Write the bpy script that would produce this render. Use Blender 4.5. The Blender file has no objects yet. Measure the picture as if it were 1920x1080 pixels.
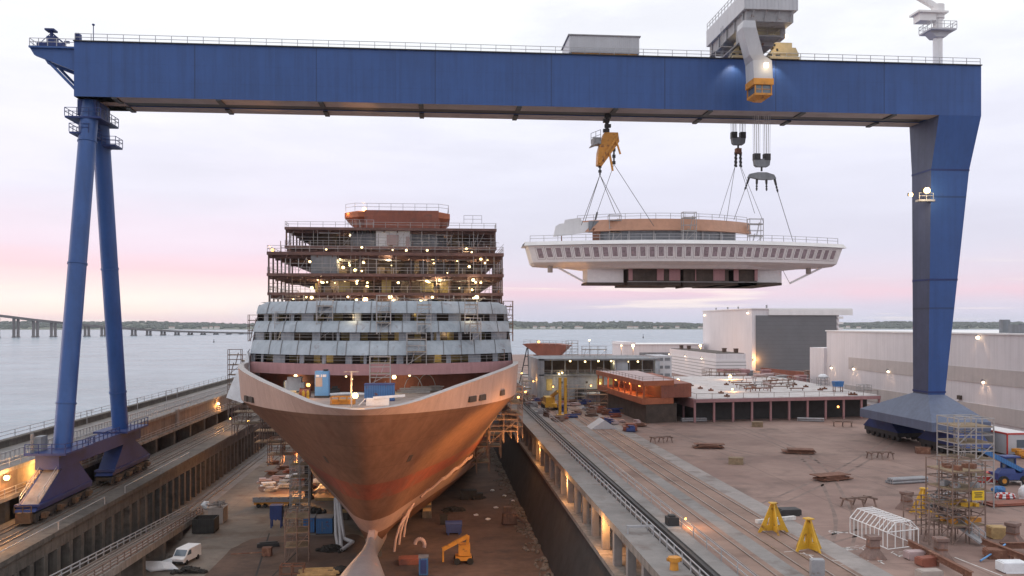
import bpy, bmesh, math, random
from mathutils import Vector, Matrix
random.seed(7)
sc = bpy.context.scene
COL = sc.collection
V = Vector
rad = math.radians
# ------------------------------------------------------------------ camera model
HC = 33.0
F = 1650.0
TH = math.atan(145.0 / F)
CT, ST = math.cos(TH), math.sin(TH)
HZ = 606.0
def P(px, py, yc):
    xc = (px - 960) / F * yc
    return V((xc * CT + yc * ST, yc * CT - xc * ST, HC - (py - HZ) / F * yc))
def G(px, py, Z):
    return P(px, py, F * (HC - Z) / (py - HZ))
def PXp(px, py, X):
    return P(px, py, X / ((px - 960) / F * CT + ST))
def PYp(px, py, Y):
    return P(px, py, Y / (CT - (px - 960) / F * ST))
cam = bpy.data.cameras.new('camera')
cam.lens = 36.0 * F / 1920
cam.sensor_width = 36
cam.shift_y = (HZ - 540) / 1920
cam.clip_start = 0.5
cam.clip_end = 60000
co = bpy.data.objects.new('camera', cam)
co.location = (0, 0, HC)
co.rotation_euler = (math.pi / 2, 0, -TH)
COL.objects.link(co)
sc.camera = co
# ------------------------------------------------------------------ materials
M = {}
USE_HAZE = True
def lin(r, g, b):
    f = lambda c: (c / 255 / 12.92) if c / 255 <= .04045 else ((c / 255 + .055) / 1.055) ** 2.4
    return (f(r), f(g), f(b))
def mat(name, col, rough=.7, metal=0, var=.18, scale=.35, streak=0, spot=None, bump=0, bscale=4, seam=None, spec=.5, col2=None, coords='pos'):
    m = bpy.data.materials.new(name)
    m.use_nodes = True
    nt = m.node_tree
    N, L = nt.nodes, nt.links
    b = N['Principled BSDF']
    b.inputs['Roughness'].default_value = rough
    b.inputs['Metallic'].default_value = metal
    b.inputs['Specular IOR Level'].default_value = spec
    if coords == 'pos':
        pos = N.new('ShaderNodeNewGeometry').outputs['Position']
    else:
        pos = N.new('ShaderNodeTexCoord').outputs['Object']
    def noise(sc_, det=5, stretch=None):
        n = N.new('ShaderNodeTexNoise')
        n.inputs['Scale'].default_value = sc_
        n.inputs['Detail'].default_value = det
        n.inputs['Roughness'].default_value = .62
        if stretch:
            mp = N.new('ShaderNodeMapping')
            mp.inputs['Scale'].default_value = stretch
            L.new(pos, mp.inputs['Vector'])
            L.new(mp.outputs[0], n.inputs['Vector'])
        else:
            L.new(pos, n.inputs['Vector'])
        return n.outputs['Fac']
    def ramp(fac, a, bb, c0, c1):
        r = N.new('ShaderNodeValToRGB')
        r.color_ramp.elements[0].position = a
        r.color_ramp.elements[1].position = bb
        r.color_ramp.elements[0].color = (*c0, 1)
        r.color_ramp.elements[1].color = (*c1, 1)
        L.new(fac, r.inputs[0])
        return r.outputs['Color']
    def mix(f, a, bb, mode='MIX'):
        x = N.new('ShaderNodeMix')
        x.data_type = 'RGBA'
        x.blend_type = mode
        if isinstance(f, float):
            x.inputs[0].default_value = f
        else:
            L.new(f, x.inputs[0])
        L.new(a, x.inputs[6])
        if isinstance(bb, tuple):
            x.inputs[7].default_value = (*bb, 1)
        else:
            L.new(bb, x.inputs[7])
        return x.outputs[2]
    dark = tuple(c * (1 - var) for c in col)
    lite = tuple(min(1, c * (1 + var)) for c in (col2 or col))
    c = ramp(noise(scale), .3, .7, dark, lite)
    if var > 0:
        c = mix(.6, c, ramp(noise(scale * 7, 3), .3, .7, (1 - var,) * 3, (1 + var * .3,) * 3), 'MULTIPLY')
    if streak:
        s = noise(1.0, 4, (1.3, 1.3, .06))
        c = mix(1.0, c, ramp(s, .4, .72, (1, 1, 1), (1 - streak,) * 3), 'MULTIPLY')
    if spot:
        scol, samt, ssc = spot
        c = mix(ramp(noise(ssc, 6), .62 - samt * .25, .7, (0, 0, 0), (1, 1, 1)), c, scol)
    if seam:
        for (ax, per, wid, dk) in seam:
            sx = N.new('ShaderNodeSeparateXYZ')
            L.new(pos, sx.inputs[0])
            d = N.new('ShaderNodeMath'); d.operation = 'DIVIDE'
            L.new(sx.outputs[ax], d.inputs[0]); d.inputs[1].default_value = per
            fr = N.new('ShaderNodeMath'); fr.operation = 'FRACT'
            L.new(d.outputs[0], fr.inputs[0])
            lt = N.new('ShaderNodeMath'); lt.operation = 'LESS_THAN'
            L.new(fr.outputs[0], lt.inputs[0]); lt.inputs[1].default_value = wid / per
            ml = N.new('ShaderNodeMath'); ml.operation = 'MULTIPLY'
            L.new(lt.outputs[0], ml.inputs[0]); ml.inputs[1].default_value = dk
            c = mix(ml.outputs[0], c, tuple(k * .25 for k in col))
    L.new(c, b.inputs['Base Color'])
    if bump:
        bp = N.new('ShaderNodeBump')
        bp.inputs['Strength'].default_value = bump
        bp.inputs['Distance'].default_value = .1
        L.new(noise(bscale), bp.inputs['Height'])
        L.new(bp.outputs[0], b.inputs['Normal'])
    M[name] = m
    return m
def emit(name, col, s):
    m = bpy.data.materials.new(name)
    m.use_nodes = True
    b = m.node_tree.nodes['Principled BSDF']
    b.inputs['Base Color'].default_value = (*col, 1)
    b.inputs['Emission Color'].default_value = (*col, 1)
    b.inputs['Emission Strength'].default_value = s
    m.cycles.emission_sampling = 'NONE'
    M[name] = m
rust = (.16, .06, .03)
mat('crane_blue', (.026, .083, .275), .5, var=.11, scale=.10, streak=.22, seam=[(0, 17.3, .18, .5), (0, 5.77, .07, .25), (2, 2.6, .05, .18)])
mat('crane_leg_blue', (.024, .082, .27), .45, var=.12, scale=.2, streak=.15)
mat('crane_dark_blue', (.012, .030, .14), .6, var=.2, scale=.5)
mat('column_blue', (.026, .083, .275), .5, var=.1, scale=.15, streak=.15, seam=[(2, 17.6, .3, .5)])
mat('soffit_grey', (.30, .26, .27), .7, var=.15, streak=.0)
mat('drive_paint', (.10, .06, .035), .7, var=.3, scale=1.2, spot=(rust, .3, 1.4))
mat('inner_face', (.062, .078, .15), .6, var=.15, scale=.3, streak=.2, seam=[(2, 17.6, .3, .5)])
mat('dark_steel', (.035, .034, .036), .6, var=.25, scale=1)
mat('grey_steel', (.30, .30, .32), .55, var=.15, scale=.8, spot=(rust, .15, 1.5))
mat('galv', (.42, .42, .44), .45, metal=.3, var=.12, scale=2)
mat('rail_grey', (.36, .35, .36), .5, var=.1, scale=2)
mat('scaf_rust', (.22, .15, .125), .7, var=.3, scale=1.2)
mat('scaf_galv', (.40, .385, .385), .5, metal=.2, var=.2, scale=1.2)
mat('plank', (.26, .19, .12), .85, var=.3, scale=1.2)
mat('pale_grey_paint', (.52, .53, .57), .5, var=.06, scale=.3, streak=.1)
mat('white_paint', (.80, .79, .80), .5, var=.05, scale=.4, streak=.06)
mat('white_cladding', (.70, .67, .70), .5, var=.05, scale=.08, streak=.10, seam=[(1, 6.2, .12, .22), (0, 6.2, .12, .22), (1, 1.03, .12, .07), (0, 1.03, .12, .07)])
mat('white_ribbed', (.72, .70, .72), .5, var=.04, seam=[(2, 1.15, .26, .75)])
mat('strip_beige', (.52, .47, .46), .7, var=.06, scale=.3, streak=.1)
mat('tan_concrete', (.42, .36, .33), .8, var=.1, scale=.3, streak=.2)
mat('door_grey', (.145, .15, .165), .6, var=.08, scale=.15, seam=[(2, 1.6, .10, .35)])
mat('crane_yellow', (.62, .36, .03), .5, var=.15, scale=.8, spot=(rust, .2, 1.4))
mat('crane_orange', (.60, .26, .035), .5, var=.15, scale=.8, spot=(rust, .25, 1.4))
mat('bogie_cream', (.52, .42, .25), .5, var=.12, scale=.8)
mat('glass', (.10, .14, .18), .08, var=.1, spec=.9)
mat('rope', (.12, .12, .13), .5, var=.1)
mat('hull_brown', (.215, .112, .075), .72, var=.16, scale=.16, streak=.22, spot=((.16, .075, .05), .22, .35), seam=[(1, 9.1, .09, .4), (2, 3.1, .07, .3)], bump=.25, bscale=.5, spec=.3)
mat('hull_red', (.25, .068, .042), .72, var=.2, scale=.4, streak=.2, spot=((.18, .10, .07), .3, .6))
mat('hull_boot', (.46, .31, .27), .55, var=.12, scale=.25, streak=.12)
mat('bulwark_pink', (.50, .345, .295), .7, var=.09, scale=.12, streak=.14, seam=[(1, 6.3, .07, .3)], spec=.3)
mat('bulb_grey', (.235, .205, .21), .45, var=.14, scale=.3, streak=.0, spot=((.42, .22, .18), .15, .5))
mat('cap_grey', (.40, .37, .37), .6, var=.12)
mat('deck_primer', (.33, .27, .25), .8, var=.25, scale=.4, spot=((.16, .10, .08), .3, .6))
mat('rose_primer', (.40, .215, .225), .65, var=.1, scale=.25, streak=.15)
mat('seam_grey', (.17, .165, .17), .7, var=.2, scale=1)
mat('panel_bluegrey', (.34, .395, .455), .6, var=.10, scale=.25, streak=.18, spot=((.25, .24, .26), .12, .8), col2=(.38, .425, .48))
mat('pillar_grey', (.27, .29, .33), .7, var=.2, scale=.5, streak=.25)
mat('steel_primer_brown', (.125, .075, .06), .75, var=.35, scale=.6, streak=.3, spot=((.30, .14, .08), .25, 1.0))
mat('deck_edge', (.17, .095, .085), .7, var=.3, scale=.6)
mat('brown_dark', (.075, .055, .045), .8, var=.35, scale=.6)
mat('red_primer', (.30, .10, .065), .7, var=.2, scale=.4, streak=.2, spot=((.18, .08, .06), .25, .8))
mat('orange_primer', (.42, .13, .06), .7, var=.2, scale=.4)
mat('copper', (.56, .30, .20), .45, var=.1, scale=.2, streak=.12, seam=[(0, 5.2, .05, .12)])
mat('insulation_yellow', (.42, .33, .13), .9, var=.25, scale=.8)
mat('grey_primer', (.22, .235, .26), .7, var=.2, scale=.35, streak=.25)
mat('window_film', (.32, .25, .28), .4, var=.3, scale=2.2)
mat('frame_white', (.80, .77, .78), .5, var=.06, scale=1.5)
mat('frame_grime', (.40, .34, .36), .6, var=.2, scale=2)
mat('plate_grey', (.50, .47, .47), .75, var=.14, scale=.3, spot=((.30, .22, .20), .25, .5), seam=[(0, 3.1, .06, .3), (1, 7.7, .08, .3)])
mat('rust_steel', (.19, .085, .055), .8, var=.35, scale=.7, spot=((.32, .18, .12), .3, 1.1))
mat('container_blue', (.045, .17, .42), .5, var=.12, scale=.6, seam=[(0, .32, .1, .35)], spot=(rust, .12, 1.4))
mat('cabin_blue', (.12, .32, .62), .5, var=.1, scale=.8)
mat('deep_blue', (.03, .055, .20), .5, var=.15, scale=.8)
mat('black_skip', (.028, .027, .026), .7, var=.4, scale=1.2)
mat('tarp_white', (.72, .74, .78), .6, var=.1, scale=.8, bump=.4, bscale=2)
mat('rubber', (.02, .02, .02), .8)
mat('red_paint', (.50, .05, .04), .5, var=.15, scale=1)
mat('timber', (.48, .33, .16), .85, var=.25, scale=1.4)
mat('pink_plate', (.44, .33, .33), .7, var=.15, scale=.5)
mat('rubble', (.17, .145, .125), .95, var=.5, scale=1.2)
mat('concrete_wall', (.15, .132, .118), .9, var=.35, scale=.25, streak=.45, spot=((.055, .05, .045), .4, .5), bump=.3)
mat('concrete_light', (.30, .265, .24), .85, var=.25, scale=.3, streak=.4, spot=((.13, .10, .085), .3, .6))
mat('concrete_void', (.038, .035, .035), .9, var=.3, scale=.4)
mat('wall_tan', (.26, .19, .15), .85, var=.25, scale=.25, streak=.4, spot=((.12, .08, .06), .3, .5))
mat('floor_concrete', (.17, .15, .13), .85, var=.28, scale=.09, spot=((.10, .07, .055), .35, .16), bump=.15, bscale=2, seam=[(1, 12.0, .12, .3), (0, 9.0, .10, .3)], col2=(.20, .17, .145))
mat('floor_rusty', (.135, .085, .065), .9, var=.35, scale=.12, spot=((.07, .05, .045), .4, .25), bump=.2, bscale=2)
mat('quay_ground', (.25, .157, .136), .85, var=.2, scale=.07, spot=((.14, .095, .082), .35, .12), bump=.2, bscale=2, seam=[(1, 14.0, .14, .4), (0, 11.0, .14, .4)], col2=(.29, .20, .17))
mat('tyre_mark', (.205, .143, .123), .8, var=.25, scale=.6)
mat('track_paving', (.27, .18, .145), .85, var=.2, scale=.12, spot=((.16, .10, .08), .35, .25))
mat('grey_paving', (.23, .215, .21), .85, var=.2, scale=.2, spot=((.15, .12, .11), .3, .3))
mat('pale_paving', (.30, .27, .26), .85, var=.2, scale=.2, spot=((.18, .14, .13), .3, .3))
mat('white_mark', (.62, .60, .59), .8, var=.35, scale=1.4)
mat('rail_steel', (.30, .24, .21), .35, metal=.6, var=.2, scale=.8)
mat('pedestal_brown', (.21, .14, .122), .85, var=.3, scale=1.1, spot=((.32, .17, .13), .25, 1.3))
mat('base_blue', (.12, .15, .235), .55, var=.12, scale=.4, streak=.15)
mat('land', (.10, .115, .07), .9, var=.3, scale=.01)
mat('trees_far', (.05, .068, .045), .9, var=.4, scale=.03)
mat('bridge_concrete', (.17, .15, .15), .85, var=.1, scale=.02)
mat('house_white', (.75, .72, .70), .8, var=.1, scale=.05)
mat('house_roof', (.30, .20, .17), .8, var=.15, scale=.05)
mat('yellow_sign', (.75, .50, .02), .5, var=.05)
emit('lamp_white', (1.0, .76, .36), 4.5)
emit('lamp_orange', (1.0, .50, .14), 3.2)
emit('lamp_star', (1.0, .66, .30), 6)
emit('lamp_soft', (1.0, .78, .55), 3)
# water
def water_mat():
    m = mat('water', (.25, .315, .375), .22, var=.22, scale=.012)
    nt = m.node_tree; N, L = nt.nodes, nt.links
    b = N['Principled BSDF']
    g = N.new('ShaderNodeNewGeometry')
    mp = N.new('ShaderNodeMapping'); mp.inputs['Scale'].default_value = (.16, .30, .4)
    L.new(g.outputs['Position'], mp.inputs['Vector'])
    n1 = N.new('ShaderNodeTexNoise'); n1.inputs['Scale'].default_value = 1.0; n1.inputs['Detail'].default_value = 5
    L.new(mp.outputs[0], n1.inputs['Vector'])
    n2 = N.new('ShaderNodeTexNoise'); n2.inputs['Scale'].default_value = .06; n2.inputs['Detail'].default_value = 3
    L.new(mp.outputs[0], n2.inputs['Vector'])
    ad = N.new('ShaderNodeMath'); ad.operation = 'MULTIPLY_ADD'
    L.new(n2.outputs['Fac'], ad.inputs[0]); ad.inputs[1].default_value = 1.5; L.new(n1.outputs['Fac'], ad.inputs[2])
    bp = N.new('ShaderNodeBump'); bp.inputs['Strength'].default_value = 1.0; bp.inputs['Distance'].default_value = 1.6
    L.new(ad.outputs[0], bp.inputs['Height']); L.new(bp.outputs[0], b.inputs['Normal'])
    b.inputs['IOR'].default_value = 1.33; b.inputs['Specular IOR Level'].default_value = .3
water_mat()
# ------------------------------------------------------------------ mesh helpers
class MB:
    def __init__(s):
        s.v, s.f, s.mi, s.sm = [], [], [], []
    def add(s, vs, fs, mi=0, sm=False):
        o = len(s.v)
        s.v += [tuple(v) for v in vs]
        for f in fs:
            s.f.append(tuple(i + o for i in f)); s.mi.append(mi); s.sm.append(sm)
        return s
    def box2(s, a, b, mi=0):
        x0, x1 = sorted((a[0], b[0])); y0, y1 = sorted((a[1], b[1])); z0, z1 = sorted((a[2], b[2]))
        vs = [(x0, y0, z0), (x1, y0, z0), (x1, y1, z0), (x0, y1, z0), (x0, y0, z1), (x1, y0, z1), (x1, y1, z1), (x0, y1, z1)]
        return s.add(vs, [(0, 3, 2, 1), (4, 5, 6, 7), (0, 1, 5, 4), (1, 2, 6, 5), (2, 3, 7, 6), (3, 0, 4, 7)], mi)
    def box(s, c, d, rz=0, mi=0, rx=0, ry=0):
        m = Matrix.Rotation(rz, 3, 'Z') @ Matrix.Rotation(rx, 3, 'X') @ Matrix.Rotation(ry, 3, 'Y')
        vs = []
        for z in (-.5, .5):
            for x, y in ((-.5, -.5), (.5, -.5), (.5, .5), (-.5, .5)):
                vs.append(V(c) + m @ V((x * d[0], y * d[1], z * d[2])))
        return s.add(vs, [(0, 3, 2, 1), (4, 5, 6, 7), (0, 1, 5, 4), (1, 2, 6, 5), (2, 3, 7, 6), (3, 0, 4, 7)], mi)
    def bar(s, p, q, w, h=None, mi=0):
        p, q = V(p), V(q); h = h or w
        d = (q - p)
        if d.length < 1e-6: return s
        d.normalize()
        up = V((0, 0, 1)) if abs(d.z) < .95 else V((1, 0, 0))
        a = d.cross(up).normalized(); b = a.cross(d).normalized()
        vs = []
        for c in (p, q):
            for i, j in ((-1, -1), (1, -1), (1, 1), (-1, 1)):
                vs.append(c + a * (i * w / 2) + b * (j * h / 2))
        return s.add(vs, [(3, 2, 1, 0), (4, 5, 6, 7), (0, 1, 5, 4), (1, 2, 6, 5), (2, 3, 7, 6), (3, 0, 4, 7)], mi)
    def tube(s, p, q, r, n=6, r2=None, mi=0, caps=True):
        p, q = V(p), V(q); r2 = r if r2 is None else r2
        d = q - p
        if d.length < 1e-6: return s
        d.normalize()
        up = V((0, 0, 1)) if abs(d.z) < .95 else V((1, 0, 0))
        a = d.cross(up).normalized(); b = a.cross(d).normalized()
        vs = []
        for c, rr in ((p, r), (q, r2)):
            for k in range(n):
                t = 2 * math.pi * k / n
                vs.append(c + a * (rr * math.cos(t)) + b * (rr * math.sin(t)))
        fs = [(k, (k + 1) % n, n + (k + 1) % n, n + k) for k in range(n)]
        s.add(vs, fs, mi, n > 6)
        if caps:
            s.add(vs, [tuple(range(n))[::-1], tuple(range(n, 2 * n))], mi)
        return s
    def path(s, pts, r, n=5, mi=0):
        for a, b in zip(pts[:-1], pts[1:]): s.tube(a, b, r, n, mi=mi, caps=False)
        return s
    def loft(s, rings, closed=True, mi=0, sm=False, caps=True):
        n = len(rings[0]); vs = [p for r in rings for p in r]; fs = []
        for i in range(len(rings) - 1):
            for k in range(n if closed else n - 1):
                k2 = (k + 1) % n
                fs.append((i * n + k, i * n + k2, (i + 1) * n + k2, (i + 1) * n + k))
        s.add(vs, fs, mi, sm)
        if caps and closed:
            s.add(rings[0], [tuple(range(n))[::-1]], mi); s.add(rings[-1], [tuple(range(n))], mi)
        return s
    def prism(s, poly, a, b, axis='x', mi=0):
        # poly: 2-D outline; extruded along axis from a to b
        def pt(u, w, t):
            return {'x': (t, u, w), 'y': (u, t, w), 'z': (u, w, t)}[axis]
        r0 = [pt(u, w, a) for u, w in poly]; r1 = [pt(u, w, b) for u, w in poly]
        return s.loft([r0, r1], True, mi)
    def ball(s, c, r, mi=0, n=8, sz=1.0):
        rings = []
        for i in range(1, n // 2 + 1):
            t = math.pi * i / (n // 2 + 1)
            rings.append([(c[0] + r * math.sin(t) * math.cos(2 * math.pi * k / n), c[1] + r * math.sin(t) * math.sin(2 * math.pi * k / n), c[2] + r * sz * math.cos(t)) for k in range(n)])
        return s.loft(rings, True, mi, True)
    def blob(s, c, r, mi=0, jit=.3, flat=.8):
        n = 7; rings = []
        for i in range(1, 5):
            t = math.pi * i / 5
            rings.append([(c[0] + r[0] * math.sin(t) * math.cos(2 * math.pi * k / n) * random.uniform(1 - jit, 1 + jit),
                           c[1] + r[1] * math.sin(t) * math.sin(2 * math.pi * k / n) * random.uniform(1 - jit, 1 + jit),
                           c[2] + r[2] * math.cos(t) * random.uniform(1 - jit, 1 + jit)) for k in range(n)])
        return s.loft(rings, True, mi)
    def rail(s, pts, h=1.1, step=2.2, r=.045, levels=(1.0, .55), mi=0):
        pts = [V(p) for p in pts]
        for a, b in zip(pts[:-1], pts[1:]):
            n = max(1, round((b - a).length / step))
            for k in range(n + 1):
                p = a.lerp(b, k / n)
                s.bar(p, p + V((0, 0, h)), r * 1.6, r * 1.6, mi)
            for l in levels:
                z = V((0, 0, h * l)); s.bar(a + z, b + z, r * 1.4, r * 1.4, mi)
        return s
WL = {}
def wloc(o):
    return V(WL.get(o.name, (0, 0, 0))) if o else V((0, 0, 0))
NOSPLIT = {'cladding', 'cage', 'scrap'}
def clusters(mb):
    # connected pieces whose boxes touch belong to one piece
    n = len(mb.v); key = {}; p = list(range(n))
    def f(x):
        while p[x] != x: p[x] = p[p[x]]; x = p[x]
        return x
    for i, v in enumerate(mb.v):
        k = (round(v[0], 3), round(v[1], 3), round(v[2], 3))
        if k in key: p[f(i)] = f(key[k])
        else: key[k] = i
    for fc in mb.f:
        for i in fc[1:]: p[f(fc[0])] = f(i)
    bb = {}
    for i, v in enumerate(mb.v):
        r = f(i); b = bb.get(r)
        if b is None: bb[r] = [list(v), list(v)]
        else:
            for k in range(3): b[0][k] = min(b[0][k], v[k]); b[1][k] = max(b[1][k], v[k])
    ids = list(bb); m = len(ids)
    if m > 900: return None
    q = {i: i for i in ids}
    def h(x):
        while q[x] != x: q[x] = q[q[x]]; x = q[x]
        return x
    for i in range(m):
        A = bb[ids[i]]
        for j in range(i):
            B = bb[ids[j]]
            if all(A[0][k] <= B[1][k] + .06 and B[0][k] <= A[1][k] + .06 for k in range(3)): q[h(ids[i])] = h(ids[j])
    groups = {}
    for fi, fc in enumerate(mb.f): groups.setdefault(h(f(fc[0])), []).append(fi)
    return list(groups.values())
def build(name, mb, mats, parent=None, loc=None):
    if parent and name not in NOSPLIT:
        g = clusters(mb)
        if g and 1 < len(g) <= 60:
            first = None
            for fl in g:
                s = MB(); mp = {}
                for fi in fl:
                    for i in mb.f[fi]:
                        if i not in mp: mp[i] = len(s.v); s.v.append(mb.v[i])
                    s.f.append(tuple(mp[i] for i in mb.f[fi])); s.mi.append(mb.mi[fi]); s.sm.append(mb.sm[fi])
                o = build1(name, s, mats, parent, loc); first = first or o
            return first
    return build1(name, mb, mats, parent, loc)
def build1(name, mb, mats, parent=None, loc=None):
    me = bpy.data.meshes.new(name)
    base = wloc(parent) if parent else V(loc if loc is not None else (0, 0, 0))
    me.from_pydata([tuple(V(v) - base) for v in mb.v], [], mb.f)
    if not isinstance(mats, (list, tuple)): mats = [mats]
    for m in mats: me.materials.append(M[m])
    for p, i, sm in zip(me.polygons, mb.mi, mb.sm):
        p.material_index = i; p.use_smooth = sm
    bm = bmesh.new(); bm.from_mesh(me)
    bmesh.ops.remove_doubles(bm, verts=bm.verts, dist=1e-4)
    bmesh.ops.recalc_face_normals(bm, faces=bm.faces)
    bm.to_mesh(me); bm.free()
    if any(mb.sm): me.set_sharp_from_angle(angle=rad(40))
    o = bpy.data.objects.new(name, me)
    COL.objects.link(o)
    if parent: o.parent = parent
    else: o.location = base
    WL[o.name] = tuple(base)
    return o
def thing(name, label, cat, loc, group=None):
    o = bpy.data.objects.new(name, None); COL.objects.link(o)
    o.empty_display_size = .5
    o.location = loc; o['label'] = label; o['category'] = cat
    if group: o['group'] = group
    WL[o.name] = tuple(loc)
    return o
def solo(name, mb, mats, label, cat, loc=None, group=None):
    if loc is None:
        xs = [v[0] for v in mb.v]; ys = [v[1] for v in mb.v]; zs = [v[2] for v in mb.v]
        loc = ((min(xs) + max(xs)) / 2, (min(ys) + max(ys)) / 2, min(zs))
    o = build(name, mb, mats, None, loc)
    o['label'] = label; o['category'] = cat
    if group: o['group'] = group
    return o
def struct(name, mb, mats, kind='structure'):
    o = build(name, mb, mats); o['kind'] = kind
    return o
def dup(root, loc, rz=0, label=None, group=None, scale=None):
    def cp(o, par):
        c = o.copy(); COL.objects.link(c)
        if par: c.parent = par
        for ch in o.children: cp(ch, c)
        return c
    r = cp(root, None); r.location = loc; r.rotation_euler = (0, 0, rz)
    if scale: r.scale = scale if isinstance(scale, tuple) else (scale,) * 3
    if label: r['label'] = label
    if group: r['group'] = group
    return r
def lightobj(name, loc, power, col=(1, .5, .16), size=.4, parent=None):
    l = bpy.data.lights.new(name, 'POINT'); l.energy = power; l.color = col; l.shadow_soft_size = size
    o = bpy.data.objects.new(name, l); COL.objects.link(o)
    if parent:
        o.parent = parent; o.location = V(loc) - wloc(parent)
    else: o.location = loc
    return o
def spot(name, loc, tgt, power, col, angle=70, parent=None, size=.5):
    l = bpy.data.lights.new(name, 'SPOT'); l.energy = power; l.color = col; l.shadow_soft_size = size
    l.spot_size = rad(angle); l.spot_blend = .6
    o = bpy.data.objects.new(name, l); COL.objects.link(o)
    d = V(tgt) - V(loc)
    o.rotation_euler = d.to_track_quat('-Z', 'Y').to_euler()
    if parent:
        o.parent = parent; o.location = V(loc) - wloc(parent)
    else: o.location = loc
    return o
ORANGE = (1, .46, .14)
WARM = (1, .78, .45)
def lamp(p, label, r=.25, m='lamp_orange', power=0, col=ORANGE, group=None, off=(0, 0, 0), name='work_lamp', housing=True):
    mb = MB(); p = V(p)
    mb.ball(p, r, 0)
    if housing:
        mb.box2(p + V((-r * .9, r * .6, -r * .5)), p + V((r * .9, r * 1.6, r * .9)), 1)
    o = solo(name, mb, [m, 'dark_steel'], label, 'lamp', tuple(p), group)
    if power: lightobj('lamp_light', p + V(off), power, col, r, o)
    return o
def scaffold(label, o, nx, bay, ny, dep, nz, lift, m='scaf_galv', rz=0, boards=True, r=.05, group=None, name='scaffold_tower', ladder=True, brace=True):
    t = thing(name, label, 'scaffolding', tuple(o), group)
    R = Matrix.Rotation(rz, 3, 'Z'); o = V(o)
    W = lambda x, y, z: o + R @ V((x, y, z))
    f = MB(); Wd, D, H = nx * bay, ny * dep, nz * lift
    for i in range(nx + 1):
        for j in range(ny + 1):
            f.bar(W(i * bay, j * dep, 0), W(i * bay, j * dep, H + 1.0), r * 1.8)
    for k in range(1, nz + 1):
        for zz in ((0, .95) if True else (0,)):
            z = k * lift + zz
            for j in range(ny + 1): f.bar(W(0, j * dep, z), W(Wd, j * dep, z), r * 1.5)
            for i in range(nx + 1): f.bar(W(i * bay, 0, z), W(i * bay, D, z), r * 1.5)
    if brace:
        for i in range(nx):
            for k in range(nz):
                if (i + k) % 2 == 0: f.bar(W(i * bay, 0, k * lift), W((i + 1) * bay, 0, (k + 1) * lift), r * 1.3)
    build('frame', f, m, t)
    if boards:
        b = MB()
        for k in range(1, nz + 1):
            c = W(Wd / 2, D / 2, k * lift + .09)
            b.box(c, (Wd - .1, D - .1, .07), rz)
        build('platform', b, 'plank', t)
    if ladder:
        l = MB()
        for k in range(nz):
            x = bay * .2 if k % 2 == 0 else bay * .55
            a, bb = W(x, D * .3, k * lift), W(x + bay * .22, D * .3, (k + 1) * lift + .4)
            for s_ in (-.2, .2):
                off = R @ V((0, s_, 0)); l.bar(a + off, bb + off, .06)
            for q in range(6):
                c = a.lerp(bb, (q + .5) / 6); l.bar(c + R @ V((0, -.2, 0)), c + R @ V((0, .2, 0)), .05)
        build('ladder', l, m, t)
    return t
# ------------------------------------------------------------------ world and sun
w = bpy.data.worlds.new('World'); sc.world = w; w.use_nodes = True
nt = w.node_tree; N, L = nt.nodes, nt.links
for n in list(N): N.remove(n)
out = N.new('ShaderNodeOutputWorld')
SUN_EL, SUN_AZ = rad(2.0), rad(-75)       # low dusk sun, ahead and left
sky = N.new('ShaderNodeTexSky'); sky.sky_type = 'NISHITA'; sky.sun_disc = False
sky.sun_elevation = SUN_EL; sky.sun_rotation = SUN_AZ
bg1 = N.new('ShaderNodeBackground'); bg1.inputs['Strength'].default_value = .05
L.new(sky.outputs[0], bg1.inputs['Color'])
tc = N.new('ShaderNodeTexCoord')
nrm = N.new('ShaderNodeVectorMath'); nrm.operation = 'NORMALIZE'; L.new(tc.outputs['Generated'], nrm.inputs[0])
sx = N.new('ShaderNodeSeparateXYZ'); L.new(nrm.outputs[0], sx.inputs[0])
def ramp_nodes(stops):
    r = N.new('ShaderNodeValToRGB'); e = r.color_ramp.elements
    while len(e) < len(stops): e.new(.5)
    for el, (p, c) in zip(e, stops): el.position = p; el.color = (*c, 1)
    return r
def smooth(inp, a, b):
    m = N.new('ShaderNodeMapRange'); m.interpolation_type = 'SMOOTHSTEP'
    m.inputs[1].default_value = a; m.inputs[2].default_value = b
    L.new(inp, m.inputs[0]); return m.outputs[0]
# stretched cloud noise shifts the bands up and down
mp = N.new('ShaderNodeMapping'); mp.inputs['Scale'].default_value = (2.2, 2.2, 16)
L.new(nrm.outputs[0], mp.inputs['Vector'])
cn = N.new('ShaderNodeTexNoise'); cn.inputs['Scale'].default_value = 1.6; cn.inputs['Detail'].default_value = 6; cn.inputs['Roughness'].default_value = .55
L.new(mp.outputs[0], cn.inputs['Vector'])
sh = N.new('ShaderNodeMath'); sh.operation = 'MULTIPLY_ADD'; sh.inputs[1].default_value = .05; sh.inputs[2].default_value = -.025
L.new(cn.outputs['Fac'], sh.inputs[0])
dz = N.new('ShaderNodeMath'); dz.operation = 'MULTIPLY'
L.new(sh.outputs[0], dz.inputs[0]); L.new(smooth(sx.outputs[2], 0.0, .09), dz.inputs[1])
zz = N.new('ShaderNodeMath'); zz.operation = 'ADD'; L.new(sx.outputs[2], zz.inputs[0]); L.new(dz.outputs[0], zz.inputs[1])
S = lambda *a: lin(*a)
rR = ramp_nodes([(0, S(206, 210, 230)), (.02, S(214, 208, 228)), (.034, S(236, 206, 224)), (.05, S(226, 214, 233)), (.085, S(216, 215, 236)), (.14, S(224, 224, 243)), (.21, S(238, 238, 252)), (.30, S(250, 252, 255)), (.45, S(255, 255, 255)), (1, (1.3, 1.3, 1.32))])
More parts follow.
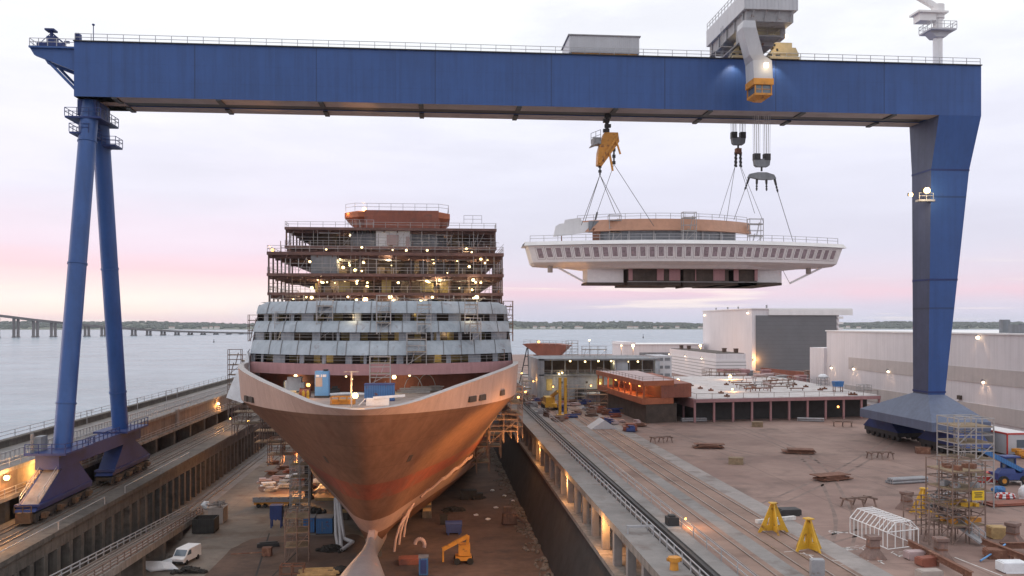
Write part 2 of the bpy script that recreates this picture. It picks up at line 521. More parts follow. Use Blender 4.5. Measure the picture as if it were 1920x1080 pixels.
rL = ramp_nodes([(0, S(250, 218, 222)), (.012, S(255, 238, 232)), (.026, S(255, 246, 242)), (.042, S(252, 228, 234)), (.056, S(246, 212, 228)), (.08, S(236, 218, 238)), (.14, S(234, 230, 248)), (.22, S(243, 241, 253)), (.32, S(251, 253, 255)), (.45, S(255, 255, 255)), (1, (1.3, 1.3, 1.32))])
L.new(zz.outputs[0], rR.inputs[0]); L.new(zz.outputs[0], rL.inputs[0])
# azimuth: how far towards the sunset
dt = N.new('ShaderNodeVectorMath'); dt.operation = 'DOT_PRODUCT'
L.new(nrm.outputs[0], dt.inputs[0]); dt.inputs[1].default_value = (math.sin(rad(-24)), math.cos(rad(-24)), 0)
mx = N.new('ShaderNodeMix'); mx.data_type = 'RGBA'
L.new(smooth(dt.outputs['Value'], .86, .985), mx.inputs[0]); L.new(rR.outputs[0], mx.inputs[6]); L.new(rL.outputs[0], mx.inputs[7])
# thin bright streaks low down
mp2 = N.new('ShaderNodeMapping'); mp2.inputs['Scale'].default_value = (3.0, 3.0, 70); mp2.inputs['Location'].default_value = (4.2, 1.1, .3)
L.new(nrm.outputs[0], mp2.inputs['Vector'])
c2 = N.new('ShaderNodeTexNoise'); c2.inputs['Scale'].default_value = 1.3; c2.inputs['Detail'].default_value = 4
L.new(mp2.outputs[0], c2.inputs['Vector'])
st = smooth(c2.outputs['Fac'], .56, .68)
lowb = N.new('ShaderNodeMath'); lowb.operation = 'MULTIPLY'
L.new(smooth(sx.outputs[2], .085, .03), lowb.inputs[0]); L.new(st, lowb.inputs[1])
lb2 = N.new('ShaderNodeMath'); lb2.operation = 'MULTIPLY'; lb2.inputs[1].default_value = .75; L.new(lowb.outputs[0], lb2.inputs[0])
mx2 = N.new('ShaderNodeMix'); mx2.data_type = 'RGBA'
L.new(lb2.outputs[0], mx2.inputs[0]); L.new(mx.outputs[2], mx2.inputs[6]); mx2.inputs[7].default_value = (1.0, .90, .86, 1)
# soft mottling of the upper overcast
mot = N.new('ShaderNodeMapRange'); mot.inputs[1].default_value = .3; mot.inputs[2].default_value = .7; mot.inputs[3].default_value = .965; mot.inputs[4].default_value = 1.03
L.new(cn.outputs['Fac'], mot.inputs[0])
mp3 = N.new('ShaderNodeMapping'); mp3.inputs['Scale'].default_value = (3.0, 3.0, 9.0); mp3.inputs['Location'].default_value = (.7, 2.2, 0)
L.new(nrm.outputs[0], mp3.inputs['Vector'])
c3 = N.new('ShaderNodeTexNoise'); c3.inputs['Scale'].default_value = 1.5; c3.inputs['Detail'].default_value = 7; c3.inputs['Roughness'].default_value = .6
L.new(mp3.outputs[0], c3.inputs['Vector'])
lil = N.new('ShaderNodeMath'); lil.operation = 'MULTIPLY'; lil.inputs[1].default_value = .42
L.new(smooth(c3.outputs['Fac'], .44, .68), lil.inputs[0])
ml = N.new('ShaderNodeMix'); ml.data_type = 'RGBA'
L.new(lil.outputs[0], ml.inputs[0]); L.new(mx2.outputs[2], ml.inputs[6]); ml.inputs[7].default_value = (.73, .725, .86, 1)
mm = N.new('ShaderNodeMix'); mm.data_type = 'RGBA'; mm.blend_type = 'MULTIPLY'; mm.inputs[0].default_value = 1
L.new(ml.outputs[2], mm.inputs[6]); L.new(mot.outputs[0], mm.inputs[7])
# ground half
gh = N.new('ShaderNodeMix'); gh.data_type = 'RGBA'
L.new(smooth(sx.outputs[2], -.02, 0.0), gh.inputs[0]); gh.inputs[6].default_value = (.30, .28, .28, 1); L.new(mm.outputs[2], gh.inputs[7])
bg2 = N.new('ShaderNodeBackground'); bg2.inputs['Strength'].default_value = 1.03
L.new(gh.outputs[2], bg2.inputs['Color'])
adds = N.new('ShaderNodeAddShader')
L.new(bg1.outputs[0], adds.inputs[0]); L.new(bg2.outputs[0], adds.inputs[1]); L.new(adds.outputs[0], out.inputs['Surface'])
sl = bpy.data.lights.new('sun', 'SUN'); sl.energy = .5; sl.angle = rad(18); sl.color = (1, .86, .76)
so = bpy.data.objects.new('sun', sl); COL.objects.link(so)
so.rotation_euler = V((-math.sin(SUN_AZ) * -1 * -1, -math.cos(SUN_AZ), -math.tan(SUN_EL))).to_track_quat('-Z', 'Y').to_euler()
sc.view_settings.view_transform = 'Standard'; sc.view_settings.look = 'None'
sc.view_settings.exposure = 0; sc.view_settings.gamma = 1
sc.cycles.use_denoising = True
# ------------------------------------------------------------------ setting: ground, water
QR = 13.0      # right quay level
QL = 14.6      # left quay level
RP = 8.0       # left crane-rail platform
WZ = 5.0       # water
XL, XR = -45.3, 15.4
def plane(name, x0, y0, x1, y1, z, m, sub=1):
    mb = MB(); mb.add([(x0, y0, z), (x1, y0, z), (x1, y1, z), (x0, y1, z)], [(0, 1, 2, 3)])
    return struct(name, mb, m)
plane('dock_floor', -58, -40, 26, 440, 0, 'floor_concrete')
mb = MB()
for seed, (x0, x1, y0, y1) in enumerate([(-9, 15.6, 20, 420), (-30, -9, 95, 140), (-37, -12, 172, 300)]):
    random.seed(seed); n = 40; pts = []
    for k in range(n):
        t = 2 * math.pi * k / n
        cx, cy, rx, ry = (x0 + x1) / 2, (y0 + y1) / 2, (x1 - x0) / 2, (y1 - y0) / 2
        sq = lambda c: math.copysign(abs(c) ** .35, c)
        pts.append((cx + rx * sq(math.cos(t)) * random.uniform(.93, 1.0), cy + ry * sq(math.sin(t)) * random.uniform(.93, 1.0), .004 + seed * .001))
    mb.add(pts, [tuple(range(n))])
struct('ground_rust', mb, 'floor_rusty')
random.seed(11)
mb = MB()
E = 9000
mb.add([(-E, -800, WZ), (-64, -800, WZ), (-64, 560, WZ), (-E, 560, WZ), (-E, E, WZ), (-64, E, WZ), (E, E, WZ), (E, 560, WZ)], [(0, 1, 2, 3), (3, 2, 5, 4), (2, 7, 6, 5)])
struct('sea', mb, 'water')
mb = MB()
mb.add([(24, -60, QR), (900, -60, QR), (900, 560, QR), (24, 560, QR), (24, 560, WZ - 3), (900, 560, WZ - 3)], [(0, 1, 2, 3), (3, 2, 5, 4)])
struct('quay_ground', mb, 'quay_ground')
mb = MB(); mb.box2((-58, 432, -1), (26, 560, QR - .05)); struct('quay_end', mb, 'concrete_light')
# far shore
def shore_h(x): return 26 + 5 * math.sin(x * .0021 + .4) + 3.5 * math.sin(x * .0063) + 2 * math.sin(x * .017)
mb = MB(); xs = list(range(-4600, 5200, 90)); rows = [(3850, 0), (3900, .06), (4300, .25), (4900, .6), (5600, 1.0), (6400, 1.05)]
vs = []
for i, x in enumerate(xs):
    for (y, k) in rows:
        vs.append((x, y + 60 * math.sin(x * .004) + abs(x) * .06, WZ - 1 + (shore_h(x) * k + 1.2 if k > 0 else 0)))
n = len(rows); fs = []
for i in range(len(xs) - 1):
    for j in range(n - 1): fs.append((i * n + j, (i + 1) * n + j, (i + 1) * n + j + 1, i * n + j + 1))
mb.add(vs, fs, 0, True); struct('hills', mb, 'land')
mb = MB()
for k in range(5200):
    x = random.uniform(-4300, 4900); t = random.random() ** .8
    y0 = 3925 + 60 * math.sin(x * .004) + abs(x) * .06
    y = y0 + t * 1700; z = WZ + shore_h(x) * min(1, .06 + t) + 1
    hgt = random.uniform(6, 10) * (1.1 if t > .8 else .85)
    mb.blob((x, y, z + hgt * .4), (random.uniform(8, 17), 12, hgt * .7), 0, .3)
struct('treeline', mb, 'trees_far', 'stuff')
# houses on the far shore
hz_px = [(1003, 617), (1018, 617), (1036, 618), (1049, 617), (1082, 618), (1088, 617), (1181, 617), (1192, 618), (1228, 617), (1240, 617), (1252, 616), (1270, 616), (1315, 615), (1322, 616), (384, 619), (396, 619), (407, 619), (1590, 617), (1610, 617), (322, 618)]
hp = None
for i, (px, py) in enumerate(hz_px):
    p = P(px, 612, 1.0); d = V((p.x, p.y, 0)).normalized()
    y = 3935 + abs(d.x / d.y * 3900) * .06 + 40
    loc = V((d.x / d.y * y, y, WZ + 3.0))
    if hp is None:
        hp = thing('house', '', 'house', loc, 'houses on the far shore')
        a = MB(); a.box2(loc + V((-9, -6, 0)), loc + V((9, 6, 8))); build('wall', a, 'house_white', hp)
        a = MB(); a.prism([(loc.y - 6.6, loc.z + 8), (loc.y + 6.6, loc.z + 8), (loc.y, loc.z + 12)], loc.x - 9.6, loc.x + 9.6, 'x'); build('roof', a, 'house_roof', hp)
        hp['label'] = 'small white house on the far shore below dark trees'
    else:
        dup(hp, loc, random.uniform(-.5, .5), scale=(random.uniform(.7, 1.7), 1, random.uniform(.7, 1.15)))
# bridge on the left
def bridge():
    A = P(-60, 634.5, 1650); B = P(470, 628, 2250)
    A.z = B.z = WZ
    br = thing('road_bridge', 'long concrete road bridge sloping down across the water on many paired piers', 'bridge', tuple(A))
    d = (B - A).normalized(); nrm_ = V((d.y, -d.x, 0))
    def topz(t):
        # deck elevation read from the pixel row of its top edge
        px = 960 + 0; p = A.lerp(B, t); yc = p.x * ST + p.y * CT; xc = p.x * CT - p.y * ST
        q = 960 + F * xc / yc
        tab = [(-80, 582), (0, 590), (60, 597.5), (140, 606), (200, 611.5), (260, 616), (330, 619.5), (400, 621.8), (480, 623.2)]
        for (a, ya), (b, yb) in zip(tab[:-1], tab[1:]):
            if a <= q <= b: y = ya + (yb - ya) * (q - a) / (b - a); break
        else: y = tab[-1][1]
        return HC - (y - HZ) / F * yc
    rings = []
    for k in range(41):
        t = k / 40; p = A.lerp(B, t); z = topz(t)
        rings.append([p + nrm_ * 7 + V((0, 0, z - WZ)), p - nrm_ * 7 + V((0, 0, z - WZ)), p - nrm_ * 6 + V((0, 0, z - WZ - 4.2)), p + nrm_ * 6 + V((0, 0, z - WZ - 4.2))])
    m_ = MB(); m_.loft(rings); build('deck', m_, 'bridge_concrete', br)
    tgt = [30, 66.5, 100, 131, 163, 194, 222, 251, 279, 306, 332, 357, 381, 405, 429, 452, -7, -44]
    for q in tgt:
        k = (q - 960) / F
        # intersect pixel column with the bridge line
        best = min(range(2001), key=lambda i: abs((A.lerp(B, i / 2000).x * CT - A.lerp(B, i / 2000).y * ST) / (A.lerp(B, i / 2000).x * ST + A.lerp(B, i / 2000).y * CT) - k))
        t = best / 2000; p = A.lerp(B, t); z = topz(t) - 3.1
        m_ = MB()
        for s_ in (-1, 1):
            c = p + d * (s_ * 4.2)
            m_.bar(c + V((0, 0, -2)), c + V((0, 0, z - WZ)), 4.6, 4.0)
            m_.bar(c + V((0, 0, -2)), c + V((0, 0, 2)), 6.0, 6)
        build('pier', m_, 'bridge_concrete', br)
bridge()
for (px, py, h) in [(401, 642, 3.5), (1206, 634, 6.5)]:
    p = G(px, py, WZ); b = MB(); b.tube(p, p + V((0, 0, h * .4)), 1.3, 8, .9); b.tube(p + V((0, 0, h * .4)), p + V((0, 0, h)), .45, 6, .3); b.box(p + V((0, 0, h + .3)), (1.2, 1.2, .8))
    solo('navigation_buoy', b, 'dark_steel', 'tiny dark navigation buoy on the water ' + ('left of the ship' if px < 900 else 'above the low white shed'), 'buoy')
# ------------------------------------------------------------------ left dock side
Y0, Y1 = 40, 430
wt = thing('dock_wall', 'dark concrete dock wall with close set pilasters below the crane rails, left of the ship', 'wall', (XL, 180, 0))
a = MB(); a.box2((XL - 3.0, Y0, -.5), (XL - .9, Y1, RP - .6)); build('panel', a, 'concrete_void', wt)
a = MB(); a.box2((-53.6, Y0, RP - .6), (XL + .15, Y1, RP)); a.box2((XL - .9, Y0, RP - 2.2), (XL - .1, Y1, RP - .6)); build('coping', a, 'concrete_wall', wt)
for k in range(88):
    y = 78 + k * 3.6
    a = MB(); a.box2((XL - .9, y, -.3), (XL, y + 1.05, RP - 2.2)); build('pilaster', a, 'concrete_wall', wt)
for k, x in enumerate((-51.9, -51.0, -49.4, -48.5)):
    a = MB(); a.box2((x - .09, Y0, RP + .003), (x + .09, Y1, RP + .16)); 
    solo('crane_rail', a, 'rail_steel', 'steel crane rail on the left dock wall platform, ' + ['outermost, nearest the upper quay', 'second from the upper quay', 'third from the upper quay', 'nearest the dock edge'][k], 'rail')
wt = thing('quay_wall', 'brown upper quay wall with ledge and dark recess under it behind the left crane legs', 'wall', (-54, 180, RP))
a = MB(); a.box2((-55.2, Y0, 11.2), (-54.2, Y1, QL - .5)); build('face', a, 'wall_tan', wt)
a = MB(); a.box2((-56.5, Y0, 10.7), (-53.4, Y1, 11.2)); build('ledge', a, 'concrete_light', wt)
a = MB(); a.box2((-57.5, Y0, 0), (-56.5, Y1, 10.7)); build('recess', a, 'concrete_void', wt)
a = MB(); a.box2((-63.4, Y0, QL - .5), (-53.9, Y1, QL)); build('coping', a, 'concrete_light', wt)
for k in range(26):
    y = 80 + 12 * k; a = MB(); a.box2((-56.5, y, 0), (-53.9, y + 1.2, 10.7)); build('buttress', a, 'concrete_wall', wt)
for k, y in enumerate((104.5, 146, 190, 240)):
    a = MB(); a.box2((-54.2, y, 10.9), (-53.75, y + 1.5, QL + .3)); build('ladder_recess' if False else 'fender', a, 'pale_paving', wt)
plane('quay_surface', -63, Y0, -54.2, Y1, QL + .004, 'grey_paving')
a = MB(); a.box2((-63.9, Y0, 2), (-63.4, Y1, QL + .85)); a.box2((-64.2, Y0, QL + .85), (-63.2, Y1, QL + 1.1)); solo('parapet', a, 'concrete_wall', 'dark concrete parapet along the seaward edge of the left quay', 'parapet')
a = MB(); a.rail([(-54.3, Y0, QL), (-54.3, Y1, QL)], 1.1, 3.0, .05); solo('guard_rail', a, 'galv', 'steel guard rail along the inner edge of the left quay', 'railing')
a = MB(); a.rail([(-56.6, Y0, QL), (-56.6, Y1, QL)], 1.3, 1.3, .09, (1.0, .15)); solo('cable_rack', a, 'rail_grey', 'grey ladder like cable rack running along the left quay', 'rack')
a = MB(); a.rail([(-63.6, Y0, QL + 1.1), (-63.6, Y1, QL + 1.1)], 1.2, 5.0, .05); solo('guard_rail', a, 'rail_grey', 'thin guard rail on top of the dark parapet by the sea', 'railing')
a = MB(); a.rail([(-53.5, Y0, 11.2), (-53.5, Y1, 11.2)], 1.0, 3.0, .05); solo('guard_rail', a, 'rail_grey', 'guard rail on the ledge of the brown upper quay wall', 'railing')
a = MB(); a.rail([(XL - .1, 96, RP), (XL - .1, 126, RP)], 1.0, 15, .07, (1.0,)); solo('guard_rail', a, 'galv', 'low pale handrail on the dock edge below the front crane bogie', 'railing')
a = MB(); a.rail([(XL - .1, 134, RP), (XL - .1, 168, RP)], 1.0, 17, .07, (1.0,)); solo('guard_rail', a, 'galv', 'low pale handrail on the dock edge below the rear crane bogie', 'railing')
# upper walkway on parapet: thin posts (light poles)
for k, (px, py) in enumerate([(163, 845), (258, 800), (312, 752), (332, 735)]):
    p = PXp(px, py, -62.5); p.z = QL
    a = MB(); a.tube(p, p + V((0, 0, 2.6)), .07, 6); a.box(p + V((.5, 0, 2.6)), (1.3, .25, .12))
    solo('lamp_post', a, 'rail_grey', 'slim grey lamp post on the left quay parapet, ' + ['nearest the camera', 'just beside the rear crane leg', 'third along from the camera', 'farthest along'][k], 'lamp post')
# access ramp
rt = thing('access_ramp', 'long elevated concrete ramp with rails sloping to the dock floor at lower left', 'ramp', (-40, 110, 0))
A0, A1 = V((-43.2, 158, .25)), V((-36.6, 78, 8.6))
B0, B1 = V((-40.0, 157, .25)), V((-32.9, 78, 8.6))
a = MB(); a.loft([[A0, B0, B0 - V((0, 0, .9)), A0 - V((0, 0, .9))], [A1, B1, B1 - V((0, 0, .9)), A1 - V((0, 0, .9))]]); build('deck', a, 'concrete_light', rt)
a = MB()
for f_ in (.12, .3, .45, .55, .7, .88):
    p, q = A0.lerp(B0, f_), A1.lerp(B1, f_); up = V((0, 0, .1)); a.bar(p + up, q + up, .16, .16)
build('track', a, 'rail_steel', rt)
a = MB(); a.rail([A0 + V((.15, 0, 0)), A1 + V((.15, 0, 0))], .9, 3, .07); build('railing', a, 'galv', rt)
a = MB(); a.rail([B0 - V((.15, 0, 0)), B1 - V((.15, 0, 0))], 1.0, 3, .07, (1.0, .6, .25)); build('railing', a, 'scaf_rust', rt)
for t in (.25, .4, .55, .7, .85):
    p, q = A0.lerp(A1, t), B0.lerp(B1, t)
    a = MB(); a.box2((p.x + .2, p.y - .6, 0), (q.x - .2, p.y + .6, p.z - .9)); build('pier', a, 'concrete_wall', rt)
# wall at the head of the ramp and cable trench strip on the floor
a = MB(); a.add([(-44.4, 150, .006), (-40.5, 150, .006), (-40.5, 420, .006), (-44.4, 420, .006)], [(0, 1, 2, 3)]); struct('floor_path', a, 'grey_paving')
for k, x in enumerate((-43.4, -42.2)):
    a = MB(); a.box2((x - .1, 158, .01), (x + .1, 420, .14)); solo('floor_rail', a, 'rail_steel', 'steel rail on the dock floor along the left wall, ' + ('closest to the wall' if k == 0 else 'farther from it'), 'rail')
# ------------------------------------------------------------------ right dock side
wt = thing('dock_wall', 'tall dark dock wall with ledge and a gallery of pale columns right of the ship', 'wall', (18, 180, 0))
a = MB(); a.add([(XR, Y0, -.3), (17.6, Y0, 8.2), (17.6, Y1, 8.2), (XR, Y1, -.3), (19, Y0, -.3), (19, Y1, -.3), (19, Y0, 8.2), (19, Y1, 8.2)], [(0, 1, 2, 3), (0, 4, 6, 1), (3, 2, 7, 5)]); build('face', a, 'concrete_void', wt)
a = MB(); a.box2((17.3, Y0, 8.2), (22, Y1, 8.7)); build('ledge', a, 'concrete_light', wt)
a = MB(); a.box2((20.6, Y0, 8.7), (21.4, Y1, 12.2)); build('recess', a, 'wall_tan', wt)
a = MB(); a.box2((17.8, Y0, 12.2), (24.2, Y1, 12.94)); build('coping', a, 'concrete_light', wt)
for k in range(50):
    y = 62 + 6.2 * k
    a = MB(); a.box2((17.9, y, 8.7), (18.7, y + .8, 12.2)); build('column', a, 'pale_paving', wt)
a = MB()
for k in range(40):
    y = 64.6 + 6.2 * k
    if k % 3: a.box2((20.3, y, 8.75), (20.6, y + 1.6, 11.6))
build('opening', a, 'concrete_void', wt)
plane('quay_walkway', 17.8, Y0, 20.6, Y1, 12.95, 'grey_paving')
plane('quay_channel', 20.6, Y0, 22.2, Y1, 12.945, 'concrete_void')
a = MB(); a.box2((22.2, Y0, 12.5), (23.6, Y1, 13.35)); a.box2((20.75, Y0, 12.5), (21.0, Y1, 13.2)); solo('cable_duct', a, 'grey_paving', 'raised grey concrete cable duct along the right dock edge', 'duct')
a = MB(); a.box2((21.5, Y0, 12.9), (21.8, Y1, 13.5)); solo('pipe_run', a, 'dark_steel', 'dark pipe lying in the channel beside the grey cable duct', 'pipe')
a = MB(); a.rail([(20.4, Y0, 12.95), (20.4, Y1, 12.95)], 1.15, 2.4, .055); solo('guard_rail', a, 'galv', 'pale guard rail along the right dock edge walkway', 'railing')
a = MB(); a.rail([(23.9, Y0, QR), (23.9, Y1, QR)], 1.1, 4.0, .045); solo('guard_rail', a, 'galv', 'thin guard rail between the cable duct and the rail tracks', 'railing')
plane('track_bed', 24.3, Y0, 33.8, 360, QR + .004, 'track_paving')
plane('track_strip', 27.6, Y0, 29.2, 360, QR + .008, 'grey_paving')
plane('road', 33.8, Y0, 36.2, 360, QR + .008, 'pale_paving')
for k, x in enumerate((25.4, 26.9, 29.9, 31.4, 33.2)):
    a = MB(); a.box2((x - .06, Y0, QR + .005), (x + .06, 360, QR + .09)); solo('quay_rail', a, 'rail_steel', 'steel rail in the brown quay right of the dock, ' + ['nearest the dock', 'second from the dock', 'third from the dock', 'fourth from the dock', 'farthest from the dock'][k], 'rail')
# debris ridge along the toe of the right wall
mb = MB()
for k in range(420):
    y = random.uniform(70, 240); x = XR - abs(random.gauss(0, .9)); mb.blob((x, y, .1), (random.uniform(.15, .5), random.uniform(.2, .8), random.uniform(.1, .35)), 0, .3)
struct('rubble_ridge', mb, 'rubble', 'stuff')
# ------------------------------------------------------------------ gantry crane
ZB, ZT = HC + 32.4, HC + 40.25
YF, YR = 130.6, 139.2
CXL = -50.3
cr = thing('gantry_crane', 'huge blue gantry crane spanning the dock with a pipe A-frame and a box leg', 'gantry crane', (CXL, 135, RP))
a = MB()
for (y0, y1) in ((YF, YF + 3.1), (YR - 3.1, YR)): a.box2((-51.3, y0, ZB), (85.1, y1, ZT))
a.box2((-51.3, YF + 3.1, ZT - 1.2), (85.1, YR - 3.1, ZT - .05))
a.box2((-51.25, YF + .02, ZB - .0), (-45.5, YR - .02, ZT - .02))
o = build('girder', a, ['crane_blue', 'soffit_grey'], cr)
for p_ in o.data.polygons:
    if p_.normal.z < -.9: p_.material_index = 1
a = MB(); a.box2((-45.5, YF + 3.1, ZB + .12), (78, YR - 3.1, ZB + .5)); build('gap_shade_plate', a, 'dark_steel', cr)  # dark sheet standing in for the shade in the open gap between the girders
a = MB()
for k in range(9):
    x = -45.8 + 14.6 * k
    for (y0, y1) in ((YF, YF + 3.1), (YR - 3.1, YR)): a.box2((x - .35, y0 + .02, ZB - .22), (x + .35, y1 - .02, ZB - .003))
build('soffit_rib', a, 'dark_steel', cr)
a = MB(); a.rail([(-51.2, YF + .1, ZT), (85, YF + .1, ZT)], 1.15, 2.25, .05); a.rail([(-51.2, YR - .1, ZT), (85, YR - .1, ZT)], 1.15, 2.25, .05)
build('railing', a, 'galv', cr)
a = MB(); a.box2((-51.35, YF - .25, ZT - .02), (85.15, YF + .25, ZT + .12)); build('edge_strip', a, 'dark_steel', cr)
# A-frame leg
ap = V((CXL, 135, ZB)); feet = [V((CXL, 124.2, 15.6)), V((CXL, 146.4, 15.6))]
for k, ft in enumerate(feet):
    tp = V((CXL + .3, 133.2 if k == 0 else 136.6, ZB - .2))
    a = MB(); a.tube(ft, tp, 1.22, 20, 1.22)
    for t in (.13, .52, .88):
        c = ft.lerp(tp, t); d = (tp - ft).normalized(); a.tube(c - d * .12, c + d * .12, 1.32, 20)
    build('leg', a, 'crane_leg_blue', cr)
a = MB(); a.box2((CXL - 1.15, 132.2, ZB - 2.2), (CXL + 1.45, 137.8, ZB)); build('leg_head', a, 'crane_dark_blue', cr)
a = MB()
for (x0, x1, y0, y1, z) in ((CXL - 2.6, CXL + 2.4, 131.4, 138.6, ZB - 2.6), (CXL - 1.9, CXL + .8, 131.2, 138, ZB - 4.9), (CXL + 1.2, CXL + 3.2, 135, 138, ZB - 5.9)):
    a.box2((x0, y0, z - .25), (x1, y1, z))
    a.rail([(x0, y0, z), (x1, y0, z), (x1, y1, z), (x0, y1, z), (x0, y0, z)], 1.2, 1.5, .05)
build('access_platform', a, 'crane_dark_blue', cr)
# sill and bogies, left
a = MB()
a.box2((CXL - 1.5, 119.5, 13.9), (CXL + 1.5, 151.5, 15.8)); a.box2((CXL - 2.6, 118.8, 15.8), (CXL + 2.6, 128.5, 16.1)); a.box2((CXL - 2.6, 142, 15.8), (CXL + 2.6, 152, 16.1))
a.rail([(CXL + 2.5, 128.5, 15.8), (CXL + 2.5, 118.9, 16.1), (CXL - 2.5, 118.9, 16.1)], 1.2, 1.8, .06); a.rail([(CXL + 1.4, 128.5, 15.8), (CXL + 1.4, 142, 15.8)], 1.0, 1.8, .06)
a.rail([(CXL + 2.5, 142, 16.1), (CXL + 2.5, 152, 16.1)], 1.2, 1.8, .06)
build('sill_beam', a, 'crane_dark_blue', cr)
for (ya, yb, yt0, yt1) in ((113.2, 131.2, 121.2, 126.5), (139, 157, 144.2, 149.4)):
    a = MB(); a.prism([(ya, 9.7), (yb, 9.7), (yb, 10.4), (yt1, 13.9), (yt0, 13.9), (ya + 1.5, 10.6)], CXL - 1.25, CXL + 1.25, 'x')
    a.box2((CXL - 1.5, ya + .5, 10.2), (CXL + 1.5, yb - .5, 10.5))
    b = build('bogie_frame', a, 'crane_dark_blue', cr)
    n = int((yb - ya) / 1.45)
    a = MB()
    for k in range(n):
        y = ya + .8 + k * 1.45
        for x in (CXL - .95, CXL + .95): a.tube((x - .16, y, RP + .75), (x + .16, y, RP + .75), .58, 12)
    a.box2((CXL - 1.2, ya + .2, RP + .95), (CXL + 1.2, yb - .2, RP + 1.45))
    build('wheel_set', a, 'dark_steel', b)
    for k in range(4):
        y = ya + 1.6 + k * (yb - ya - 3) / 3.2
        a = MB(); a.box2((CXL + 1.25, y, RP + .6), (CXL + 1.75, y + .9, RP + 1.3)); a.tube((CXL + 1.5, y + .9, RP + .95), (CXL + 1.5, y + 1.5, RP + .95), .24, 8)
        build('drive_motor', a, 'drive_paint', b)
    if ya < 120:
        a = MB(); a.bar((CXL + .2, ya + .9, 10.4), (CXL + .2, yt0 + .4, 14.3), 2.0, .16); build('stair', a, 'pale_paving', b)
        a = MB(); a.rail([(CXL + 1.2, ya + .9, 10.5), (CXL + 1.2, yt0 + .4, 14.3)], 1.0, 2, .05); a.rail([(CXL - 1.0, ya + .9, 10.5), (CXL - 1.0, yt0 + .4, 14.3)], 1.0, 2, .05); build('stair_rail', a, 'galv', b)
        a = MB(); a.box2((CXL - .9, ya - .5, RP + .4), (CXL + .9, ya + .1, RP + 1.7)); a.rail([(CXL - 1.0, ya - .5, RP + 1.7), (CXL + 1.0, ya - .5, RP + 1.7)], .8, 1, .06); build('buffer', a, 'drive_paint', b)
a = MB(); a.tube((CXL - 1.9, 119.6, 16.1), (CXL - 1.9, 119.6, 18.6), .25, 8); a.box2((CXL - 2.3, 121, 16.1), (CXL - 1.4, 123, 18)); build('cable_drum', a, 'grey_primer', cr)
# box leg on the right
sec = [(ZB + .02, 78.2, 85.1, YF, YR), (HC + 24.2, 77.9, 84.2, 132.3, 137.9), (HC - 11.3, 77.7, 80.5, 132.8, 137.2)]
a = MB(); a.loft([[(x0, y0, z), (x1, y0, z), (x1, y1, z), (x0, y1, z)] for (z, x0, x1, y0, y1) in sec])
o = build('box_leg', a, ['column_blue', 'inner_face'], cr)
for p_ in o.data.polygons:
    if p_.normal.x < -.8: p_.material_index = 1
a = MB()
for z, e in ((HC + 24.2, .05), (HC + 6.9, .05), (HC - 10.9, .08)):
    for (s0, s1) in zip(sec[:-1], sec[1:]):
        if s1[0] <= z <= s0[0]:
            t = (s0[0] - z) / (s0[0] - s1[0]); q = [s0[i] + (s1[i] - s0[i]) * t for i in range(1, 5)]
            a.box2((q[0] - e, q[2] - e, z - .14), (q[1] + e, q[3] + e, z + .14)); break
build('splice_band', a, 'crane_dark_blue', cr)
a = MB(); a.loft([[(77.7, 132.8, HC - 11.3), (80.5, 132.8, HC - 11.3), (80.5, 137.2, HC - 11.3), (77.7, 137.2, HC - 11.3)],
                  [(74.6, 126.5, 18.0), (84.0, 126.5, 18.0), (84.0, 149, 18.0), (74.6, 149, 18.0)]])
a.box2((74.6, 126.5, 16.6), (84.0, 149, 18.0)); build('leg_base', a, 'base_blue', cr)
for (ya, yb) in ((123, 135), (141, 153)):
    a = MB(); a.prism([(ya, 14.6), (yb, 14.6), (yb - 3, 16.6), (ya + 3, 16.6)], 77.2, 82.0, 'x'); b = build('bogie_frame', a, 'crane_dark_blue', cr)
    a = MB()
    for k in range(7):
        y = ya + .9 + k * 1.7
        for x in (77.8, 81.4): a.tube((x - .2, y, QR + .7), (x + .2, y, QR + .7), .6, 12)
    a.box2((77.3, ya + .3, QR + .9), (81.9, yb - .3, 14.6)); build('wheel_set', a, 'dark_steel', b)
# lamps on leg
a = MB(); a.box2((75.9, 132.2, HC + 19.2), (78.5, 133.4, HC + 19.5)); a.rail([(75.9, 132.2, HC + 19.5), (78.2, 132.2, HC + 19.5)], 1, 1, .05); build('lamp_bracket', a, 'grey_steel', cr)
# cantilever at the left end
a = MB()
a.prism([(-51.3, ZT - 1.0), (-51.3, ZT - 4.1), (-57.0, ZT - 1.9), (-57.6, ZT - .9)], YF + .6, YF + 1.4, 'y')
a.prism([(-51.3, ZT - 1.0), (-51.3, ZT - 4.1), (-57.0, ZT - 1.9), (-57.6, ZT - .9)], YF + 5, YF + 5.8, 'y')
a.box2((-57.6, YF + .2, ZT - .95), (-51.3, YF + 6.2, ZT - .7)); build('cantilever', a, 'crane_leg_blue', cr)
a = MB(); a.tube((-55.5, YF + 1, ZT - 2.4), (-51.2, YF + 1, ZT - 6.9), .2, 8); a.tube((-55.5, YF + 5.4, ZT - 2.4), (-51.2, YF + 5.4, ZT - 6.9), .2, 8); build('brace', a, 'crane_leg_blue', cr)
a = MB(); zt = ZT - .7
a.rail([(-51.3, YF + .3, zt), (-57.5, YF + .3, zt), (-57.5, YF + 6, zt)], 1.1, 1.2, .05); build('railing', a, 'galv', cr)
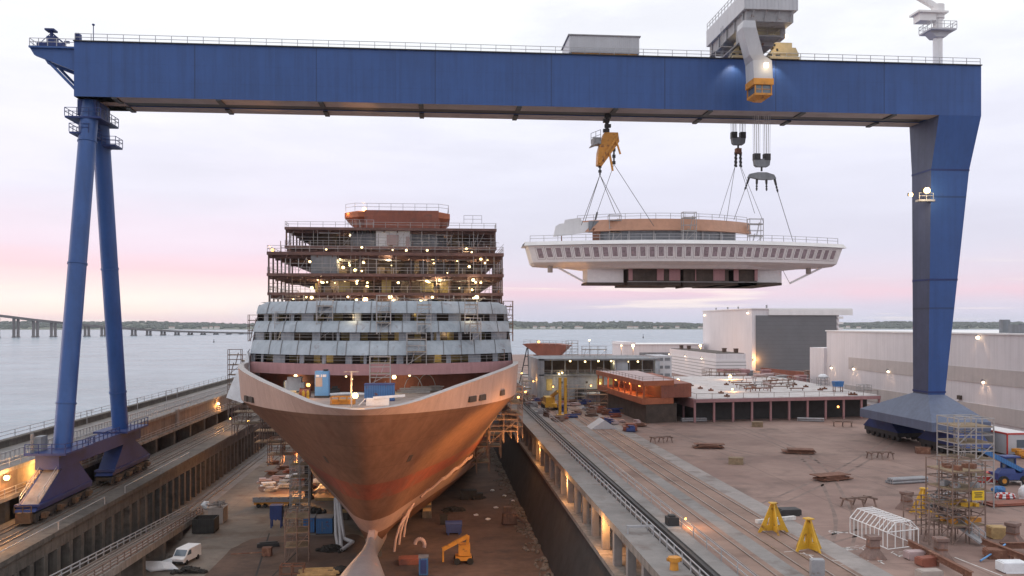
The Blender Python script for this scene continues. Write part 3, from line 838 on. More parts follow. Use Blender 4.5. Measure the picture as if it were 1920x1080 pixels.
a = MB(); a.box2((-57, YF + 1.5, zt), (-53.5, YF + 4.5, zt + .9)); a.box2((-55.9, YF + 2, zt + .9), (-54.8, YF + 3.5, zt + 2.0)); a.tube((-55.4, YF + 2.5, zt + 2), (-55.4, YF + 2.5, zt + 2.9), .25, 8); a.box2((-56.1, YF + 1.8, zt + 2.8), (-54.8, YF + 3.2, zt + 3.05)); a.bar((-55.4, YF + 2.5, zt + 2.6), (-53.4, YF + 2.5, zt + .9), .2); a.bar((-55.4, YF + 2.5, zt + 2.6), (-57.2, YF + 2.5, zt + .9), .08)
a.bar((-53.6, YF + 2.5, zt + 1.3), (-52.9, YF + 2.5, zt + 1.3), .3); build('jib_winch', a, 'crane_dark_blue', cr)
a = MB(); a.box2((-51.3, YF + .3, ZT), (-50.7, YF + 1.3, ZT + 1.3)); a.tube((-48.8, YF + .5, ZT), (-48.8, YF + .5, ZT + 2.6), .06, 6); a.box((-48.8, YF + .5, ZT + 2.6), (.3, .3, .2)); build('anemometer_post', a, 'crane_dark_blue', cr)
# shelter on the girder
sh_ = thing('equipment_shelter', 'pale grey corrugated shelter box standing on top of the blue crane girder', 'shelter', (25, 133.5, ZT))
a = MB(); a.box2((20.2, 131.2, ZT + .55), (30.9, 138.6, ZT + 3.1))
for k in range(34): a.box2((20.3 + k * .315, 131.13, ZT + .6), (20.42 + k * .315, 131.2, ZT + 2.95))
build('wall', a, 'pale_grey_paint', sh_)
a = MB(); a.box2((20.0, 131.0, ZT + 3.1), (31.1, 138.8, ZT + 3.25)); build('roof', a, 'grey_steel', sh_)
a = MB(); a.box2((20.6, 131.3, ZT + .05), (30.6, 138.3, ZT + .55)); build('base_frame', a, 'crane_orange', sh_)
# jib crane mast
mt = thing('maintenance_crane', 'white slewing maintenance crane on a round mast at the right end of the blue girder', 'jib crane', (80, 134, ZT))
a = MB(); a.tube((80, 134, ZT), (80, 134, ZT + 8.3), .72, 16); build('mast', a, 'white_paint', mt)
a = MB(); a.box2((77.9, 132.2, ZT + 6.1), (82.1, 135.8, ZT + 6.35)); a.prism([(78.2, ZT + 6.1), (81.8, ZT + 6.1), (80.8, ZT + 5.2), (79.2, ZT + 5.2)], 133, 135, 'y'); a.rail([(77.9, 132.2, ZT + 6.35), (82.1, 132.2, ZT + 6.35), (82.1, 135.8, ZT + 6.35), (77.9, 135.8, ZT + 6.35), (77.9, 132.2, ZT + 6.35)], 1.1, 1.1, .05); build('platform', a, 'pale_grey_paint', mt)
a = MB(); a.tube((80, 134, ZT + 8.3), (80, 134, ZT + 10.5), 1.0, 16); a.box2((76.5, 133, ZT + 7.7), (79.2, 135, ZT + 8.9)); a.box2((76, 132.6, ZT + 8.9), (81, 135.4, ZT + 9.2)); a.bar((80.4, 134, ZT + 9.8), (74.5, 134, ZT + 13), .8); build('slewing_head', a, 'white_paint', mt)
# trolley
TX0, TX1 = 44.3, 52.3
tr = thing('crane_trolley', 'tall grey trolley house straddling the blue girder with a cab hung in front', 'trolley', (48, 135, ZT))
zb = HC + 45.2
a = MB(); a.box2((TX0, 123, zb), (TX1, 140.7, zb + 2.6))
for k in range(15): a.box2((TX0 + .2 + k * .54, 122.95, zb + .1), (TX0 + .26 + k * .54, 123, zb + 2.5))
build('machine_house', a, 'pale_grey_paint', tr)
a = MB(); a.box2((TX0 + .5, 123.5, zb - 1.6), (TX1 - .5, 140.5, zb - .003))
for k in range(5): a.box2((TX0 + .3, 124.5 + k * 3.6, zb - 1.6), (TX0 + .5, 124.8 + k * 3.6, zb - .004))
for k in range(4): a.bar((TX0 + 1.2 + k * 1.9, 123.45, zb - 1.5), (TX0 + 1.5 + k * 1.9, 123.05, zb - .1), .12)
a.box2((TX0 + .6, 126.2, zb - 3.6), (TX0 + 1.4, 128.2, zb - 1.5)); a.box2((TX1 - 1.4, 126.2, zb - 3.0), (TX1 - .6, 128.2, zb - 1.5)); a.box2((TX0 + .6, 140.5, zb - 4), (TX0 + 1.4, 143, zb - 1.5)); a.box2((TX1 - 1.4, 140.5, zb - 4), (TX1 - .6, 143, zb - 1.5))
build('main_frame', a, 'grey_steel', tr)
a = MB(); a.box2((TX0 + 1.4, 126, zb - 2.9), (TX1 - 1.2, 141, zb - 2.7)); a.rail([(TX0 + 2.4, 126, zb - 2.7), (TX1 - 1.2, 126, zb - 2.7), (TX1 - 1.2, 134, zb - 2.7)], 1.1, 1.8, .05); a.box2((TX0 + 2.8, 128.2, zb - 3.6), (TX1 - 1.6, 140, zb - 2.9))
build('walkway', a, 'grey_steel', tr)
a = MB(); a.rail([(TX0 + .1, 123.1, zb + 2.6), (TX0 + .1, 140.6, zb + 2.6)], 1.1, 1.5, .05); build('roof_railing', a, 'galv', tr)
a = MB()
for k in range(9): a.bar((TX0 - .6, 130.6, ZT + .6 + k * .42), (TX0 - .6, 131.5, ZT + .6 + k * .42), .07)
for y in (130.6, 131.5): a.bar((TX0 - .6, y, ZT + .2), (TX0 - .6, y, ZT + 5), .08)
a.box2((TX0 - 1.1, 130, ZT + 1.6), (TX0 + .6, 132.5, ZT + 1.75)); build('ladder', a, 'grey_steel', tr)
for k, (x0, x1) in enumerate(((45.0, 47.7), (50.8, 55.6))):
    a = MB(); y0 = YF + .35
    a.prism([(x0, ZT + .45), (x1, ZT + .45), (x1, ZT + 1.5), (x1 - .3, ZT + 2.1), (x0 + 1.2, ZT + 2.1), (x0 + .5, ZT + 1.3)], y0, y0 + 1.9, 'y')
    a.box2((x0 + 1.0, y0 + .2, ZT + 2.1), (x1 - .8, y0 + 1.4, ZT + 2.9)); a.box2((x0 + .8, y0 - .05, ZT + 1.2), (x1 - .9, y0 - .002, ZT + 1.4)); a.box2((x1 - .9, y0 + .1, ZT + .9), (x1 + .2, y0 + 1.5, ZT + 1.4))
    a.box2((x0 + .1, YF - .5, ZT + .1), (x1, YF + .5, ZT + .44))
    build('wheel_bogie', a, 'bogie_cream', tr)
    for (u, w_, z0_, z1_) in ((.25, .5, .7, 1.0), (1.3, .7, .6, .95), (1.4, .3, 1.5, 1.9), (.9, .35, 2.25, 2.6)):
        a = MB(); a.box2((x0 + u, y0 - .08, ZT + z0_), (min(x1 - .1, x0 + u + w_), y0 + .1, ZT + z1_)); build('hatch', a, 'dark_steel', tr)
    a = MB()
    for x in (x0 + .6, (x0 + x1) / 2, x1 - .6): a.tube((x, YF + .5, ZT + .45), (x, YF + .9, ZT + .45), .45, 10)
    build('wheel', a, 'dark_steel', tr)
# cab arm : from front of frame down past girder face
a = MB()
q = lambda x0, x1, y0, y1, z: [(x0, y0, z), (x1, y0, z), (x1, y1, z), (x0, y1, z)]
cz = HC + 33.1
a.loft([q(44.3, 46.0, 123.2, 125.8, HC + 43.6), q(44.0, 46.1, 123.0, 125.4, HC + 42.5), q(45.3, 47.4, 123.6, 126, HC + 38.8), q(45.9, 48.7, 123.8, 127, HC + 38.1), q(46.1, 48.9, 123.9, 127.2, HC + 35.5)])
build('cab_arm', a, 'pale_grey_paint', tr)
cb = MB(); cb.box2((46.0, 123.8, cz + 1.5), (49.0, 127.3, cz + 2.4)); cb.box2((46.2, 123.9, cz), (48.8, 127.2, cz + .3)); cb.loft([q(46.2, 48.8, 123.9, 127.2, cz), q(47, 48.1, 125, 126.4, cz - .5)])
for x in (46.25, 48.65):
    for y in (123.95, 127.1): cb.bar((x + .05, y + .05, cz + .2), (x + .05, y + .05, cz + 1.6), .16)
cb_o = build('operator_cab', cb, 'crane_orange', tr)
a = MB(); a.box2((46.4, 124.1, cz + .3), (48.6, 127.0, cz + 1.5)); build('window', a, 'glass', cb_o)
a = MB()
a.box2((47.3, 124.04, cz + .3), (47.4, 124.097, cz + 1.5)); a.box2((46.4, 124.04, cz + .85), (48.6, 124.09, cz + .92)); build('window_bar', a, 'crane_orange', cb_o)
a = MB(); a.box2((47.5, 123.55, HC + 37.0), (48.1, 123.82, HC + 37.7)); build('floodlight', a, 'lamp_soft', tr)
lightobj('cab_light', (48, 122.8, HC + 37.0), 60, WARM, .3, tr)
spot('trolley_light', (TX1 - 1.2, 128.5, zb - 2.3), (52.5, 131.5, ZT), 150, (1, .76, .42), 120, tr)
lightobj('trolley_light', (TX0 + 2.5, 129.3, ZT + 2.9), 150, (1, .76, .42), .3, tr)
spot('wash_light', (45.2, 129.2, ZT - .3), (45.0, 131.4, ZT - 7), 500, (1, .85, .66), 95, tr, .2)
spot('wash_light', (51.6, 129.2, ZT - .3), (51.8, 131.4, ZT - 7), 500, (1, .85, .66), 95, tr, .2)
a = MB(); a.ball((TX1 - .2, 127.0, zb - 2.5), .3); build('floodlight', a, 'lamp_star', tr)
lightobj('trolley_light', (TX1 + .4, 128.2, zb - 2.6), 80, (1, .8, .5), .4, tr)
# ------------------------------------------------------------------ hook blocks with ropes
def hook(name, label, px, py_block, Y, w_=2.4):
    c = PYp(px, py_block, Y); h = thing(name, label, 'hook block', tuple(c))
    hw = w_ * .19
    for s_ in (-1, 1):
        a = MB(); x = c.x + s_ * w_ * .31
        a.box2((x - hw, c.y - .45, c.z + .45), (x + hw, c.y + .45, c.z + 1.45))
        for y_ in (-.47, .47): a.tube((x, c.y + y_ - .03, c.z + .95), (x, c.y + y_ + .03, c.z + .95), .36, 12)
        build('sheave_case', a, 'dark_steel', h)
        a = MB()
        for i in (-.8, -.3, .3, .8):
            for j in (-.3, .3): a.tube((x + i * hw, c.y + j, c.z + 1.4), (x + i * hw * 1.2, c.y + j, ZB + .8), .032, 4, caps=False)
        build('hoist_rope', a, 'rail_grey', h)
    a = MB(); a.prism([(c.x - w_ / 2, c.z + .62), (c.x + w_ / 2, c.z + .62), (c.x + w_ / 2 - .15, c.z - .35), (c.x + w_ / 2 - .45, c.z - .6), (c.x - w_ / 2 + .45, c.z - .6), (c.x - w_ / 2 + .15, c.z - .35)], c.y - .4, c.y + .4, 'y')
    build('block_frame', a, 'grey_primer', h)
    a = MB(); a.tube((c.x, c.y, c.z - .5), (c.x, c.y, c.z - 1.25), .16, 8); build('shank', a, 'dark_steel', h)
    return h, c
def chain(mb, p, q, n=6, r=.26):
    p, q = V(p), V(q)
    for k in range(n):
        a_, b_ = p.lerp(q, k / n), p.lerp(q, (k + 1.0) / n)
        if k % 2: mb.bar(a_, b_, r * 2.0, r * .7)
        else: mb.bar(a_, b_, r * .7, r * 2.0)
BLK = {}
def sl_pt(px, py, yc): return P(px, py, yc)
h1, c1 = hook('hook_block', 'dark twin sheave hook block hanging behind the cab, carrying a short rusty shackle cluster', 1384, 265, 137.8, 2.3)
a = MB(); a.box2((c1.x - .45, c1.y - .4, c1.z - 2.0), (c1.x + .45, c1.y + .4, c1.z - 1.15)); a.bar((c1.x - .6, c1.y, c1.z - 1.9), (c1.x + .6, c1.y, c1.z - 1.9), .3); build('shackle', a, 'rust_steel', h1)
a = MB(); ends1 = []
for i, dx in enumerate((-.62, -.2, .22, .62)):
    e = V((c1.x + dx, c1.y + (i % 2) * .6 - .3, c1.z - 4.1)); chain(a, (c1.x + dx * .9, e.y, c1.z - 1.95), e, 7, .15); ends1.append(e)
build('chain', a, 'dark_steel', h1)
a = MB()
for e, (px, py, yc) in zip((ends1[0], ends1[0], ends1[2], ends1[3]), [(1348, 408, 146), (1362, 415, 147), (1415, 400, 146), (1432, 418, 147)]): a.tube(e, sl_pt(px, py, yc), .04, 4, caps=False)
build('sling', a, 'rope', h1)
h2, c2 = hook('hook_block', 'grey twin sheave hook block below the cab carrying the wide curved spreader', 1428, 306, 133.0, 2.6)
a = MB(); z = c2.z - 1.95
a.prism([(c2.x - 2.25, z - .35), (c2.x - 1.9, z + .25), (c2.x - .7, z + .5), (c2.x + .7, z + .5), (c2.x + 1.9, z + .15), (c2.x + 2.25, z - .45), (c2.x + 1.7, z - .6), (c2.x + .5, z - .65), (c2.x - .5, z - .6), (c2.x - 1.7, z - .35)], c2.y - .35, c2.y + .35, 'y')
for dx in (-1.3, -.4, .4, 1.3): a.tube((c2.x + dx, c2.y - .38, z), (c2.x + dx, c2.y + .38, z), .14, 10)
build('spreader', a, 'grey_primer', h2)
a = MB()
for i, (dx, ex, L_) in enumerate(((-2.0, -2.7, 1.9), (-.75, -.8, 2.0), (.75, .8, 2.0), (2.05, 2.6, 2.2))):
    p = V((c2.x + dx, c2.y, z - .35)); q_ = V((c2.x + ex, c2.y, z - .35 - L_)); m_ = p.lerp(q_, .4); a.bar(p, m_, .32, .26); chain(a, m_, q_, 6, .15)
    if i == 0: s0 = q_
    if i == 3: s3 = q_
build('chain', a, 'dark_steel', h2)
a = MB(); a.tube(s0, sl_pt(1376, 412, 141), .045, 4, caps=False); a.tube(s3, sl_pt(1487, 453, 143), .05, 4, caps=False); build('sling', a, 'rope', h2)
# orange lifting beam
c3 = PYp(1138, 262, 135.0)
lb = thing('lifting_beam', 'orange lifting beam tilted on a black chain below the middle of the girder', 'lifting beam', tuple(c3))
a = MB(); a.tube((c3.x, c3.y, c3.z + 1.2), (c3.x, c3.y, ZB + 1), .3, 6); 
for k in range(7): a.box((c3.x + (.12 if k % 2 else -.12), c3.y, c3.z + 1.4 + k * .75), (.95, .6, .5))
build('hoist_chain', a, 'dark_steel', lb)
a = MB(); X, Z = c3.x, c3.z
a.prism([(X - .5, Z + 1.0), (X + 1.6, Z + 1.0), (X + 1.8, Z - .4), (X + 1.0, Z - 1.6), (X - .9, Z - 4.2), (X - 1.6, Z - 4.0), (X - 1.5, Z - 2.0), (X - 1.1, Z - .4)], c3.y - .8, c3.y + .9, 'y')
a.bar((X + 1.5, c3.y - .9, Z + .4), (X - 1.4, c3.y - .9, Z - 3.8), .35); a.bar((X + .2, c3.y - 1, Z - 2.2), (X + .7, c3.y - 1, Z - 5.0), .28); a.bar((X + 1.3, c3.y - 1, Z - .5), (X + 1.9, c3.y - 1, Z - 2.4), .25)
build('beam', a, 'crane_orange', lb)
a = MB(); a.box((X - 2.0, c3.y, Z - .9), (1.3, 2.2, .12), 0, 0, 0, rad(-20)); a.box((X - 1.7, c3.y, Z - .35), (1.2, 2.0, 1.0)); a.rail([(X - 2.7, c3.y - 1.1, Z - .9), (X - 1.2, c3.y - 1.1, Z - .3)], 1.6, .8, .05); build('service_cage', a, 'grey_steel', lb)
a = MB(); e1 = V((X - 1.1, c3.y, Z - 5.5)); e2 = V((X + 1.0, c3.y - .5, Z - 3.9)); chain(a, (X - 1.1, c3.y, Z - 4.0), e1, 4, .25); chain(a, (X + 1.0, c3.y - .5, Z - 1.4), e2, 5, .25); build('chain', a, 'dark_steel', lb)
a = MB()
for e, (px, py, yc) in ((e1, (1090, 422, 146)), (e1, (1097, 415, 146)), (e1, (1154, 400, 147)), (e1, (1163, 400, 147)), (e2, (1108, 432, 140)), (e2, (1226, 424, 140))):
    a.tube(e, sl_pt(px, py, yc), .05, 4, caps=False)
q_ = e2.lerp(sl_pt(1108, 432, 140), .72); a.tube(q_, q_ + V((-.3, 0, -1.2)), .16, 6)
build('sling', a, 'rope', lb)
# ------------------------------------------------------------------ suspended bridge block
XB = 41.0; BY = 130.8
bk = thing('ship_bridge_block', 'white ship bridge section with slanted windows hanging from the crane in mid air', 'ship section', (XB, 140, HC + 6.4))
def fy(x): return BY + 5.2 * (abs(x) / 25.3) ** 2
HW = 26.3
def arc(w_, z, dy=0, n=36): return [V((XB + x, fy(x) + dy, z)) for x in [(-w_ + 2 * w_ * k / n) for k in range(n + 1)]]
z_ = HC
# shell : bottom (narrow) to eave (wide), then the flat roof
a = MB(); rows_ = [arc(HW - 1.5, z_ + 9.35, 1.1), arc(HW - 1.0, z_ + 9.75, .25), arc(HW - .2, z_ + 12.35, -.5)]
back = lambda w_, z: [V((XB + x, fy(x) + 4.0 + 13 * (1 - (abs(x) / HW) ** 3 if abs(x) < HW else 0), z)) for x in [(-w_ + 2 * w_ * k / 36) for k in range(37)]]
a.loft(rows_, False); a.loft([rows_[2], back(HW - .2, z_ + 12.35)], False); a.loft([rows_[0], back(HW - 1.5, z_ + 9.35)], False)
for k in (0, -1):
    a.add([rows_[0][k], rows_[1][k], rows_[2][k], back(HW - .2, z_ + 12.35)[k], back(HW - 1.0, z_ + 9.75)[k], back(HW - 1.5, z_ + 9.35)[k]], [(0, 1, 2, 3, 4, 5)])
build('bridge_shell', a, 'frame_white', bk)
a = MB(); r0, r1 = arc(HW + .5, z_ + 12.4, -.95), arc(HW + .2, z_ + 13.05, -.2)
a.loft([r0, r1, back(HW + .2, z_ + 13.05), back(HW + .5, z_ + 12.4), r0], False); build('eave', a, 'white_paint', bk)
n = 35
for k in range(n):
    x = -HW + 1.75 + (2 * HW - 3.5) * k / (n - 1)
    def wp(u, z, out): # point on slanted wall
        t = (z - 9.75) / 2.6; xx = (x + u); xs_ = xx * ((HW - 1.0) + .8 * t) / (HW - .2)
        return V((XB + xs_, fy(xs_) + .25 - .75 * t - out, z_ + z))
    def quadbox(mb, u0, u1, z0, z1, o0, o1, mi=0):
        r = [[wp(u0, z0, o), wp(u1, z0, o), wp(u1, z1, o), wp(u0, z1, o)] for o in (o0, o1)]; mb.loft(r, True, mi)
    a = MB(); quadbox(a, -.62, .62, 10.2, 12.12, -.02, .04); fr = build('window', a, 'frame_grime', bk)
    a = MB(); quadbox(a, -.57, .57, 10.26, 12.06, .02, .06); build('frame', a, 'frame_white', fr)
    a = MB(); quadbox(a, -.40, .40, 10.52 if k % 3 else 10.42, 11.95, .05, .075); build('pane', a, 'window_film', fr)
# belly
a = MB(); a.loft([[V((XB - 23, 132.4 + 4, z_ + 9.35)), V((XB - 8, 132.3, z_ + 9.35)), V((XB + 8, 132.3, z_ + 9.35)), V((XB + 23, 132.4 + 4, z_ + 9.35)), V((XB + 23, 138.8, z_ + 9.35)), V((XB + 14, 148, z_ + 9.35)), V((XB - 14, 148, z_ + 9.35)), V((XB - 23, 138.8, z_ + 9.35))],
                  [V((XB - 18.5, 137, z_ + 8.75)), V((XB - 8, 133.2, z_ + 8.75)), V((XB + 8, 133.2, z_ + 8.75)), V((XB + 17, 137, z_ + 8.75)), V((XB + 17, 138.5, z_ + 8.75)), V((XB + 13, 147, z_ + 8.75)), V((XB - 13, 147, z_ + 8.75)), V((XB - 18.5, 138.5, z_ + 8.75))]]); build('belly', a, 'frame_white', bk)
# lower storey: white rounded ends, red dark walls in the middle
a = MB(); a.box2((XB - 16.4, 136.4, z_ + 6.6), (XB - 10.5, 141, z_ + 8.8)); a.box2((XB + 11.4, 136.4, z_ + 6.7), (XB + 15.0, 149, z_ + 8.8)); a.tube((XB + 15, 138, z_ + 6.7), (XB + 15, 138, z_ + 8.8), 1.5, 16); build('end_wall', a, 'frame_white', bk)
a = MB(); a.box2((XB - 16.6, 136.2, z_ + 6.25), (XB - 10.3, 141.2, z_ + 6.6)); a.box2((XB + 4.6, 135.4, z_ + 6.2), (XB + 15.6, 149, z_ + 6.6)); build('end_wall_base', a, 'brown_dark', bk)
a = MB()
for (x0, x1, zb_, y) in ((-9.9, -1.4, 6.1, 135.2), (-.9, 6.6, 6.2, 135.2), (8.2, 11.4, 6.2, 135.4)): a.box2((XB + x0, y, z_ + zb_), (XB + x1, y + 11, z_ + 8.8))
a.prism([(XB - .9, z_ + 6.2), (XB + 3.2, z_ + 6.2), (XB - .9, z_ + 5.75)], 135.25, 140, 'y'); build('lower_wall', a, 'brown_dark', bk)
a = MB()
for (x0, x1) in ((-9.95, -9.3), (-5.3, -4.2), (-3.3, -1.5), (1.0, 1.15), (4.0, 5.9), (7.4, 8.2), (10.9, 11.4)): a.box2((XB + x0, 135.0, z_ + 6.9), (XB + x1, 135.2, z_ + 8.78))
build('red_panel', a, 'rose_primer', bk)
a = MB(); a.box2((XB - 10.2, 134.7, z_ + 6.62), (XB + 11.4, 134.85, z_ + 6.72)); build('walkway_edge', a, 'grey_steel', bk)
a = MB(); a.bar((XB - 21.3, 137, z_ + 9.1), (XB - 16.8, 137, z_ + 6.7), .3); a.bar((XB + 23.0, 137, z_ + 9.2), (XB + 17.6, 137, z_ + 6.6), .3); a.bar((XB + 17.6, 137, z_ + 6.6), (XB + 16.4, 137, z_ + 8.8), .08); build('wing_strut', a, 'frame_white', bk)
a = MB()
for x in (-22.4, 20.8): a.tube((XB + x, 137, z_ + 8.2), (XB + x, 137, z_ + 9.3), .42, 10); 
build('bollard_light', a, 'tan_concrete', bk)
# upper ring
UY = lambda x, dy=0: 139.0 + 7.5 * (abs(x) / 18.0) ** 2.2 + dy
ux = lambda w_, c: [c - w_ + 2 * w_ * k / 24 for k in range(25)]
XU = -1.5
def uarc(w_, z, dy): return [V((XB + XU + x, UY(x, dy), z_ + z)) for x in ux(w_, 0)]
a = MB(); f_ = [uarc(15.2, 15.5, 0), uarc(15.2, 17.5, 1.2)]
a.loft([f_[0], f_[1], [v + V((0, 1.2, 0)) for v in f_[1]], [v + V((0, 1.5, 0)) for v in f_[0]], f_[0]], False); build('copper_band', a, 'copper', bk)
a = MB(); f2 = [uarc(12.2, 13.05, 1.4), uarc(12.2, 15.9, 1.4)]; a.loft([f2[0], f2[1], [v + V((0, .3, 0)) for v in f2[1]], [v + V((0, .3, 0)) for v in f2[0]]], False); build('deckhouse_wall', a, 'grey_primer', bk)
a = MB()
for x in (-7, -3, 2, 5.5, 9): a.box2((XB + XU + x - .12, UY(x) + 1.1, z_ + 13.05), (XB + XU + x + .12, UY(x) + 1.38, z_ + 15.6))
build('mullion', a, 'rail_grey', bk)
a = MB(); t_ = uarc(15.2, 17.45, 1.2); b_ = [V((v.x, 156, v.z)) for v in t_]; a.loft([t_, b_], False); build('top_deck', a, 'grey_primer', bk)
a = MB(); a.rail([v for v in uarc(15.0, 17.5, 1.8)[::2]], 1.0, 2.5, .045); build('railing', a, 'galv', bk)
a = MB(); rr = arc(HW - .6, z_ + 13.05, .5)[::3]; a.rail(rr, 1.0, 2.4, .045); build('railing', a, 'galv', bk)
# white screen at left
pts = [(-21.0, 14.6), (-20.6, 16.4), (-20.0, 16.8), (-19.2, 16.9), (-19.0, 17.5), (-16.4, 17.9), (-16.0, 17.1), (-13.2, 17.3), (-12.5, 17.35), (-12.5, 15.5), (-16, 15.3)]
a = MB(); a.prism([(XB + x, z_ + z) for x, z in pts], 143.4, 143.8, 'y'); build('wing_screen', a, 'white_paint', bk)
a = MB(); a.box2((XB - 15.0, 143.0, z_ + 15.4), (XB - 12.6, 143.4, z_ + 17.3)); build('grey_panel', a, 'grey_primer', bk)
a = MB()
for x in (-19.6, -14.0, -11.6): a.tube((XB + x, 143.5, z_ + 13), (XB + x, 143.5, z_ + 15.5), .1, 6)
a.box2((XB - 14.4, 142.6, z_ + 13), (XB - 13.1, 143.0, z_ + 16)); build('pillar', a, 'rust_steel', bk)
bk.location.y += 4.2; BS_ = 4.2
scaffold('scaffold tower standing against the copper band in the middle of the hanging bridge section', (XB - .5, 136.7 + BS_, z_ + 13.05), 1, 2.2, 1, 1.2, 2, 2.1, group=None)
scaffold('scaffold at the right end of the copper band on the hanging bridge section', (XB + 13.0, 143 + BS_, z_ + 13.05), 1, 2.4, 1, 1.2, 2, 2.0)
scaffold('scaffold tower at the left end of the copper band on the hanging bridge section', (XB - 11.8, 141.4 + BS_, z_ + 13.05), 1, 2.0, 1, 1.2, 2, 2.1)
# ------------------------------------------------------------------ cruise ship
X0 = -8.3
sp = thing('cruise_ship', 'huge unfinished cruise ship in the dry dock with brown bow and open rusty upper decks', 'ship', (X0, 150, 0))
def interp(tab, s):
    for (a, ya), (b, yb) in zip(tab[:-1], tab[1:]):
        if s <= b: 
            t = (s - a) / (b - a); return ya + (yb - ya) * t
    return tab[-1][1]
LOW = [(0, 0), (1, .55), (3, 1.4), (8, 2.9), (17, 5.3), (30, 9.0), (45, 13.6), (60, 17.2), (75, 19.2), (95, 20.4), (130, 20.5), (400, 20.5)]
def smooth_tab(tab, s):
    return (interp(tab, max(0, s - 2)) + interp(tab, s) * 2 + interp(tab, s + 2)) / 4 if s > 2.5 else interp(tab, s)
KN = 22.0
def b_up(s):
    t = min(1, s / 44); return 21.5 * (1 - (1 - t) ** 2) ** .87
def ystem(z): 
    u = (z - 5) / (KN - 5); return 118.2 - 18.1 * (u ** .92 if u > 0 else 0)
def half(z, s):
    u = max(0, min(1, (z - 5) / (KN - 5)))
    b = smooth_tab(LOW, s) * (1 - u ** 1.25) + b_up(s) * u ** 1.25
    R = .25 + 1.6 * u
    return (b * b + 2 * R * min(s, 4) * max(0, 1 - s / 30)) ** .5
def kn(s): return KN + .62 * math.exp(-s / 11.0)
SS = [0, .03, .12, .35, .7, 1.2, 2, 3, 4.5, 6.5, 9, 12, 15.5, 19.5, 24, 29, 35, 42, 50, 60, 72, 86, 105, 135]
def row(z, side, inset=0):
    r = []
    for s in SS:
        r.append(V((X0 + side * max(0, half(z, s) - inset), ystem(z) + s, z if z < KN else kn(s))))
    return r
ZS = [5, 6.2, 7.4, 9, 10.8, 12, 13.2, 15, 17, 19, 20.6, 22]
a = MB()
for side in (-1, 1):
    for z0, z1 in zip(ZS[:-1], ZS[1:]):
        mi = 1 if z1 <= 7.4 else (2 if 10.7 <= z0 and z1 <= 13.3 else 0)
        a.loft([row(z0, side), row(z1, side)], False, mi, True)
    # tucked under-side down to keel
    kr = [V((X0 + side * max(0, smooth_tab(LOW, s) - 2.6 - 0 * s) * (.25 if s < 20 else .9), max(ystem(5) + s, 121.5), 1.6)) for s in SS]
    a.loft([kr, row(5, side)], False, 0, True)
build('hull', a, ['hull_brown', 'hull_boot', 'hull_red'], sp)
# flat bottom
kl = [V((X0 - max(0, smooth_tab(LOW, s) - 2.6) * (.25 if s < 20 else .9), max(ystem(5) + s, 121.5), 1.6)) for s in SS]
a = MB(); a.loft([kl, [V((2 * X0 - v.x, v.y, v.z)) for v in kl]], False); build('keel_plate', a, 'hull_boot', sp)
# bulbous bow
a = MB(); rings = []
for (y, rx, rz, zc) in [(84.6, .05, .05, 3.6), (85.0, .9, .9, 3.6), (86.5, 1.75, 1.8, 3.55), (89, 2.7, 2.5, 3.4), (93, 3.15, 2.75, 3.2), (98, 3.1, 2.7, 3.1), (103, 2.65, 2.45, 3.0), (108, 1.85, 2.2, 3.0), (112, 1.15, 2.0, 3.0), (116, .85, 1.95, 3.1), (120, .9, 2.0, 3.2), (126, 1.6, 2.0, 3.3)]:
    rings.append([(X0 + rx * math.cos(2 * math.pi * k / 24), y, zc + rz * math.sin(2 * math.pi * k / 24)) for k in range(24)])
a.loft(rings, True, 0, True); build('bulbous_bow', a, 'bulb_grey', sp)
a = MB(); a.loft([[(X0 - .45, 115.5, 4.6), (X0 + .45, 115.5, 4.6), (X0 + .9, 123, 4.6), (X0 - .9, 123, 4.6)], [(X0 - .35, 117.9, 6.0), (X0 + .35, 117.9, 6.0), (X0 + 1.2, 124, 6.0), (X0 - 1.2, 124, 6.0)]]); build('stem_foot', a, 'hull_boot', sp)
# thruster / anchor recess plates on bow
for sx_ in (-1, 1):
    a = MB(); z = 15.6; s = 4.6
    c = V((X0 + sx_ * half(z, s), ystem(z) + s, z)); c2_ = V((X0 + sx_ * half(z, s + .9), ystem(z) + s + .9, z)); c3_ = V((X0 + sx_ * half(z + .9, s + .4), ystem(z + .9) + s + .4, z + .9))
    u_ = (c2_ - c); v_ = (c3_ - c); n_ = u_.cross(v_).normalized() * (-1 if sx_ > 0 else 1)
    if n_.y > 0: n_ = -n_
    a.loft([[c + n_ * .05, c2_ + n_ * .05, c2_ + v_ + n_ * .05, c + v_ + n_ * .05], [c - n_ * .2, c2_ - n_ * .2, c2_ + v_ - n_ * .2, c + v_ - n_ * .2]]); build('anchor_pocket', a, 'brown_dark', sp)
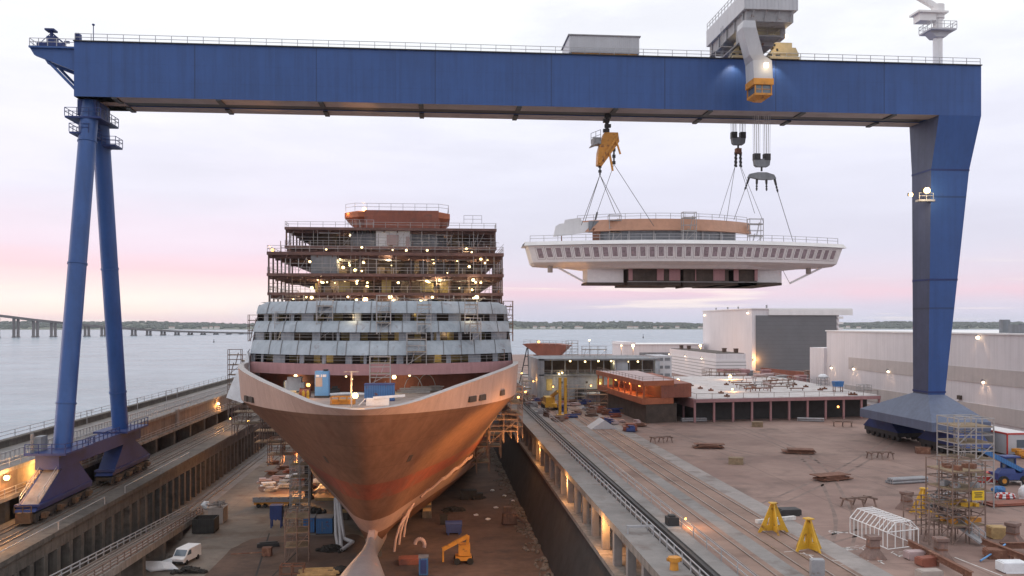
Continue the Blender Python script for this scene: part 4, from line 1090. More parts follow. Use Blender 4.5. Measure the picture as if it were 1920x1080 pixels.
# bulwark
ZT_TAB = [(0, 23.35), (2, 23.5), (4, 23.85), (6.5, 24.3), (9, 24.72), (12, 25.2), (16, 25.68), (20, 26.1), (26, 26.5), (32, 26.72), (42, 26.8), (60, 26.8)]
def ztop(s): return interp(ZT_TAB, s)
BS = [0, .03, .1, .3, .7, 1.2, 2, 3, 4.5, 6.5, 9, 12, 15.5, 19.5, 24, 29, 35, 42]
a = MB()
for side in (-1, 1):
    o0 = [V((X0 + side * half(KN, s), ystem(KN) + s, kn(s))) for s in BS]
    o1 = [V((X0 + side * (half(KN, s) + .35 * min(1, s / 3)), ystem(KN) - .9 + s * 1.02, ztop(s))) for s in BS]
    om = [p_.lerp(q_, .5) for p_, q_ in zip(o0, o1)]
    a.loft([o0, om, o1], False, 0, True)
    cap = [V((p_.x - side * min(.75, abs(p_.x - X0)), p_.y + (.8 if i < 4 else .45), p_.z + .04)) for i, p_ in enumerate(o1)]
    inn = [V((p_.x - side * min(1.0, abs(p_.x - X0)), p_.y + (1.0 if i < 4 else .6), KN)) for i, p_ in enumerate(o0)]
    a.loft([o1, cap, inn], False, 1)
build('bulwark', a, ['bulwark_pink', 'cap_grey'], sp)
for (px, py) in [(463, 748), (473, 750), (881, 749), (901, 746), (940, 737)]:
    k = (px - 960) / F; side = -1 if px < 700 else 1
    z = HC - (py - HZ) / F * 128
    best = None
    for s in [i * .2 for i in range(0, 210)]:
        x = X0 + side * (half(KN, s) + .25); y = ystem(KN) + s
        q_ = 960 + F * (x * CT - y * ST) / (x * ST + y * CT)
        if best is None or abs(q_ - px) < best[0]: best = (abs(q_ - px), s)
    s = best[1]; yc = (X0 + side * half(KN, s)) * ST + (ystem(KN) + s) * CT; z = HC - (py - HZ) / F * yc
    p0 = V((X0 + side * (half(KN, s) + .16), ystem(KN) + s - .2, z)); p1 = V((X0 + side * (half(KN, s + 1.6) + .16), ystem(KN) + s + 1.4, z))
    a = MB(); a.bar(p0, p1, .30, .75); build('mooring_hole', a, 'brown_dark', sp)
pts_ = []
for i in range(13):
    s = 17 + i * 2.2; z = 6.9 + i * .22 + (.5 if i % 3 == 1 else 0)
    pts_.append(V((X0 + half(z, s) + .12, ystem(z) + s, z)))
a = MB()
for p_, q_ in zip(pts_[:-1], pts_[1:]): a.bar(p_, q_, .5, .28 if p_.z < 8 else .5)
build('bilge_strip', a, 'hull_boot', sp)
spot('soffit_light', (X0 - 4, 150, HC + 13.5), (-27, 133, ZB), 9000, ORANGE, 17, sp)
spot('soffit_light', (X0 + 3, 150, HC + 13.5), (-11, 133, ZB), 9000, ORANGE, 13, sp)
spot('soffit_light', (22, 150, QR + 8), (23, 133, ZB), 6000, ORANGE, 20, sp)
# foredeck
DK = 22.45
out_ = [V((X0 - max(0, half(KN, s) - .35), ystem(KN) + s + .4, DK)) for s in SS if s <= 50]
a = MB(); a.loft([out_, [V((2 * X0 - v.x, v.y, DK)) for v in out_]], False); build('foredeck', a, 'deck_primer', sp)
# superstructure front
SG = 10.5
def sy(x, yf): return yf + SG * (abs(x) / 20.7) ** 2.2
def sarc(w_, yf, z, n=40): return [V((X0 + x, sy(x, yf), z)) for x in [-w_ + 2 * w_ * k / n for k in range(n + 1)]]
def shell(name, w0, yf0, z0, w1, yf1, z1, m, th=.3):
    a = MB(); r0, r1 = sarc(w0, yf0, z0), sarc(w1, yf1, z1)
    a.loft([r0, r1, [v + V((0, th, 0)) for v in r1], [v + V((0, th, 0)) for v in r0], r0], False)
    return build(name, a, m, sp)
shell('recess_wall', 20.3, 137.5, DK, 20.3, 137.5, 25.4, 'red_primer')
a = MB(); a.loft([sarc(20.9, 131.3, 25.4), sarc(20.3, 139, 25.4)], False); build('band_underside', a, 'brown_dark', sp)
shell('breakwater_band', 20.9, 131.2, 25.3, 20.9, 131.3, 26.95, 'rose_primer', .6)
tiers = [(26.95, 28.28, 30.35, 131.9), (30.35, 31.68, 33.35, 133.6), (33.35, 34.58, 36.45, 135.3)]
W_ = [20.75, 20.6, 20.4, 20.1]
pill = [[(105, 140), (180, 195), (260, 330), (415, 440), (540, 560), (665, 700), (760, 775), (930, 965), (1190, 1215), (1310, 1380), (1450, 1480), (1545, 1565)],
        [(120, 180), (215, 230), (290, 370), (475, 520), (610, 625), (680, 735), (940, 985), (1110, 1120), (1140, 1160), (1260, 1280), (1340, 1380), (1450, 1545)],
        [(160, 190), (215, 250), (335, 355), (400, 470), (560, 580), (700, 735), (790, 800), (960, 1000), (1085, 1145), (1210, 1280), (1450, 1495), (1540, 1560)]]
for ti, (zw, zp, zt, yf) in enumerate(tiers):
    w_ = W_[ti]
    # floor slab, back wall inside the openings, pillars, cladding
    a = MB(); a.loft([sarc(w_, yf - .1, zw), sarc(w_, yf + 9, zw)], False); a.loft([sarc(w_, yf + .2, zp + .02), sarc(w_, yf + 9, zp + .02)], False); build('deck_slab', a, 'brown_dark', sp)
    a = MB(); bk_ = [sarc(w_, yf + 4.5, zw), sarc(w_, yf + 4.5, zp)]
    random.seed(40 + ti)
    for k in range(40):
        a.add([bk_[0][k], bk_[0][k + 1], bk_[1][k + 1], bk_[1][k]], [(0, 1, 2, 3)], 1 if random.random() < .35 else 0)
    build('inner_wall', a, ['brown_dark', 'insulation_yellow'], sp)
    for (u0, u1) in pill[ti]:
        x0 = -w_ + 2 * w_ * (u0 - 110) / 1455; x1 = -w_ + 2 * w_ * (u1 - 110) / 1455
        x0, x1 = max(x0, -w_), min(x1, w_)
        a = MB(); r = [[V((X0 + x0, sy(x0, yf + d), z)), V((X0 + x1, sy(x1, yf + d), z)), V((X0 + x1, sy(x1, yf + d) + .4, z)), V((X0 + x0, sy(x0, yf + d) + .4, z))] for z, d in ((zw, .1), (zp, .35))]
        a.loft(r); build('pillar', a, 'pillar_grey', sp)
    npn = 15; w1 = W_[ti + 1]; random.seed(70 + ti)
    a = MB(); g = MB(); n_ = 60
    rr_ = []
    for (ww, d, z) in ((w_, -.22, zp - .05), (w_ * .4 + w1 * .6, .5, zp + .62 * (zt - zp)), (w1, 1.5, zt)):
        top = ti == 2 and z == zt
        rr_.append([V((X0 + ww * q, sy(ww * q, yf + d), z - (.6 * max(0, abs(q) - .93) / .07 if top else 0))) for q in [-1 + 2 * i / n_ for i in range(n_ + 1)]])
    a.loft(rr_, False, 0, True); a.loft([[v + V((0, .12, 0)) for v in r] for r in rr_], False, 0, True)
    for k in range(1, npn):
        i = min(n_ - 1, max(1, round(n_ * k / npn + random.uniform(-.8, .8))))
        off = V((0, -.05, .04)); g.bar(rr_[0][i] + off, rr_[1][i] + off, .09, .10); g.bar(rr_[1][i] + off, rr_[2][i] + off, .09, .10)
    build('cladding', a, 'panel_bluegrey', sp); build('seam_flange', g, 'seam_grey', sp)
    a = MB(); a.rail(sarc(w_ - .2, yf - .2, zw)[::4], 1.0, 3.4, .028); build('railing', a, 'scaf_galv', sp)
# side shells
a = MB()
for side in (-1, 1):
    x = X0 + side * 20.85
    a.add([(x, 141, KN), (x, 235, KN), (x, 235, 27), (x, 141.5, 27)], [(0, 1, 2, 3)])
    x2 = X0 + side * 20.2
    a.add([(x, 141.7, 27), (x, 235, 27), (x2, 235, 36), (x2, 146.5, 36)], [(0, 1, 2, 3)])
build('side_shell', a, 'rose_primer', sp)
a = MB(); a.loft([sarc(20.1, 136.9, 36.40), [V((v.x, 236, 36.40)) for v in sarc(20.1, 136.9, 36.4)]], False); build('open_deck', a, 'deck_primer', sp)
# open decks
def slab(w_, y, z, th=.5, ye=236, x_off=0, edge='deck_edge'):
    a = MB(); a.box2((X0 + x_off - w_, y, z - th), (X0 + x_off + w_, ye, z)); 
    for k in range(int(2 * w_ / 2.6)): a.box2((X0 + x_off - w_ + .6 + k * 2.6, y + .3, z - th - .35), (X0 + x_off - w_ + .8 + k * 2.6, y + 26, z - th))
    for k in range(5): a.box2((X0 + x_off - w_ + .2, y + 1.5 + k * 5.5, z - th - .5), (X0 + x_off + w_ - .2, y + 1.9 + k * 5.5, z - th))
    build('deck_slab', a, edge, sp)
    a = MB(); a.rail([(X0 + x_off - w_ + .1, ye - 60, z), (X0 + x_off - w_ + .1, y + .1, z), (X0 + x_off + w_ - .1, y + .1, z), (X0 + x_off + w_ - .1, ye - 60, z)], 1.05, 2.4, .045); build('railing', a, 'scaf_galv', sp)
Z1, Z2, Z3, Z4, Z5, Z6 = HC + 5.3, HC + 8.6, HC + 12.3, HC + 14.6, HC + 18.5, HC + 22.4
YD = 154
slab(20.3, YD, Z1); slab(20.4, YD, Z2); slab(20.4, YD, Z3, .55); slab(20.4, 172, Z4 + .3, .5); slab(20.4, 172, Z5, .5)
# posts at the sides, pillars and inner bulkheads
for (z0, z1, y, w_) in ((36.4, Z1 - .5, YD, 20.0), (Z1, Z2 - .5, YD, 20.1), (Z2, Z3 - .55, YD, 20.1), (Z4 + .3, Z5 - .5, 172, 20.1)):
    for side in (-1, 1):
        for k in range(7):
            a = MB(); yy = y + .3 + k * 4.2; a.bar((X0 + side * w_, yy, z0), (X0 + side * w_, yy, z1), .26); build('side_post', a, 'steel_primer_brown', sp)
    for x in (-12, -5, 4, 11, 16):
        a = MB(); a.bar((X0 + x, y + 3.5, z0), (X0 + x, y + 3.5, z1), .35); build('inner_post', a, 'steel_primer_brown', sp)
    random.seed(int(z0 * 3))
    a = MB(); yb = y + (11 if y == YD else 8)
    x = -13.5 if y == YD else -16
    while x < 13.5:
        wd = random.uniform(2, 5); 
        if random.random() < .93: a.box2((X0 + x, yb + random.uniform(-2.5, 2.5), z0), (X0 + min(17, x + wd), yb + 3.2, z1))
        x += wd
    a.box2((X0 - 14, yb + 3.2, z0), (X0 + 17, yb + 3.5, z1))
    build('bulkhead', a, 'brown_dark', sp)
    a = MB()
    for k in range(7):
        x = random.uniform(-13, 15); yy = y + random.uniform(1, 7); h_ = random.uniform(.5, 1.3); a.box2((X0 + x, yy, z0), (X0 + x + random.uniform(.6, 2.2), yy + 1.2, z0 + h_))
    build('deck_stores', a, 'plank', sp)
    a = MB()
    for k in range(9):
        x = random.uniform(-15, 12); yy = y + random.uniform(.6, 6); a.tube((X0 + x, yy, z1 - random.uniform(.3, .8)), (X0 + x + random.uniform(2, 6), yy, z1 - random.uniform(.3, .8)), .12, 6)
    build('ceiling_pipe', a, 'rail_grey', sp)
# scaffold tubes, hung cables and sheets along the open decks
for li, (z0, z1, y, w_) in enumerate(((36.4, Z1 - .5, YD - 2, 19.5), (Z1, Z2 - .5, YD, 20.2), (Z2, Z3 - .55, YD, 20.2), (Z3, Z4 + .3, YD + 8, 19.5), (Z4 + .3, Z5 - .5, 172, 20))):
    random.seed(90 + li); a = MB(); zr = z0 + .55 * (z1 - z0)
    a.bar((X0 - w_, y + .5, zr), (X0 + w_, y + .5, zr), .06)
    x = -w_
    while x < w_:
        a.bar((X0 + x, y + .5, z0), (X0 + x, y + .5, z1 - random.choice([0, 0, .6])), random.choice([.07, .07, .12]))
        if random.random() < .3: a.bar((X0 + x, y + .5, z0 + .2), (X0 + x + random.uniform(1, 2), y + .5, z1 - .3), .06)
        if random.random() < .25: a.bar((X0 + x, y + .5, z0 + .9), (X0 + x + 1.6, y + .5, z0 + .9), .06)
        x += random.choice([.8, 1.4, 2.1, 2.6])
    build('scaffold_tubes', a, 'scaf_rust' if li % 2 else 'scaf_galv', sp)
    a = MB()
    for k in range(6):
        x = random.uniform(-15, 14); w2 = random.uniform(.8, 2.4); yy = y + random.uniform(1.5, 5)
        if li != 3: a.box2((X0 + x, yy, z0 + random.uniform(0, .4)), (X0 + x + w2, yy + .1, z1 - random.uniform(.2, 1.0)))
    if li != 3: build('partition', a, ['steel_primer_brown', 'insulation_yellow', 'brown_dark', 'rose_primer', 'grey_primer'][li], sp)
# grey trunk panels
a = MB(); a.box2((X0 - 13.0, YD + .5, Z2), (X0 - 8.6, YD + 5, Z3 - .55)); build('lift_trunk', a, 'grey_primer', sp)
a = MB(); a.box2((X0 - 8.0, 173.5, Z4 + .3), (X0 - 3.2, 180, Z5 - .5))
for k in range(9): a.box2((X0 - 8 + k * .55, 173.35, Z4 + .3), (X0 - 7.9 + k * .55, 173.5, Z5 - .5))
a.box2((X0 + 3.6, 174, Z4 + .3), (X0 + 8.6, 180, Z5 - .5)); build('lift_trunk', a, 'grey_primer', sp)
a = MB(); a.box2((X0 - 3.1, 173.2, Z4 + .3), (X0 + 3.5, 180, Z5 - .5)); build('casing', a, 'tarp_white', sp)
a = MB(); a.box2((X0 - 1.0, 172.9, Z4 + .6), (X0 + 1.3, 173.2, Z5 - 1.3)); a.box2((X0 + 2.7, 172.9, Z4 + .4), (X0 + 3.4, 173.2, Z5 - 1.6)); build('door', a, 'pink_plate', sp)
# crown
cz0, cz1 = Z5, Z6
def oct_(w_, y, z, c): return [(X0 + .8 - w_, y + c, z), (X0 + .8 - w_ + c, y, z), (X0 + .8 + w_ - c, y, z), (X0 + .8 + w_, y + c, z), (X0 + .8 + w_, y + 16, z), (X0 + .8 - w_, y + 16, z)]
a = MB(); a.loft([oct_(8.6, 178, cz0, .6), oct_(8.6, 177.6, cz1 - .2, .6)]); build('funnel_base', a, 'red_primer', sp)
a = MB(); a.loft([oct_(9.0, 178, cz0 + 1.6, 2), oct_(10.6, 176.9, cz0 + 2.7, 3.0), oct_(10.6, 176.9, cz1 - .15, 3.0), oct_(8.8, 177.4, cz1, 1.0)]); 
o = build('funnel_crown', a, 'orange_primer', sp)
a = MB(); a.box2((X0 + .8 - 6.4, 176.7, cz0 + .4), (X0 + .8 + 8.3, 177.3, cz1 + .1)); build('crown_panel', a, 'red_primer', sp)
a = MB(); t_ = [V(v) for v in oct_(10.3, 177.2, cz1, 2.0)]; a.rail(t_[:5], 1.5, 2.4, .05); build('railing', a, 'galv', sp)
a = MB(); a.rail([(X0 - 9, 173, Z5), (X0 - 3.5, 173, Z5)], 1.6, 1.4, .05); a.rail([(X0 + 14, 172.5, Z5 + 1), (X0 + 17.5, 172.5, Z5 + 1)], 1.6, 1.4, .05); build('railing', a, 'galv', sp)
# ------------------------------------------------------------------ lamps on the ship
LL = [(455, 390), (615, 400), (678, 412), (708, 440), (785, 402), (755, 398), (897, 375), (912, 413), (1000, 405), (1020, 392), (1100, 400), (1145, 380), (1398, 412), (1415, 378), (1240, 440), (1227, 455), (640, 425), (1150, 402), (1283, 388)]
def ship_lamps(lst, zl, y0, label, grp, r=.2):
    for i, (zx, zy) in enumerate(lst):
        px, py = 430 + zx / 3, 360 + zy / 3
        yc = min(max(F * (zl - HC) / max(20, HZ - py), y0 + .8), y0 + 7)
        p = P(px, py, yc)
        rr = r * random.choice([.6, .8, 1.0, 1.2, 1.5])
        lamp(p, label, rr, 'lamp_white', 190 if i % 2 == 0 else 0, WARM, grp, (0, -1.2, -.4))
random.seed(5)
ship_lamps(LL, Z3 - 1.0, YD, 'small bright work lamp under the third open deck slab of the ship', 'work lamps under the third open deck')
ship_lamps([(random.uniform(460, 1480), random.choice([380, 400, 420, 445])) for _ in range(10)], Z3 - 1.0, YD, 'small bright work lamp under the third open deck slab of the ship', 'work lamps under the third open deck')
ship_lamps([(random.uniform(460, 1480), random.choice([495, 510, 540])) for _ in range(10)], Z2 - 1.0, YD, 'small bright work lamp under the second open deck slab of the ship', 'work lamps under the second open deck')
ship_lamps([(497, 495), (520, 512), (510, 502), (550, 507), (593, 512), (625, 522), (717, 502), (717, 515), (775, 533), (872, 498), (1110, 498), (1127, 512), (1118, 505), (1185, 495), (1372, 495), (1385, 508), (1365, 550)], Z2 - 1.0, YD, 'small bright work lamp under the second open deck slab of the ship', 'work lamps under the second open deck')
ship_lamps([(433, 592), (463, 594), (503, 605), (667, 590), (715, 605), (905, 590), (920, 605), (1078, 610), (1105, 605), (1142, 592), (1375, 598), (1392, 592), (360, 602)], Z1 - 1.0, YD - 6, 'small bright work lamp just above the top blue grey cladding of the ship', 'work lamps above the cladding', .24)
ship_lamps([(995, 328), (1113, 328), (1333, 320), (1363, 338), (918, 326), (545, 323), (745, 312)], Z4 - .2, YD + 2, 'small bright work lamp on the deck edge below the two narrow top decks', 'work lamps on the deck below the top decks', .22)
ship_lamps([(683, 243), (1190, 250), (1195, 262)], Z5 - 1, 172, 'small warm work lamp under the roof of the topmost open deck', 'work lamps in the topmost deck', .2)
for i, (px, py, yc, lab) in enumerate([(683, 392, 178, 'blazing orange lamp on the rail of the red ship crown'), (653, 407, 178, 'orange lamp at the left corner of the red ship crown'), (685, 562, 146, 'blazing orange lamp on the top edge of the blue grey cladding'), (511, 469, 154.5, 'orange lamp at the left corner of the third open deck'), (597, 583, 150, 'small lamp in the upper window row of the ship front left of centre')]):
    lamp(P(px, py, yc), lab, (.42, .3, .42, .28, .2)[i], 'lamp_star' if i in (0, 2) else 'lamp_orange', (900, 150, 400, 120, 40)[i], ORANGE, None, (0, -1.0, .6))
for i, (px, py) in enumerate([(555, 705), (739, 707), (768, 704), (649, 706), (660, 711)]):
    lamp(P(px, py, 132 + abs(px - 700) * .05), 'lamp under the rose breakwater band of the ship, ' + ['leftmost and large oval', 'large oval right of the scaffold', 'small one rightmost of the row', 'small one left of the lamp mast', 'lower small one beside the lamp mast'][i], (.34, .34, .17, .14, .13)[i], 'lamp_white', (160, 160, 40, 0, 0)[i], WARM, None, (0, -.6, -.8))
for zx, zy in [(685, 690), (640, 690), (1040, 690), (905, 795), (660, 800), (1215, 800)]:
    p = P(430 + zx / 3, 360 + zy / 3, 139.5); lightobj('cabin_light', p, 35, WARM, .2, sp)
for x, z in ((-9, 29.3), (3, 32.6), (9, 29.3), (-15, 32.6), (14, 35.4), (-4, 35.4)):
    lightobj('cabin_light', (X0 + x, sy(x, 134.6), z - 1.6 + .2), 55, WARM, .2, sp)
# star lamp on bow deck with mast
p = P(666, 742, 108.5); t = thing('lamp_mast', 'thin grey lamp mast with cross bar and blazing orange lamp on the bow deck', 'lamp mast', (p.x, p.y, DK))
a = MB(); b0 = P(659, 765, 109.5); b0.z = DK; a.bar(b0, b0 + V((0, 0, 4.6)), .18); a.bar(b0 + V((-.9, 0, 4.5)), b0 + V((.9, 0, 4.5)), .1); build('mast', a, 'grey_steel', t)
a = MB(); a.ball(p, .38); build('bulb', a, 'lamp_star', t); lightobj('deck_light', p + V((0, -.6, .5)), 900, ORANGE, .35, t)
lamp(P(578, 722, 123), 'orange lamp among the machinery left of the blue cabin on the bow deck', .28, 'lamp_orange', 160, ORANGE, None, (0, -.8, .3))
# ------------------------------------------------------------------ foredeck equipment
def dk(px, py): return G(px, py, DK)
b0 = dk(603, 746); bl = thing('site_cabin', 'tall blue site cabin with white lettering patches standing on the bow deck', 'cabin', tuple(b0))
a = MB(); a.box2(b0 + V((-.95, 0, .3)), b0 + V((.95, 1.8, 3.75))); build('body', a, 'cabin_blue', bl)
a = MB(); a.box2(b0 + V((-.85, -.03, 1.6)), b0 + V((.1, .0, 2.9))); build('panel', a, 'tan_concrete', bl)
a = MB(); a.box2(b0 + V((-.8, -.04, 2.98)), b0 + V((-.3, -.002, 3.25))); a.box2(b0 + V((-.1, -.04, 2.95)), b0 + V((.05, -.002, 3.3))); a.box2(b0 + V((.15, -.04, 2.95)), b0 + V((.65, -.002, 3.3))); build('marking', a, 'white_paint', bl)
a = MB(); a.box2(b0 + V((-1.0, -.05, 0)), b0 + V((1.0, 1.85, .3))); a.box2(b0 + V((.2, .3, 3.75)), b0 + V((.8, 1.2, 4.0))); build('base', a, 'dark_steel', bl)
b0 = dk(711, 752); bl = thing('container', 'small corrugated blue container on the bow deck beside the lamp mast', 'container', tuple(b0))
a = MB(); a.box2(b0 + V((-2, 0, .1)), b0 + V((2.0, 2.2, 2.2)))
for k in range(13): a.box2(b0 + V((-1.95 + k * .32, -.07, .2)), b0 + V((-1.8 + k * .32, 0, 2.1)))
build('body', a, 'container_blue', bl)
a = MB(); a.box2(b0 + V((-2.05, -.1, 2.15)), b0 + V((2.05, 2.25, 2.3))); a.box2(b0 + V((-2.05, -.1, 0)), b0 + V((2.05, 2.25, .12))); build('edge_frame', a, 'deep_blue', bl)
b0 = dk(712, 760); a = MB(); a.box2(b0 + V((-1.7, -.3, 0)), b0 + V((1.2, .8, .9))); a.bar(b0 + V((-.8, -.5, 1.0)), b0 + V((3.2, .4, 1.2)), .3); a.bar(b0 + V((-1.8, -.4, .9)), b0 + V((-2.6, -.4, .1)), .12); solo('plate_stack', a, 'tarp_white', 'white covered stack of plates in front of the blue container on the bow deck', 'plates')
b0 = dk(643, 758); a = MB()
for x in (-1.5, -.5, .5, 1.5): a.bar(b0 + V((x, -.6, 0)), b0 + V((x, -.6, 1.0)), .1); a.bar(b0 + V((x, .8, 0)), b0 + V((x, .8, 1.0)), .1)
for z in (.1, .5, 1.0): a.bar(b0 + V((-1.5, -.6, z)), b0 + V((1.5, -.6, z)), .1); a.bar(b0 + V((-1.5, .8, z)), b0 + V((1.5, .8, z)), .1)
a.box2(b0 + V((-1.4, -.5, .1)), b0 + V((1.4, .7, .65))); solo('stillage', a, 'crane_orange', 'orange steel stillage crate beneath the lamp mast on the bow deck', 'crate')
b0 = dk(551, 735); a = MB(); a.box2(b0 + V((-1.0, 0, .1)), b0 + V((1.1, 1.5, 2.3))); a.box2(b0 + V((-1.3, -.2, 0)), b0 + V((-1.0, 1.2, 1.8))); a.tube(b0 + V((1.3, .2, .6)), b0 + V((1.3, .2, 1.5)), .35, 10); solo('welding_unit', a, 'tarp_white', 'white boxy welding unit left of the blue cabin on the bow deck', 'machine')
b0 = dk(572, 745); a = MB(); a.tube(b0 + V((-.6, 0, .6)), b0 + V((.6, 0, .6)), .6, 14); a.tube(b0 + V((-.7, 0, .6)), b0 + V((-.6, 0, .6)), .8, 14); a.tube(b0 + V((.6, 0, .6)), b0 + V((.7, 0, .6)), .8, 14); a.box2(b0 + V((-.6, -.5, 0)), b0 + V((.6, .5, .2))); solo('cable_reel', a, 'red_primer', 'dark red cable reel between the white unit and the blue cabin', 'reel')
for i, (px, py, m_, lab) in enumerate([(537, 730, 'galv', 'grey gas cylinder pair at the left bulwark of the bow deck'), (550, 747, 'bogie_cream', 'pale toolbox close to the left bulwark of the bow deck'), (573, 752, 'crane_yellow', 'yellow gas bottle pair in front of the red cable reel'), (628, 738, 'dark_steel', 'dark pump unit right of the blue cabin on the bow deck')]):
    b0 = dk(px, py); a = MB()
    if i in (0, 2):
        for d in (-.3, .3): a.tube(b0 + V((d, 0, 0)), b0 + V((d, 0, 1.2)), .2, 8); a.tube(b0 + V((d, 0, 1.2)), b0 + V((d, 0, 1.45)), .2, 8, .07)
    else: a.box2(b0 + V((-.7, -.4, 0)), b0 + V((.7, .4, .7))); a.tube(b0 + V((-.4, 0, .9)), b0 + V((.4, 0, .9)), .22, 8); a.box2(b0 + V((-.75, -.45, .68)), b0 + V((.75, .45, .76)))
    solo(['gas_cylinder', 'toolbox', 'gas_cylinder', 'pump'][i], a, m_, lab, ['gas bottle', 'toolbox', 'gas bottle', 'pump'][i])
for i, (px, py) in enumerate([(775, 737), (800, 733), (838, 728)]):
    b0 = dk(px, py); a = MB()
    for k in range(9):
        t = k / 8 * math.pi; t2 = (k + 1) / 8 * math.pi
        if k < 8: a.tube(b0 + V((-1.4 * math.cos(t), 0, 2.4 * math.sin(t) + .2)), b0 + V((-1.4 * math.cos(t2), 0, 2.4 * math.sin(t2) + .2)), .06, 5)
    for k in range(6): a.bar(b0 + V((-2.2 + random.uniform(-.4, .4), k * .35 - 1, .15 + k % 3 * .25)), b0 + V((2.4 + random.uniform(-.4, .4), k * .35 - .6, .2 + k % 3 * .25)), .14)
    solo('pipe_bundle', a, 'scaf_galv', 'bundle of pale pipes and looped hose on the bow deck, ' + ['nearest the blue container', 'middle bundle', 'closest to the bulwark'][i], 'pipes')
a = MB(); b0 = dk(650, 744); 
for k in range(10):
    t = k / 10 * 1.0; a.tube(b0 + V((-3 + 6 * t, 2.4 * math.sin(3 * t), .25)), b0 + V((-3 + 6 * (t + .1), 2.4 * math.sin(3 * (t + .1)), .25)), .22, 8)
solo('ventilation_hose', a, 'tarp_white', 'fat pale ventilation hose snaking behind the lamp mast on the bow deck', 'hose')
# ------------------------------------------------------------------ scaffolds on the ship front
def sf(px, w_px, y_top, y_bot, yc, label, m='scaf_galv', dep=1.2):
    p = P(px, y_bot, yc); h = (y_bot - y_top) / F * yc; nz = max(1, round(h / 1.95)); lift = max(.9, (h - 1.0) / nz)
    scaffold(label, p, 1, w_px / F * yc, 1, dep, nz, lift, m)
sf(693, 38, 668, 760, 124, 'tall scaffold tower on the bow deck before the rose breakwater band')
sf(763, 36, 624, 684, 130.6, 'scaffold tower against the lowest window row right of the ship centre line')
sf(782, 26, 560, 626, 132.2, 'scaffold tower climbing the two upper cladding rows right of the ship centre line')
sf(593, 30, 562, 640, 134, 'scaffold tower leaning on the cladding left of the ship centre line')
sf(515, 28, 584, 640, 137.5, 'scaffold tower on the cladding near the left edge of the ship front')
sf(706, 26, 553, 626, 132, 'scaffold tower with ladder in the middle of the ship cladding')
sf(872, 24, 560, 626, 135.5, 'scaffold tower on the cladding right of the centre, fourth from the left')
sf(882, 20, 596, 640, 135, 'small scaffold bay on the cladding close to the right end')
sf(920, 26, 655, 700, 141, 'orange lit scaffold at the right end of the rose band by the bulwark', 'scaf_rust')
sf(536, 22, 548, 566, 146, 'low scaffold frame on the roof left end above the cladding', 'scaf_rust')
sf(465, 18, 590, 640, 146, 'scaffold hung on the left side of the cladding over the water', 'scaf_rust')
sf(944, 18, 564, 640, 149, 'scaffold hung on the right side of the cladding', 'scaf_rust')
sf(427, 24, 655, 778, 150, 'scaffold tower behind the white sheet left of the bulwark', 'scaf_rust')
sf(452, 12, 665, 700, 139, 'narrow scaffold at the left end of the bulwark behind the cap', 'scaf_rust')
# ------------------------------------------------------------------ white sheet at left flank
a = MB(); rows_ = []
for k in range(9):
    t = k / 8; z = 28.6 - 7.8 * t
    rows_.append([V((X0 - 20.9 - (.2 + 3.6 * t) * u + .25 * math.sin(9 * u + 4 * t), 141 + 2.2 * u + .4 * math.sin(6 * u + 5 * t), z - .4 * math.sin(5 * u))) for u in [i / 8 for i in range(9)]])
back_ = [[v + V((0, .12, 0)) for v in r] for r in rows_]
a.loft(rows_, False, 0, True); a.loft(back_, False, 0, True)
solo('tarpaulin', a, 'tarp_white', 'big white sheet draped down the left flank of the ship behind the bulwark', 'tarpaulin')
# scaffolds under the flare
for i, (px, py, yc, nx, lab) in enumerate([(446, 772, 152, 2, 'scaffold under the left flare of the bow, highest beside the crane rail wall'), (487, 808, 158, 2, 'scaffold under the left flare of the bow, middle step'), (512, 832, 166, 2, 'scaffold under the left flare of the bow, lowest step near the floor')]):
    p = P(px, py, yc); scaffold(lab, (p.x - 1, p.y, p.z - 4.2), nx, 2.4, 2, 2.0, 2, 2.0, 'scaf_rust', 0, True, .07)
for i, (px, py, yc, lab) in enumerate([(935, 785, 152, 'orange lit scaffold under the right flare of the bow, highest'), (905, 815, 158, 'orange lit scaffold under the right flare of the bow, second from the top'), (885, 846, 166, 'orange lit scaffold under the right flare of the bow, lowest')]):
    p = P(px, py, yc); scaffold(lab, (p.x - 1.5, p.y, p.z - 4.2), 2, 2.4, 2, 2.2, 2, 2.0, 'scaf_rust', 0, True, .07)
p = P(955, 745, 160); scaffold('scaffold against the right side shell of the ship behind the bulwark', (13.2, 152, 13), 1, 2.0, 4, 2.4, 4, 2.0, 'scaf_rust', 0, True, .05, brace=False, ladder=False)
# hoses hanging from the left of hull
for i, (pts) in enumerate([[(632, 930, 140), (637, 985, 134), (640, 1056, 128)], [(636, 940, 139), (645, 1010, 131), (662, 1016, 129), (640, 1048, 127)], [(629, 935, 141), (630, 1000, 134), (634, 1052, 129)]]):
    a = MB(); q_ = [P(*t_) for t_ in pts]
    for v in q_: v.z = max(.25, v.z)
    a.path(q_, .28, 8)
    solo('air_hose', a, 'pale_grey_paint', 'fat pale hose hanging from the hull left of the stem, ' + ['middle straight one', 'kinked at its foot', 'leftmost and straight'][i], 'hose')
# ------------------------------------------------------------------ right hand buildings
def wall_lamp(p, label, axis, power=220, r=.32, grp=None, k=1.0):
    # small bulkhead lamp on a wall; axis = outward direction
    p = V(p); o_ = V(axis)
    a = MB(); a.ball(p + o_ * .5, r, 0); a.bar(p, p + o_ * .9 + V((0, 0, .5)), .18, .5, 1)
    o = solo('wall_lamp', a, ['lamp_soft', 'grey_steel'], label, 'wall lamp', tuple(p), grp)
    spot('lamp_light', p + o_ * .8 + V((0, 0, .3)), p + o_ * .1 + V((0, 0, -5)), power * k * 2.4, (1, .62, .36), 110, o, .2)
    return o
